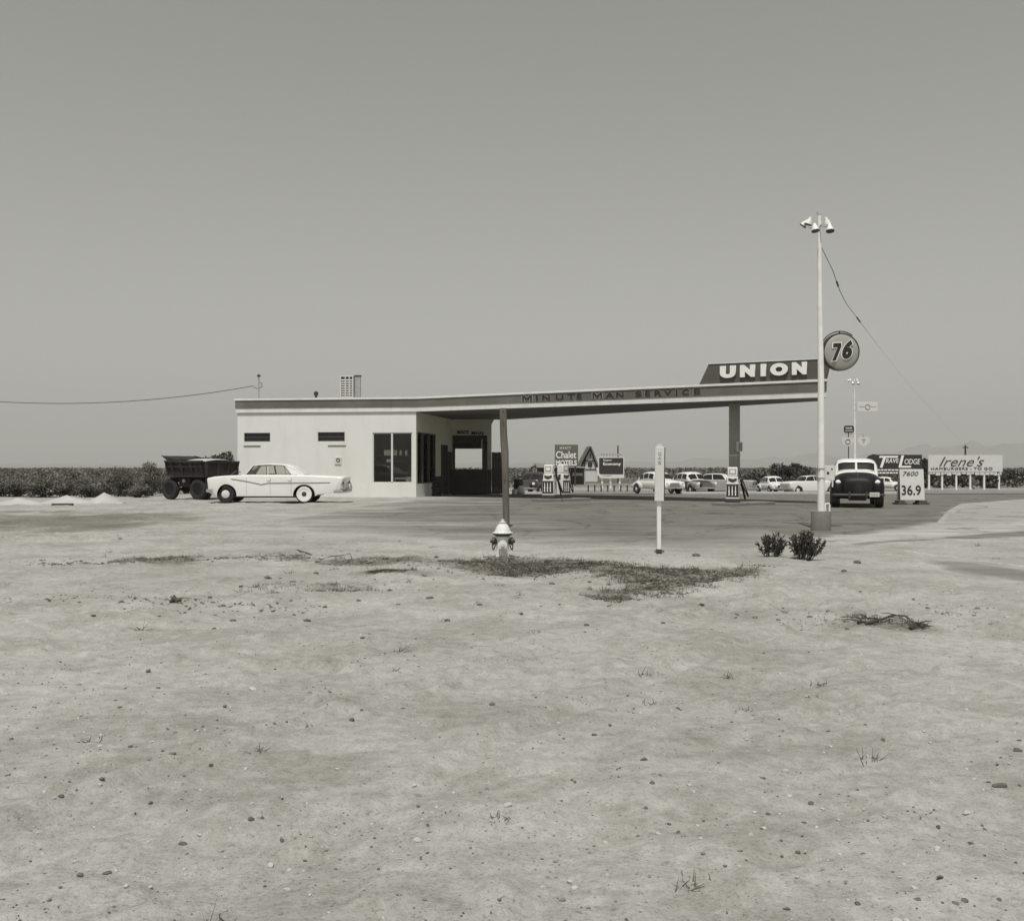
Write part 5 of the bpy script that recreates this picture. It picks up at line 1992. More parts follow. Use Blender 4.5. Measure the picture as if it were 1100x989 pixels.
    mb.tube([(-2.45, 0.97, 0.5), (-2.78, 0.9, 0.5), (-2.92, 0.5, 0.5), (-2.94, 0, 0.5), (-2.92, -0.5, 0.5), (-2.78, -0.9, 0.5), (-2.45, -0.97, 0.5)], 0.075, 8)
    mb.build('rear_bumper', M['chrome'], t, smooth=True)
    mb = MB()
    mb.box(2.86, 2.915, -0.6, 0.6, 0.62, 0.84)
    mb.build('grille', M['chrome'], t, bevel=0.02)
    for s in (-1, 1):
        mb = MB()
        mb.lathe([(0.11, 0.0), (0.11, 0.09), (0.08, 0.12), (0.01, 0.13)], (2.78, s * 0.74, 0.95), 'X', 16)
        mb.build('headlight', M['lens'], t, smooth=True)
        mb = MB()
        mb.lathe([(0.085, 0.06), (0.09, -0.06), (0.05, -0.1), (0.01, -0.11)], (-2.75, s * 0.76, 0.86), 'X', 14)
        mb.build('tail_light', M['dark_metal'], t, smooth=True)
    if detail:
        for s in (-1, 1):
            y = s * 0.957
            # two-tone dividing strip
            mb = MB()
            mb.tube([(1.85, y, 1.02), (1.5, y, 0.97), (1.1, y, 0.90), (0.8, y, 0.835), (0.58, y, 0.785), (0.45, y, 0.82), (0.3, y, 0.845), (-0.6, y, 0.855), (-1.6, y, 0.86), (-2.3, y * 0.995, 0.865)], 0.019, 6)
            mb.build('side_strip', M['column_paint'], body)
            mb = MB()
            for x in (1.22, 0.22, -0.66):
                mb.tube([(x, y * 0.995, 0.33), (x, y * 0.995, 1.08)], 0.004, 4)
            mb.build('door_gap', M['dark_metal'], body)
            mb = MB()
            for x in (0.36, -0.52):
                mb.tube([(x, y, 1.0), (x - 0.02, y + s * 0.035, 1.0), (x - 0.14, y + s * 0.035, 1.0), (x - 0.16, y, 1.0)], 0.011, 6)
            mb.build('door_handle', M['chrome'], body)
            # dark rubber line under the side glass and round the frames
            mb = MB()
            mb.tube([(1.3, s * 0.80, 1.188), (-0.9, s * 0.80, 1.188)], 0.012, 5)
            mb.build('belt_seal', M['dark_metal'], body)
            mb = MB()
            mb.tube([side(x, z, s) + Vector((0, s * 0.004, 0)) for x, z in ((1.27, 1.19), (0.99, 1.56), (0.4, 1.575), (-0.3, 1.565), (-0.63, 1.19))], 0.010, 5)
            mb.tube([side(0.385, 1.19, s) + Vector((0, s * 0.006, 0)), side(0.425, 1.565, s) + Vector((0, s * 0.006, 0))], 0.02, 5)
            mb.tube([side(-0.42, 1.19, s) + Vector((0, s * 0.004, 0)), side(-0.30, 1.56, s) + Vector((0, s * 0.004, 0))], 0.010, 5)
            mb.build('window_seal', M['dark_metal'], body)
        mb = MB()
        mb.tube([(1.5, 0.84, 1.16), (1.5, 0.9, 1.26)], 0.012, 6)
        mb.lathe([(0.05, -0.02), (0.06, 0.0), (0.04, 0.03), (0.005, 0.04)], (1.5, 0.91, 1.29), 'X', 12)
        mb.build('mirror', M['chrome'], t)
        mb = MB()
        mb.tube([(2.0, 0.5, 1.16), (1.75, 0.48, 1.36)], 0.005, 4)
        mb.build('aerial', M['galv'], t)
        mb = MB()
        mb.box(-3.03, -3.02, -0.18, 0.18, 0.5, 0.62)
        mb.build('number_plate', M['sign_grey'], t)
        mb = MB()
        for s in (-1, 1):
            mb.tube([(-2.95, s * 0.38, 0.45), (-3.0, s * 0.38, 0.62), (-2.95, s * 0.38, 0.8)], 0.03, 6)
            mb.tube([(-2.78, s * 0.8, 0.5), (-2.9, s * 0.8, 0.7), (-2.82, s * 0.8, 0.98)], 0.025, 6)
        mb.build('bumper_guard', M['chrome'], t)
    return t


cd = 43.9
make_sedan('cream fifties sedan with whitewall rear tyre parked side on before the white station wall', (X(301.3, cd), cd + 0.0, 0.008), PI, M['car_white'], True, True)

# ---- round-bodied forties cars
def resample(st, n=40):
    st = sorted(st)
    xs = [s[0] for s in st]
    X_ = np.linspace(xs[0], xs[-1], n)
    cols = [np.interp(X_, xs, [s[k] for s in st]) for k in (1, 2, 3)]
    for c in cols:
        for _ in range(2):
            c[1:-1] = (c[:-2] + 2 * c[1:-1] + c[2:]) / 4
    return X_, cols


def loft(st, n=2.6, y0=0.0):
    X_, (hw, z0, z1) = resample(st)

    def f(t, a):
        x = X_[0] + (X_[-1] - X_[0]) * t
        w, lo, hi = (float(np.interp(x, X_, c)) for c in (hw, z0, z1))
        c, s = math.cos(a), math.sin(a)
        zc, h = (lo + hi) / 2, (hi - lo) / 2
        return Vector((x, y0 + w * math.copysign(abs(c) ** (2 / n), c), zc + h * math.copysign(abs(s) ** (2 / n), s)))
    f.x0, f.x1 = X_[0], X_[-1]
    return f


def loft_build(f, name, m, parent, nu=36, nv=28, sub=0):
    mb = MB()
    g = mb.surf(lambda u, v: f(u, 2 * PI * v), nu, nv, True)
    mb.bm.faces.new(g[0][::-1])
    mb.bm.faces.new(g[-1])
    return mb.build(name, m, parent, smooth=True, angle=50)


def patch(f, t0, t1, a0, a1, name, m, parent, off=0.008, nu=8, nv=10, solid=0.0):
    mb = MB()

    def g(u, v):
        t, a = t0 + (t1 - t0) * u, a0 + (a1 - a0) * v
        p = f(t, a)
        e = 1e-3
        n = (f(min(t + e, 1), a) - f(max(t - e, 0), a)).cross(f(t, a + e) - f(t, a - e))
        n.normalize()
        c = f(t, PI / 2)
        mid = Vector((p.x, f(t, 0).y * 0.5 + f(t, PI).y * 0.5, (f(t, PI / 2).z + f(t, -PI / 2).z) / 2))
        if n.dot(p - mid) < 0:
            n = -n
        return p + n * off
    mb.surf(g, nu, nv)
    return mb.build(name, m, parent, smooth=True)


def tx(f, x):
    return (x - f.x0) / (f.x1 - f.x0)


def make_round_car(label, loc, rz, paint, roof_paint, fender_paint, kind='coupe', sc=1.0, glass='far_glass', name='parked_car', front=True):
    t = empty(name, loc, rz, label, 'car')
    t.scale = (sc, sc, sc)
    low = loft([(-2.35, 0.45, 0.50, 0.80), (-2.2, 0.62, 0.42, 0.95), (-1.5, 0.80, 0.36, 1.05), (0.2, 0.84, 0.33, 1.08), (1.0, 0.80, 0.34, 1.07), (1.7, 0.66, 0.38, 1.04), (2.15, 0.55, 0.42, 0.98), (2.32, 0.42, 0.48, 0.85)], 3.2)
    loft_build(low, 'body', paint, t)
    up = loft([(-2.1, 0.5, 0.4, 0.98), (-1.75, 0.64, 0.4, 1.22), (-1.2, 0.72, 0.4, 1.53), (-0.5, 0.755, 0.4, 1.63), (0.2, 0.76, 0.4, 1.64), (0.6, 0.755, 0.4, 1.57), (1.05, 0.73, 0.4, 1.14), (1.15, 0.7, 0.4, 1.02)], 3.4)
    rf = loft_build(up, 'roof', roof_paint, t)
    for a, b in ((-1.3, -0.75), (-0.66, -0.04), (0.06, 0.62)):
        for a0, a1 in ((R(4.5), R(40)), (R(140), R(175.5))):
            patch(up, tx(up, a), tx(up, b), a0, a1, 'side_window', M[glass], rf, 0.012)
    for a0, a1 in ((R(40), R(89.6)), (R(90.4), R(140))):
        patch(up, tx(up, 0.69), tx(up, 1.06), a0, a1, 'windscreen', M[glass], rf, 0.012)
    patch(up, tx(up, -1.72), tx(up, -1.22), R(52), R(128), 'rear_window', M[glass], rf, 0.012)
    for s in (-1, 1):
        fl = loft([(0.75, 0.05, 0.45, 0.75), (1.0, 0.13, 0.36, 0.85), (1.5, 0.17, 0.42, 0.97), (2.0, 0.19, 0.42, 0.94), (2.3, 0.17, 0.42, 0.86), (2.42, 0.08, 0.5, 0.75)], 2.6, s * 0.74)
        fb = loft_build(fl, 'front_fender', fender_paint, t, 20, 18)
        rr_ = loft([(-2.3, 0.08, 0.45, 0.62), (-2.0, 0.13, 0.40, 0.80), (-1.5, 0.15, 0.42, 0.90), (-1.0, 0.13, 0.36, 0.80), (-0.75, 0.05, 0.42, 0.6)], 2.6, s * 0.76)
        loft_build(rr_, 'rear_fender', fender_paint, t, 18, 16)
        for x in (1.5, -1.45):
            mb = MB()
            mb.lathe([(0.385, s * 0.02), (0.385, s * 0.175), (0.3, s * 0.178)], (x, s * 0.74, 0.40), 'Y', 24)
            mb.build('arch_shade_disc', M['dark_metal'], t)  # solid dark disc set proud of the fender, imitating the shaded arch hollow
            add_wheel(t, x, s * 0.83, 0.34, 0.19, s, False, True)
        mb = MB()
        mb.lathe([(0.10, -0.05), (0.11, 0.02), (0.08, 0.06), (0.01, 0.075)], (2.36, s * 0.70, 0.80), 'X', 16)
        mb.build('headlight', M['lens'], t, smooth=True)
        mb = MB()
        mb.lathe([(0.05, 0.05), (0.06, -0.02), (0.01, -0.05)], (-2.2, s * 0.72, 0.72), 'X', 10)
        mb.build('tail_light', M['dark_metal'], t, smooth=True)
    for x, d in ((2.48, 1), (-2.5, -1)):
        mb = MB()
        mb.tube([(x - d * 0.28, 0.88, 0.48), (x - d * 0.06, 0.75, 0.48), (x, 0.3, 0.48), (x, -0.3, 0.48), (x - d * 0.06, -0.75, 0.48), (x - d * 0.28, -0.88, 0.48)], 0.065, 8)
        mb.build('bumper', M['chrome'], t, smooth=True)
    mb = MB()
    for k in range(4):
        mb.box(2.20, 2.40, -0.45 + 0.03 * k, 0.45 - 0.03 * k, 0.55 + 0.08 * k, 0.59 + 0.08 * k)
    mb.build('grille', M['chrome'], t)
    return t


# ---- black sedan with a white roof, facing the camera
def make_black_car():
    d = 37.9
    t = empty('parked_car', (X(920.3, d) + 0.72, d + 2.3, 0.012), R(-106.5), 'black forties sedan with white cab roof facing the camera on the forecourt', 'car')
    blk = M['car_black']
    body = loft_build(loft([(-2.5, 0.5, 0.5, 0.9), (-2.2, 0.72, 0.42, 1.1), (-1.2, 0.84, 0.36, 1.24), (0.3, 0.84, 0.34, 1.27), (0.95, 0.80, 0.36, 1.27), (1.2, 0.74, 0.36, 1.25)], 3.4), 'body', blk, t)
    hood = loft([(0.9, 0.84, 0.5, 1.31), (1.3, 0.82, 0.46, 1.31), (1.8, 0.77, 0.40, 1.285), (2.15, 0.70, 0.34, 1.23), (2.36, 0.60, 0.32, 1.13), (2.46, 0.48, 0.34, 1.0)], 3.0)
    hd_ = loft_build(hood, 'hood', blk, t)
    up = loft([(-1.6, 0.70, 0.5, 1.25), (-1.35, 0.76, 0.5, 1.60), (-1.0, 0.79, 0.5, 1.78), (-0.4, 0.80, 0.5, 1.84), (0.2, 0.80, 0.5, 1.845), (0.5, 0.80, 0.5, 1.80), (0.62, 0.80, 0.5, 1.73), (0.92, 0.80, 0.5, 1.35), (1.05, 0.78, 0.5, 1.24)], 4.4)
    rf = loft_build(up, 'roof', M['car_white'], t, 44, 36)
    for a0, a1 in ((R(47), R(89.93)), (R(90.07), R(133))):
        patch(up, tx(up, 0.645), tx(up, 0.895), a0, a1, 'windscreen', M['far_glass'], rf, 0.012)
    mb = MB()
    for t0, t1, a0, a1 in ((0.64, 0.64, 46, 134), (0.90, 0.90, 46, 134)):
        pts = [up(tx(up, t0), R(a0 + (a1 - a0) * i / 12)) + Vector((0.012, 0, 0.012)) for i in range(13)]
        mb.tube(pts, 0.016, 6)
    for a in (46, 90, 134):
        mb.tube([up(tx(up, 0.64 + 0.26 * i / 5), R(a)) + Vector((0.014, 0, 0.012)) for i in range(6)], 0.018, 6)
    mb.build('windscreen_frame', M['car_white'], rf)
    for a, b in ((-1.1, -0.45), (-0.35, 0.5)):
        for a0, a1 in ((R(6), R(42)), (R(138), R(174))):
            patch(up, tx(up, a), tx(up, b), a0, a1, 'side_window', M['far_glass'], rf, 0.012)
    for s in (-1, 1):
        fl = loft([(0.55, 0.05, 0.42, 0.75), (0.85, 0.14, 0.36, 0.96), (1.3, 0.20, 0.36, 1.10), (1.85, 0.235, 0.34, 1.12), (2.2, 0.24, 0.32, 1.08), (2.42, 0.20, 0.34, 1.0), (2.52, 0.10, 0.45, 0.86)], 2.9, s * 0.71)
        loft_build(fl, 'front_fender', blk, t, 24, 20)
        rr_ = loft([(-2.4, 0.08, 0.45, 0.62), (-2.0, 0.16, 0.38, 0.88), (-1.5, 0.18, 0.40, 0.98), (-1.0, 0.15, 0.36, 0.85), (-0.7, 0.05, 0.42, 0.6)], 2.5, s * 0.76)
        loft_build(rr_, 'rear_fender', blk, t, 20, 18)
        for x in (1.75, -1.5):
            mb = MB()
            mb.lathe([(0.40, s * -0.1), (0.40, s * 0.205), (0.3, s * 0.208)], (x, s * 0.72, 0.42), 'Y', 24)
            mb.build('arch_shade_disc', M['dark_metal'], t)  # no arch is cut: a dark disc stands in for its shade
            add_wheel(t, x, s * 0.79, 0.37, 0.24, s, False, True)
        mb = MB()
        mb.lathe([(0.11, -0.12), (0.12, 0.0), (0.115, 0.03), (0.10, 0.035)], (2.40, s * 0.695, 0.93), 'X', 18)
        hl = mb.build('headlight', blk, t, smooth=True)
        mb = MB()
        mb.lathe([(0.098, 0.03), (0.07, 0.055), (0.03, 0.065), (0.003, 0.067)], (2.405, s * 0.695, 0.93), 'X', 18)
        mb.build('lens', M['lens'], hl, smooth=True)
    mb = MB()
    mb.tube([(2.3, 0.9, 0.47), (2.58, 0.8, 0.47), (2.66, 0.35, 0.47), (2.66, -0.35, 0.47), (2.58, -0.8, 0.47), (2.3, -0.9, 0.47)], 0.06, 8)
    for s in (-1, 1):
        mb.tube([(2.7, s * 0.3, 0.33), (2.72, s * 0.3, 0.5), (2.69, s * 0.3, 0.6)], 0.03, 6)
    mb.build('front_bumper', M['dark_metal'], t, smooth=True)
    mb = MB()
    mb.box(2.74, 2.755, 0.40, 0.74, 0.41, 0.575)
    pl_ = mb.build('number_plate', M['sign_white'], t, bevel=0.004)
    mb = MB()
    mb.box(2.757, 2.76, 0.43, 0.71, 0.455, 0.475).box(2.757, 2.76, 0.43, 0.71, 0.51, 0.53)
    mb.build('plate_mark', M['sign_grey'], pl_)
    mb = MB()
    for k in range(11):
        y = -0.25 + k * 0.05
        xx = 2.47 - 0.5 * abs(y) ** 1.5
        mb.tube([(xx, y, 0.55), (xx - 0.0, y, 0.8), (xx - 0.1, y, 0.98)], 0.009, 5)
    mb.build('grille', M['dark_metal'], t)
    mb = MB()
    mb.tube([hood(0.05 + 0.9 * i / 12, PI / 2) + Vector((0, 0, 0.006)) for i in range(13)], 0.012, 6)
    mb.build('hood_trim', M['dark_metal'], hd_)
    mb = MB()
    mb.box(-2.2, 2.3, -0.3, 0.3, 0.26, 0.4)
    for x in (1.75, -1.5):
        mb.tube([(x, -0.75, 0.36), (x, 0.75, 0.36)], 0.05, 8)
    mb.build('chassis', M['dark_metal'], t)
    return t


make_black_car()

d = 65.5
make_round_car('white rounded coupe beyond the canopy, partly hidden by the white marker board', (X(706, d), d, gz(d) + 0.01), R(-66), M['car_white'], M['car_white'], M['car_white'], sc=0.87)
d = 66.5
make_round_car('two tone car with white roof and dark sides, right of the white coupe', (X(742, d), d, gz(d) + 0.01), R(-70), M['car_dark'], M['car_white'], M['car_grey'], sc=0.87)
make_sedan('pale sedan with a white roof half hidden behind the right petrol pump', (X(772, 82), 82, gz(82) + 0.04), R(160), M['car_grey'], False, False, glass='far_glass', roof_paint=M['car_white'])
make_round_car('white sedan seen head on in front of the dark roadside tree', (X(830, 96), 96, gz(96) + 0.04), R(-84), M['car_white'], M['car_white'], M['car_white'], sc=1.0)
make_sedan('white sedan passing on the highway just left of the floodlight pole', (X(874, 92), 92, gz(92) + 0.04), R(195), M['car_white'], False, False, glass='far_glass')
make_round_car('small pale car on the highway right of the black sedan', (X(951, 108), 108, gz(108) + 0.04), R(-30), M['sign_white'], M['car_white'], M['car_white'], sc=0.9)


# ---- old dump truck bed standing at the left
def make_dump():
    d = 46.8
    t = empty('dump_trailer', (X(219, d), d, 0), R(152), 'rusty dark dump truck bed on heavy wheels beside the cream sedan', 'dump truck')
    L, Wd = 2.3, 2.15
    zf, zt = 1.10, 1.80
    mb = MB()
    fl_ = 0.14
    mb.hexa([(0, -0.06, zf), (L, -0.06, zf), (L, 0, zf), (0, 0, zf), (-0.05, fl_ - 0.06, zt), (L, fl_ - 0.06, zt + 0.02), (L, fl_, zt + 0.02), (-0.05, fl_, zt)])
    mb.hexa([(0, -Wd, zf), (L, -Wd, zf), (L, -Wd + 0.06, zf), (0, -Wd + 0.06, zf), (-0.05, -Wd - fl_, zt), (L, -Wd - fl_, zt), (L, -Wd - fl_ + 0.06, zt), (-0.05, -Wd - fl_ + 0.06, zt)])
    mb.box(L - 0.06, L, -Wd + 0.06, -0.06, zf, zt + 0.1).box(0.02, L - 0.06, -Wd + 0.06, -0.06, zf, zf + 0.08)
    bed = mb.build('bed', M['rusty'], t, bevel=0.012)
    mb = MB()
    for x in (0.02, 0.62, 1.22, 1.82, L - 0.1):
        mb.hexa([(x, 0.002, zf + 0.02), (x + 0.08, 0.002, zf + 0.02), (x + 0.08, 0.06, zf + 0.02), (x, 0.06, zf + 0.02), (x, fl_ + 0.0, zt - 0.02), (x + 0.08, fl_, zt - 0.02), (x + 0.08, fl_ + 0.06, zt - 0.02), (x, fl_ + 0.06, zt - 0.02)])
    mb.box(-0.06, L, fl_ - 0.03, fl_ + 0.075, zt - 0.06, zt + 0.02).box(-0.02, L, 0.06, 0.14, zf + 0.42, zf + 0.48).box(-0.02, L, 0.002, 0.06, zf - 0.04, zf + 0.05)
    mb.build('side_rib', M['rusty'], bed)
    mb = MB()
    mb.box(-0.1, -0.02, -Wd + 0.02, -0.02, zf - 0.04, zt - 0.04)
    tg = mb.build('tailgate', M['rusty'], t, bevel=0.015)
    mb = MB()
    for y in (-0.12, -0.8, -1.45, -2.1):
        mb.box(-0.15, -0.102, y, y + 0.07, zf, zt - 0.08)
    mb.box(-0.16, -0.102, -Wd + 0.02, -0.02, zt - 0.1, zt - 0.02).box(-0.15, -0.102, -Wd + 0.02, -0.02, zf - 0.04, zf + 0.04)
    mb.build('gate_rib', M['rusty'], tg)
    # cab guard leaning out over the front
    mb = MB()
    mb.hexa([(L - 0.9, 0.0, zt), (L + 0.0, 0.0, zt), (L + 0.0, -0.05, zt), (L - 0.9, -0.05, zt), (L - 0.9, 0.0, zt + 0.03), (L + 0.42, 0.0, zt + 0.27), (L + 0.42, -0.05, zt + 0.27), (L - 0.9, -0.05, zt + 0.03)])
    mb.hexa([(L - 0.9, -Wd, zt), (L, -Wd, zt), (L, -Wd + 0.05, zt), (L - 0.9, -Wd + 0.05, zt), (L - 0.9, -Wd, zt + 0.03), (L + 0.42, -Wd, zt + 0.27), (L + 0.42, -Wd + 0.05, zt + 0.27), (L - 0.9, -Wd + 0.05, zt + 0.03)])
    mb.hexa([(L, -Wd + 0.05, zt), (L + 0.04, -Wd + 0.05, zt), (L + 0.04, -0.05, zt), (L, -0.05, zt), (L + 0.38, -Wd + 0.05, zt + 0.25), (L + 0.42, -Wd + 0.05, zt + 0.25), (L + 0.42, -0.05, zt + 0.25), (L + 0.38, -0.05, zt + 0.25)])
    mb.build('cab_guard', M['rusty'], t)
    # the load: pale sand
    mb = MB()
    mb.surf(lambda u, v: (0.03 + (L - 0.2) * u, -Wd + 0.08 + (Wd - 0.16) * v, zt - 0.06 + 0.17 * math.sin(PI * min(max((1 - u) * 0.72 + 0.05, 0), 1)) * (0.35 + 0.65 * math.sin(PI * v)) + 0.02 * math.sin(9 * u) * math.sin(7 * v)), 14, 14)
    mb.build('load', M['mound'], t, smooth=True)
    mb = MB()
    for y in (-0.55, -1.65):
        mb.box(-0.05, L + 0.25, y, y + 0.14, zf - 0.28, zf - 0.05)
    for x in (0.2, 1.1, 2.0):
        mb.box(x, x + 0.12, -1.6, -0.5, zf - 0.26, zf - 0.08)
    mb.box(1.0, 1.7, -0.5, -0.15, zf - 0.5, zf - 0.12)
    mb.box(0.9, 1.5, -1.2, -0.7, zf - 0.55, zf - 0.1)
    mb.tube([(0.5, -1.05, 0.5), (2.2, -1.05, 0.55)], 0.06, 8)
    mb.build('chassis', M['rusty'], t)
    for x in (0.42, 2.2):
        mb = MB()
        mb.tube([(x, -0.1, 0.48), (x, -Wd + 0.1, 0.48)], 0.08, 10)
        mb.lathe([(0.05, -0.22), (0.2, -0.1), (0.22, 0.05), (0.05, 0.22)], (x, -1.05, 0.48), 'Y', 14)
        ax = mb.build('axle', M['rusty'], t)
        for y, s in ((-0.12, 1), (-0.42, 1), (-Wd + 0.12, -1), (-Wd + 0.42, -1)):
            if x > 2 and y in (-0.42, -Wd + 0.42):
                continue
            add_wheel(t, x, y, 0.485, 0.26, s, False, False)
    mb = MB()
    for y in (-0.6, -2.05):
        mb.hexa([(-0.12, y, 0.42), (-0.06, y, 0.42), (-0.06, y + 0.5, 0.42), (-0.12, y + 0.5, 0.42), (0.0, y, zf - 0.05), (0.05, y, zf - 0.05), (0.05, y + 0.5, zf - 0.05), (0.0, y + 0.5, zf - 0.05)])
    mb.build('mud_flap', M['rubber'], t)
    mb = MB()
    mb.lathe([(0.01, -0.05), (0.09, -0.03), (0.09, 0.03), (0.01, 0.06)], (1.35, -0.1, zf - 0.22), 'Y', 12)
    mb.build('reflector', M['sign_grey'], t)
    return t


make_dump()

# ================================================================== LEFT: heaps and bushes
def heap(name, label, px, py, wpx, hpx, dep, seed):
    d = G(px, py).y
    w, h = wpx / F * d, hpx / F * d
    mb = MB()

    def f(u, v):
        x, y = (u - 0.5) * 1.25, (v - 0.5) * 1.25
        r = math.hypot(x * 2, y * 2)
        z = max(0, 1 - r) ** 1.0 * (0.85 + 0.35 * float(fbm(np.array(u * 5 + seed), np.array(v * 5), 3, seed)))
        return (x * w, y * dep, z * h - 0.02 + 0.02 * float(vnoise(u * 19, v * 19, seed)))
    mb.surf(f, 28, 28)
    o = mb.build(name, M['mound'], smooth=True, angle=80)
    o.location = (X(px, d), d, 0)
    return tag(o, label, 'sand heap', 'sand heaps')


heap('sand_heap', 'pale cone of sand with a pointed top in front of the bushes', 112, 540, 36, 11, 2.2, 3)
heap('sand_heap', 'long low pale sand heap at the far left in front of the bushes', 72, 541, 62, 9, 2.2, 8)
heap('sand_heap', 'low flat sand heap beyond the pointed one, at the foot of the bushes', 20, 542, 60, 8, 2.4, 11)
mb = MB()
p = G(68, 543)
mb.box(-0.42, 0.36, -0.1, 0.12, 0.0, 0.09, Matrix.Translation(p) @ Matrix.Rotation(0.12, 4, 'Z'))
tag(mb.build('old_plank', M['dark_wood'], bevel=0.01), 'short dark plank lying on the sand in front of the long low heap', 'plank')

fol = []
for k in range(5):
    c = cloud_mesh('foliage', M['leaf_mid'], leaf_cloud(2600, 0.05, (0, 0, 0.8), (0.95, 0.85, 0.85), lumps=20, seed=300 + k))
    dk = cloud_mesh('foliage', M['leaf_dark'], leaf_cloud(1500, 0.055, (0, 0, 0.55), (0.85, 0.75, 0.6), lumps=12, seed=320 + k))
    fol.append((c, dk))
pal = [cloud_mesh('foliage', M['leaf_pale'], leaf_cloud(700, 0.05, (0, 0, 0.6), (0.9, 0.8, 0.75), lumps=7, seed=340 + k)) for k in range(3)]
stm = [stems_mesh(9, 1.35, 0.75, 0.03, 360 + k) for k in range(3)]
bush_spots = [  # px, base d, top px, width px
    (-40, 52, 506, 46), (-10, 54, 507, 44), (18, 53, 508, 40), (46, 52, 507, 36), (70, 51, 511, 34), (82, 55, 508, 30), (97, 51.5, 510, 30), (112, 55, 508, 30), (127, 52.5, 504.5, 24), (141, 53, 511, 26),
    (150, 51.5, 507, 24), (163, 54, 499, 24), (158, 58, 505, 28), (120, 60, 507, 30), (90, 60, 508, 34), (60, 60, 507, 34), (136, 60, 506, 26), (176, 57, 503, 28), (30, 61, 508, 34), (0, 61, 507, 34)]
for k, (px, d, top, wpx) in enumerate(bush_spots):
    h = (Z(top, d) - gz(d)) * (random.uniform(0.45, 0.92) if k not in (8, 5, 16) else 1.12) if k != 11 else (Z(top, d) - gz(d)) * 1.08
    w = wpx / F * d * random.uniform(0.34, 0.6)
    c, dk = fol[k % 5]
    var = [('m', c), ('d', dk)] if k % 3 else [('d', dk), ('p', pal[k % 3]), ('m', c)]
    labs = 'dusty dark desert bush in the thicket behind the sand heaps'
    if k == 11:
        labs = 'taller rounded dark bush directly left of the dump bed'
    plant('desert_bush', labs, 'bush', (X(px, d), d, gz(d) - 0.02), var, stm[k % 3], (w / 0.85, w / 0.85, h / 1.5), random.uniform(0, 6), None if k == 11 else 'bushes behind the sand heaps')


def tree(label, px, d, top, wpx, seed, group=None, mats=('leaf_mid', 'leaf_dark'), n=3200, leaf=0.10, low=0.25):
    g0 = gz(d)
    h = Z(top, d) - g0
    w = wpx / F * d / 2
    t = empty('tree', (X(px, d), d, g0), random.uniform(0, 6), label, 'tree', group)
    cz, rz_ = h * (1 + low) / 2, h * (1 - low) / 2
    a = leaf_cloud(n, leaf, (0, 0, cz), (w, w * 0.9, rz_), lumps=16, seed=seed)
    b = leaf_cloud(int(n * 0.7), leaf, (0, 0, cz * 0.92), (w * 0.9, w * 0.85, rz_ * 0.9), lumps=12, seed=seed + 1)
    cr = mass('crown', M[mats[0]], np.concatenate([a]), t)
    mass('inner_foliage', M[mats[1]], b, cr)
    rg = random.Random(seed)
    mb = MB()
    mb.tube([(0, 0, -0.2), (0.04, 0.02, h * 0.3), (0.0, 0.05, h * 0.6)], [0.05 * h, 0.035 * h, 0.02 * h], 8)
    for k in range(7):
        an = k * 0.9 + rg.random()
        z0 = h * rg.uniform(0.18, 0.45)
        mb.tube([(0.02, 0.02, z0), (math.cos(an) * w * 0.4, math.sin(an) * w * 0.4, z0 + h * 0.18), (math.cos(an) * w * 0.75, math.sin(an) * w * 0.75, z0 + h * rg.uniform(0.25, 0.4))], [0.02 * h, 0.013 * h, 0.005 * h], 6)
    mb.build('trunk', M['stem'], t)
    return t


tree('loose topped tree rising behind the rusty dump bed', 233, 62, 483.5, 46, 400, mats=('leaf_mid', 'leaf_dark'))
tree('low tree between the dump bed and the corner of the white building', 251, 64, 493, 34, 405)
tree('dark spreading roadside tree behind the white car seen head on', 848, 112, 497.5, 46, 410, mats=('leaf_dark', 'leaf_dark'), n=4200, leaf=0.16, low=0.05)
tree('lower dark bush tree left of the spreading roadside tree', 812, 116, 504, 34, 415, mats=('leaf_mid', 'leaf_dark'), leaf=0.16, low=0.02)
for k, (px, top, w, lab) in enumerate(((993, 494, 16, 'narrow dark tree between the motel board and the script lettered sign'), (1010, 506, 30, 'dark tree behind the left posts of the script lettered sign'),
                                       (1034, 505, 32, 'dark tree behind the middle posts of the script lettered sign'), (1062, 505, 34, 'dark tree behind the right posts of the script lettered sign'),
                                       (962, 508, 30, 'dusty tree below the dark motel board'), (1088, 503, 34, 'dusty tree at the far right edge beyond the script lettered sign'))):
    tree(lab, px, 124 + 2 * (k % 3), top, w, 420 + 7 * k, mats=('leaf_dark', 'leaf_dark') if k < 4 else ('leaf_mid', 'leaf_dark'), leaf=0.17, low=0.0)

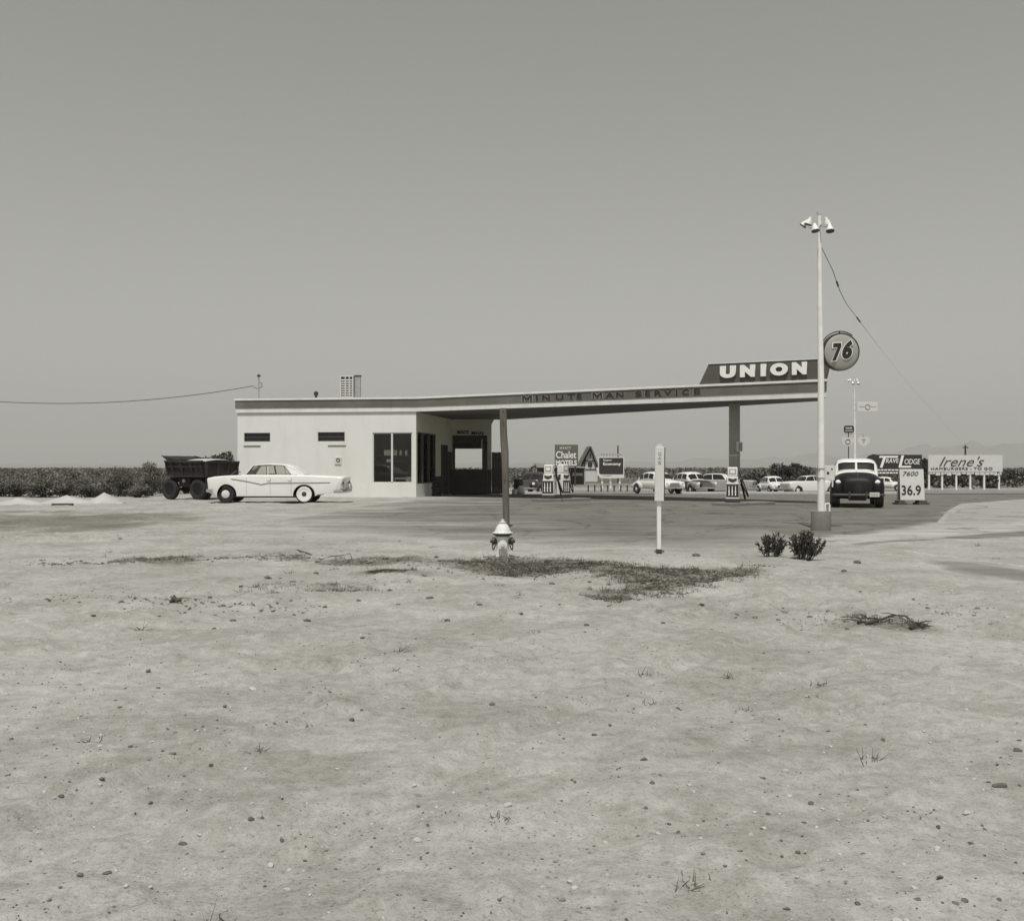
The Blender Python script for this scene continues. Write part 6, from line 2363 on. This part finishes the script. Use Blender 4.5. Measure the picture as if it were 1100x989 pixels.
# far desert scrub that reads as one grey belt
rgs = np.random.default_rng(77)
arrs = []
for (d0, d1, n, s) in ((113, 160, 1000, 0.17), (160, 260, 1500, 0.25), (260, 520, 1700, 0.42), (520, 1500, 1500, 1.1)):
    dd = d0 + (d1 - d0) * rgs.random(n) ** 0.9
    xx = (rgs.random(n) - 0.5) * 2 * (0.72 * dd + 10)
    pxs = CX + xx / dd * F
    kk = ~((pxs > 560) & (pxs < 692) & (dd < 192))
    dd, xx = dd[kk], xx[kk]
    n = len(dd)
    h = 1.35 * np.exp(rgs.normal(size=n) * 0.22)
    h = h * (1.0 if d0 < 500 else 1.1)
    w = h * rgs.uniform(0.7, 1.6, n) * (1 if d0 < 500 else 4)
    m_ = 22
    d3 = rgs.normal(size=(n, m_, 3))
    d3 /= np.linalg.norm(d3, axis=2)[..., None]
    d3 *= rgs.random((n, m_, 1)) ** 0.4
    P_ = np.stack([xx[:, None] + d3[..., 0] * w[:, None], dd[:, None] + d3[..., 1] * w[:, None], -1.0 + h[:, None] * (0.55 + 0.55 * d3[..., 2])], -1).reshape(-1, 3)
    a = rgs.normal(size=P_.shape)
    a /= np.linalg.norm(a, axis=1)[:, None]
    b = np.cross(a, rgs.normal(size=P_.shape))
    b /= np.linalg.norm(b, axis=1)[:, None]
    ss = s * rgs.uniform(0.6, 1.4, len(P_))[:, None]
    arrs.append(np.stack([P_ - a * ss, P_ + b * ss * 0.6, P_ + a * ss, P_ - b * ss * 0.6], 1))
scr_all = np.concatenate(arrs)
sel = rgs.random(len(scr_all)) < 0.55
tag(mass('desert_scrub', M['leaf_mid'], scr_all[sel]), kind='stuff')
tag(mass('desert_scrub', M['leaf_dark'], scr_all[~sel]), kind='stuff')
# left of the station the scrub starts nearer
n = 80
dd = rgs.uniform(64, 113, n)
xx = -dd * rgs.uniform(0.2, 0.72, n)
P0 = np.stack([xx, dd, gzv(dd)], -1)
arrs = []
for k in range(44):
    off = rgs.normal(size=(n, 3)) * np.array([0.45, 0.45, 0.2]) + np.array([0, 0, 0.35])
    P_ = P0 + off * rgs.uniform(0.7, 1.3, (n, 1))
    a = rgs.normal(size=P_.shape)
    a /= np.linalg.norm(a, axis=1)[:, None]
    b = np.cross(a, rgs.normal(size=P_.shape))
    b /= np.linalg.norm(b, axis=1)[:, None]
    ss = 0.09 * rgs.uniform(0.6, 1.4, n)[:, None]
    arrs.append(np.stack([P_ - a * ss, P_ + b * ss * 0.6, P_ + a * ss, P_ - b * ss * 0.6], 1))
tag(mass('desert_scrub', M['leaf_mid'], np.concatenate(arrs)), kind='stuff')


# ================================================================== SIGNS AND BUILDINGS BEYOND THE FORECOURT
def sign_board(name, label, cat, d, x0, x1, y0, y1, m, frame=None, legs=(), leg_m='pole_white', th=0.12, skew=0.0):
    g0 = gz(d)
    t = empty(name, (X((x0 + x1) / 2, d), d, g0), 0, label, cat)
    mb = MB()
    mb.box(X(x0, d), X(x1, d), d, d + th, Z(y1, d), Z(y0, d))
    p = mb.build('panel', m, t, True, bevel=0.01)
    if frame:
        w = frame[1] / F * d
        mb = MB()
        a, b, c, e = X(x0, d), X(x1, d), Z(y1, d), Z(y0, d)
        mb.box(a - w, a - 0.002, d - 0.05, d + th, c - w, e + w).box(b + 0.002, b + w, d - 0.05, d + th, c - w, e + w).box(a, b, d - 0.05, d + th, c - w, c - 0.002).box(a, b, d - 0.05, d + th, e + 0.002, e + w)
        mb.build('frame', frame[0], p, True)
    for px in legs:
        mb = MB()
        mb.box(X(px, d) - 0.09, X(px, d) + 0.09, d + th + 0.005, d + th + 0.17, g0 - 0.1, Z(y1, d) + 0.4)
        mb.build('leg', M[leg_m], t, True)
    return t, p


def sign_text(s, p, d, x0, x1, y0, y1, m, ext=0.02, shear=0.0, bold=0.02, space=1.0, name='lettering', lift=0.0):
    return text(s, name, m, p, Vector((X(x0, d), d - ext - 0.006 - lift, Z(y1, d))), (1, 0, 0), UP, X(x1, d) - X(x0, d), (y1 - y0) / F * d, ext, shear, bold, space)


def dashes(p, d, rows, m, seed=0):
    """rows of lettering too small to read: short raised blocks"""
    rg = random.Random(seed)
    mb = MB()
    for x0, x1, y0, y1 in rows:
        x = x0
        while x < x1 - 0.5:
            w = rg.uniform(1.4, 3.6)
            mb.box(X(x, d), X(min(x + w, x1), d), d - 0.02, d - 0.004, Z(y1, d), Z(y0, d))
            x += w + 0.7
    return mb.build('small_lettering', m, p, True)


# motel billboard
dM = 140
t, p = sign_board('motel_sign', 'tall olive billboard lettered HYATT Chalet MOTELS beyond the forecourt', 'billboard', dM, 596, 621, 477.5, 501, M['sign_olive'], legs=(599, 618), leg_m='dark_metal')
sign_text('HYATT', p, dM, 601.5, 613.5, 480.0, 482.6, M['letter_white'], bold=0.0)
sign_text('Chalet', p, dM, 597.2, 619.0, 484.6, 492.2, M['letter_white'], bold=0.012)
sign_text('MOTELS', p, dM, 597.2, 619.6, 494.2, 500.0, M['letter_white'], bold=0.025)
# dark billboard in a white frame
dB = 122
t, p = sign_board('billboard', 'dark billboard in a white frame right of the steep chalet gable', 'billboard', dB, 643.5, 669.5, 491.8, 509.5, M['sign_dark'], (M['sign_white'], 1.0), legs=(647, 656, 666))
sign_text('Super', p, dB, 648, 657.5, 493.0, 495.6, M['letter_white'], bold=0.01)
sign_text('Economy', p, dB, 648, 667, 496.6, 500.6, M['letter_white'], bold=0.02)
mb = MB()
d = dB
mb.prism([W(640.5, 502, d - 0.06), W(642.3, 502, d - 0.06), W(643.5, 508, d - 0.06), W(647, 511, d - 0.06), W(655, 511.5, d - 0.06), W(660, 509.9, d - 0.06), W(670.5, 509.4, d - 0.06), W(670.5, 513.2, d - 0.06), W(655, 513.8, d - 0.06), W(645, 513.4, d - 0.06), W(641.6, 510, d - 0.06)], (0, 0.04, 0))
mb.build('ribbon', M['sign_white'], p, True)
dashes(p, dB, [(645, 668, 487.2, 489.3)], M['sign_grey'], 3)
mb = MB()
mb.tube([(0, 0, -0.3), (0, 0, Z(478.5, 170) + 1)], 0.12, 8)
o = mb.build('pole', M['dark_metal'])
o.location = (X(663.8, 170), 170, gz(170))
o.name = 'utility_pole'
tag(o, 'short dark pole rising just above the dark billboard', 'utility pole')

# chalet gable and low motel wing
dC = 182
g0 = gz(dC)
ch = empty('chalet', (X(634, dC), dC, g0), 0, 'steep A-frame chalet gable with white front between the billboards', 'building')
pk = W(634, 480, dC)
bl, br = W(619.5, 507, dC), W(646, 512, dC)
mb = MB()
mb.prism([(pk.x, dC + 0.5, pk.z - 0.5), (X(624, dC), dC + 0.5, Z(505, dC)), (X(624.5, dC), dC + 0.5, g0), (X(642, dC), dC + 0.5, g0), (X(642.5, dC), dC + 0.5, Z(505, dC))], (0, 6, 0))
mb.build('gable_wall', M['plaster_far'], ch, True)
mb = MB()
for e in (bl, br):
    dx = (e - pk).normalized()
    nrm = Vector((dx.z, 0, -dx.x)) * (1 if e.x > pk.x else -1)
    if nrm.z < 0:
        nrm = -nrm
    q = [pk, e, e + nrm * 0.22, pk + nrm * 0.22 + Vector((0, 0, 0.05))]
    mb.prism([(v.x, dC - 0.3, v.z) for v in q], (0, 7, 0))
mb.build('roof', M['roof_far'], ch, True)
mb = MB()
for a, b in (((630, 489), (627, 503)), ((634, 487), (634, 504)), ((638, 490), (641, 503)), ((627, 495), (641, 495)), ((625, 504), (643, 504))):
    mb.tube([W(*a, dC + 0.45), W(*b, dC + 0.45)], 0.09, 4)
mb.build('timber', M['dark_wood'], ch, True)
mb = MB()
mb.box(X(631.5, dC), X(636.5, dC), dC + 0.42, dC + 0.48, Z(501, dC), Z(496.5, dC))
mb.build('window', M['pane_dark'], ch, True)
dL = 150
g0 = gz(dL)
wing = empty('motel_wing', (X(603, dL), dL, g0), 0, 'long low motel building with flat pale roof behind the left petrol pumps', 'building')
mb = MB()
mb.box(X(576, dL), X(629, dL), dL + 2, dL + 8, g0 - 0.2, Z(502.0, dL))
mb.build('wall', M['dark_wood'], wing, True)
mb = MB()
mb.prism([W(575, 497.3, dL - 0.5), W(628.5, 501.3, dL - 0.5), W(628.5, 502.6, dL - 0.5), W(575, 500.6, dL - 0.5)], (0, 9, 0))
mb.build('roof', M['galv'], wing, True)
mb = MB()
mb.box(X(615.5, dL), X(627, dL), dL + 1.9, dL + 1.99, Z(511, dL), Z(508, dL))
mb.box(X(604, dL), X(612, dL), dL + 1.9, dL + 1.99, Z(513, dL), Z(505, dL))
mb.build('window', M['plaster_far'], wing, True)
for px in (576, 590, 603, 612, 628):
    mb = MB()
    mb.box(X(px, dL) - 0.1, X(px, dL) + 0.1, dL - 0.3, dL - 0.1, g0, Z(501.5, dL))
    mb.build('post', M['sign_grey'], wing, True)
mb = MB()
mb.tube([W(576, 500, dL - 0.8), W(571, 502, dL - 0.8), W(568.5, 507, dL - 0.8), W(567, 513, dL - 0.8), W(566.5, 521, dL - 0.8)], 0.16, 8)
mb.build('curved_drainpipe', M['dark_metal'], wing, True)
# truck stored under the wing's left end: dark van with round fender
make_round_car('dark old car parked at the left end of the low motel wing', (X(574.5, 84), 84, gz(84) + 0.04), R(250), M['car_dark'], M['car_dark'], M['car_dark'], sc=1.12)
# rubbish and drums on the far edge by the screen wall
mb = MB()
mb.lathe([(0.28, 0), (0.29, 0.02), (0.28, 0.28), (0.295, 0.3), (0.28, 0.32), (0.28, 0.58), (0.295, 0.6), (0.28, 0.62), (0.28, 0.88), (0.26, 0.88), (0.25, 0.85)], seg=20)
o = mb.build('oil_drum', M['dark_metal'], smooth=True)
o.location = (X(557, 60.5), 60.5, gz(60.5) + 0.01)
tag(o, 'dark oil drum standing right of the crooked wooden post', 'drum')
for k, (px, dd, h, lab) in enumerate(((552.8, 58.8, 0.3, 'small pale can on the ground just right of the wooden post'), (559.5, 59.6, 0.5, 'pale crumpled sack leaning in front of the dark oil drum'))):
    mb = MB()
    if k == 0:
        mb.lathe([(0.14, 0), (0.15, 0.02), (0.15, 0.27), (0.13, 0.29), (0.05, 0.3)], seg=14)
        o = mb.build('pail', M['sign_white'], smooth=True)
    else:
        mb.lathe([(0.18, 0), (0.24, 0.08), (0.22, 0.28), (0.16, 0.42), (0.08, 0.5)], seg=9)
        o = mb.build('sack', M['sign_white'], smooth=True)
    o.location = (X(px, dd), dd, gz(dd) + 0.01)
    tag(o, lab, 'can' if k == 0 else 'sack')
# roadside rail in front of the billboards
rl = empty('guard_rail', (X(655, 104), 104, gz(104)), 0, 'long pale guard rail on dark posts below the dark billboard', 'guard rail')
mb = MB()
mb.box(X(629, 104), X(682, 104), 104, 104.1, Z(521, 104), Z(519.4, 104))
mb.build('rail', M['sign_grey'], rl, True)
for px in range(632, 682, 7):
    mb = MB()
    mb.box(X(px, 104) - 0.07, X(px, 104) + 0.07, 104.102, 104.25, gz(104) - 0.1, Z(519.6, 104))
    mb.build('post', M['dark_wood'], rl, True)

# TRAVELODGE board
dT = 110
t, p = sign_board('lodge_sign', 'dark slanted-end billboard lettered TRAVELODGE behind the black sedan', 'billboard', dT, 940.5, 990.5, 488.3, 503.2, M['sign_dark'], legs=(946, 965, 986), leg_m='dark_metal')
mb = MB()
mb.prism([W(930, 493.2, dT - 0.01), W(933, 489.6, dT - 0.01), W(938, 487.6, dT - 0.01), W(943, 488.3, dT - 0.01), W(943, 496, dT - 0.01), W(937, 495.4, dT - 0.01), W(933, 494.2, dT - 0.01)], (0, 0.1, 0))
mb.build('shaped_end', M['sign_dark'], p, True)
mb = MB()
for q in (((944.3, 491.6), (964.4, 491.6), (965.0, 489.6), (945.0, 489.6)), ((945.2, 502.2), (947.9, 502.2), (951.6, 491.62), (948.8, 491.62))):
    mb.prism([W(a, b, dT - 0.045) for a, b in q], (0, 0.035, 0))
mb.prism([W(a, b, dT - 0.045) for a, b in ((965.2, 502.2), (978.4, 502.2), (979.0, 500.2), (968.4, 500.2), (971.2, 489.0), (968.4, 489.0))], (0, 0.035, 0))
mb.build('large_letter', M['letter_white'], p, True)
sign_text('RAVE', p, dT, 951.4, 965.6, 492.5, 497.2, M['letter_white'], shear=0.2, bold=0.005)
sign_text('ODGE', p, dT, 971.6, 988.4, 492.8, 498.6, M['letter_white'], shear=0.2, bold=0.005)
mb = MB()
mb.box(X(941.5, dT), X(990, dT), dT + 0.02, dT + 0.1, Z(509.5, dT), Z(503.6, dT))
mb.build('lower_panel', M['sign_dark'], t, True)
dashes(p, dT, [(942.5, 966, 504.0, 505.4), (942.5, 966, 507.0, 508.6)], M['letter_white'], 5)

# Irene's drive-in sign
dI = 115
t, p = sign_board('drive_in_sign', 'white drive-in sign with dark script Irene\'s above HAMBURGERS - TO GO on pale posts', 'sign', dI, 997.3, 1077, 488.8, 506.8, M['sign_white'], legs=(998.7, 1012.8, 1028, 1043, 1058, 1074))
sign_text("Irene's", p, dI, 1009, 1057, 490.2, 500.6, M['dark_metal'], shear=0.45, bold=-0.008, name='script_lettering')
sign_text('HAMBURGERS - TO GO', p, dI, 1000, 1066, 501.8, 504.6, M['dark_metal'], bold=0.0, space=1.1)
mb = MB()
x = 999.0
rg = random.Random(4)
while x < 1076:
    w = rg.uniform(2, 5)
    mb.box(X(x, dI), X(min(x + w, 1076), dI), dI + 0.03, dI + 0.09, Z(507.4 + rg.uniform(1.5, 3.5), dI), Z(507.0, dI))
    x += w + rg.uniform(0.3, 1.2)
mb.build('valance', M['sign_white'], p, True)

# highway shields on their post, square sign on the far pole
dR = 60
rs = empty('route_sign_post', (X(911.5, dR), dR, gz(dR)), 0, 'black post carrying a dark plate and two white route shields behind the black sedan', 'road sign')
mb = MB()
mb.tube([(0, 0, -0.1), (0, 0, Z(457, dR) - gz(dR))], 0.03, 8)
mb.build('post', M['dark_metal'], rs)
k = dR / F


def rel(px, py):
    return (X(px, dR) - rs.location.x, Z(py, dR) - rs.location.z)


mb = MB()
pts = []
for (px, py) in ((906.2, 458.5), (907.5, 457.2), (915.8, 457.2), (917, 458.5), (917, 463.5), (915.8, 464.8), (907.5, 464.8), (906.2, 463.5)):
    x, z = rel(px, py)
    pts.append((x, -0.07, z))
mb.prism(pts, (0, 0.03, 0))
pt = mb.build('dark_plate', M['sign_dark'], rs)
mb = MB()
for (a, b, c, e) in ((907.6, 915.6, 462.2, 463.0), (908, 909.5, 459, 460.6), (910, 911.8, 459, 460.6), (912.4, 914.8, 459, 460.6)):
    x0, z0 = rel(a, e)
    x1, z1 = rel(b, c)
    mb.box(x0, x1, -0.076, -0.072, z0, z1)
mb.build('plate_mark', M['sign_white'], pt)


def shield(cxp, name, mark):
    mb = MB()
    pts = []
    for (dx, py) in ((-6.3, 470.2), (-3, 469.0), (0, 470.0), (3, 469.0), (6.3, 470.2), (6.6, 474), (4.5, 477.5), (0, 479.6), (-4.5, 477.5), (-6.6, 474)):
        x, z = rel(cxp + dx, py)
        pts.append((x, -0.07, z))
    mb.prism(pts, (0, 0.03, 0))
    s_ = mb.build(name, M['sign_white'], rs)
    mb = MB()
    x, z = rel(cxp, 474)
    if mark == 'ring':
        mb.tube([(x + 2.6 * k * math.cos(2 * PI * i / 16), -0.078, z + 2.4 * k * math.sin(2 * PI * i / 16)) for i in range(17)], 0.03, 5)
    else:
        mb.prism([(x - 2.6 * k, -0.074, z + 2.4 * k), (x + 2.6 * k, -0.074, z + 2.4 * k), (x + 1.2 * k, -0.074, z + 0.9 * k), (x - 1.2 * k, -0.074, z + 0.9 * k)], (0, -0.006, 0))
        mb.prism([(x - 0.8 * k, -0.074, z), (x + 0.8 * k, -0.074, z), (x, -0.074, z - 2.4 * k)], (0, -0.006, 0))
    mb.build('mark', M['sign_grey'], s_)


shield(910.3, 'route_shield', 'ring')
shield(927.5, 'route_shield', 'arrow')
x0, z0 = rel(908, 465.8)
x1, _ = rel(931, 465.8)
mb = MB()
mb.tube([(x0, -0.03, z0), (x1, -0.03, z0)], 0.018, 6)
xa, za = rel(927.5, 466)
mb.tube([(xa, -0.035, za), (xa, -0.035, za - 0.3)], 0.015, 6)
mb.build('cross_arm', M['galv'], rs)
dS = 65.9
sq = empty('hanging_sign', (X(931.5, dS), dS, Z(437, dS)), 0, 'small white oblong sign with a grey ringed line, held out from the far floodlight pole', 'sign')
k2 = dS / F
mb = MB()
mb.box(-10.5 * k2, 11.5 * k2, -0.02, 0.02, -5.2 * k2, 5.2 * k2)
q = mb.build('panel', M['sign_white'], sq, bevel=0.01)
mb = MB()
mb.box(-9 * k2, -2.6 * k2, -0.027, -0.022, -0.01, 0.03).box(3.4 * k2, 9.5 * k2, -0.027, -0.022, -0.01, 0.03)
mb.tube([(0.4 * k2 + 2.6 * k2 * math.cos(2 * PI * i / 16), -0.03, 0.01 + 2.6 * k2 * math.sin(2 * PI * i / 16)) for i in range(17)], 0.025, 5)
mb.build('mark', M['sign_grey'], q)
mb = MB()
mb.tube([(-13.2 * k2, 0.03, 3 * k2), (-9 * k2, 0.03, 3 * k2)], 0.02, 6)
mb.tube([(-13.2 * k2, 0.03, -3 * k2), (-9 * k2, 0.03, -3 * k2)], 0.02, 6)
mb.build('arm', M['galv'], sq)

# ================================================================== AIR, SKY, SUN, CAMERA
HAZE = 1.6e-4
mb = MB()
mb.box(-15500, 15500, -600, 15500, -80, 420)
hz = mb.build('haze', M['hill'])
hm = bpy.data.materials.new('desert_haze')
hm.use_nodes = True
nt = hm.node_tree
nt.nodes.clear()
o_ = nt.nodes.new('ShaderNodeOutputMaterial')
v_ = nt.nodes.new('ShaderNodeVolumePrincipled')
v_.inputs['Color'].default_value = (0.93, 0.93, 0.90, 1)
v_.inputs['Density'].default_value = HAZE
nt.links.new(v_.outputs[0], o_.inputs['Volume'])
hz.data.materials.clear()
hz.data.materials.append(hm)
tag(hz, kind='stuff')

SUN_DIR = Vector((0.13, 1.0, -2.2)).normalized()      # the way the light travels
elev = math.asin(-SUN_DIR.z)
az = math.atan2(-SUN_DIR.x, -SUN_DIR.y)
w = bpy.data.worlds.new('World')
S.world = w
w.use_nodes = True
nt = w.node_tree
bg = nt.nodes['Background']
sky = nt.nodes.new('ShaderNodeTexSky')
sky.sky_type = 'NISHITA'
sky.sun_disc = False
sky.sun_elevation = elev
sky.sun_rotation = az
sky.altitude = 0
sky.air_density = 2.7
sky.dust_density = 0.6
sky.ozone_density = 1.0
bw = nt.nodes.new('ShaderNodeRGBToBW')
tint = nt.nodes.new('ShaderNodeMixRGB')
tint.blend_type = 'MULTIPLY'
tint.inputs['Fac'].default_value = 1.0
tint.inputs['Color2'].default_value = (1.0, 0.995, 0.93, 1)
nt.links.new(sky.outputs[0], bw.inputs[0])
nt.links.new(bw.outputs[0], tint.inputs['Color1'])
nt.links.new(tint.outputs[0], bg.inputs['Color'])
bg.inputs['Strength'].default_value = 0.066

sl = bpy.data.lights.new('sun', 'SUN')
sl.energy = 3.4
sl.angle = R(0.5)
sl.color = (1.0, 0.985, 0.94)
so = bpy.data.objects.new('sun', sl)
so.rotation_euler = SUN_DIR.to_track_quat('-Z', 'Y').to_euler()
link(so)

cam = bpy.data.cameras.new('camera')
cam.sensor_width = 36.0
cam.lens = 36.0 * F / 1100.0
cam.shift_y = (HY - 494.5) / 1100.0
cam.clip_start = 0.05
cam.clip_end = 40000
co_ = bpy.data.objects.new('camera', cam)
co_.location = (0, 0, CZ)
co_.rotation_euler = (PI / 2, 0, 0)
link(co_)
S.camera = co_
S.view_settings.view_transform = 'Standard'
S.view_settings.look = 'None'
S.view_settings.gamma = 1.0
S.view_settings.exposure = 0.12
S.view_settings.use_curve_mapping = False
S.cycles.max_bounces = 8
S.cycles.diffuse_bounces = 5
S.cycles.volume_bounces = 0
S.cycles.transparent_max_bounces = 12


# ---- pieces of one kind that stand apart become objects of their own
def split_loose(o):
    me = o.data
    n = len(me.vertices)
    par_ = list(range(n))

    def find(a):
        while par_[a] != a:
            par_[a] = par_[par_[a]]
            a = par_[a]
        return a
    for e in me.edges:
        a, b = find(e.vertices[0]), find(e.vertices[1])
        if a != b:
            par_[a] = b
    groups = {}
    for i in range(n):
        groups.setdefault(find(i), []).append(i)
    if len(groups) < 2:
        return
    for r in list(groups)[1:] + list(groups)[:1]:
        last = r == list(groups)[0]
        keep = set(groups[r])
        bm = bmesh.new()
        bm.from_mesh(me)
        bm.verts.ensure_lookup_table()
        bmesh.ops.delete(bm, geom=[v for v in bm.verts if v.index not in keep], context='VERTS')
        nm = bpy.data.meshes.new(me.name)
        bm.to_mesh(nm)
        bm.free()
        for mm in me.materials:
            nm.materials.append(mm)
        if last:
            o.data = nm
        else:
            c = o.copy()
            c.data = nm
            link(c)


SPLIT = {'pillar', 'cover_strip', 'letter_pin', 'insulator', 'nail', 'strap', 'bracket', 'leg', 'bumper_guard', 'large_letter', 'mud_flap', 'mark', 'top_fitting', 'arm', 'side_rib', 'gate_rib', 'timber', 'partition'}
for o in [o for o in S.objects if o.type == 'MESH' and o.name.split('.')[0] in SPLIT and o.parent is not None]:
    split_loose(o)
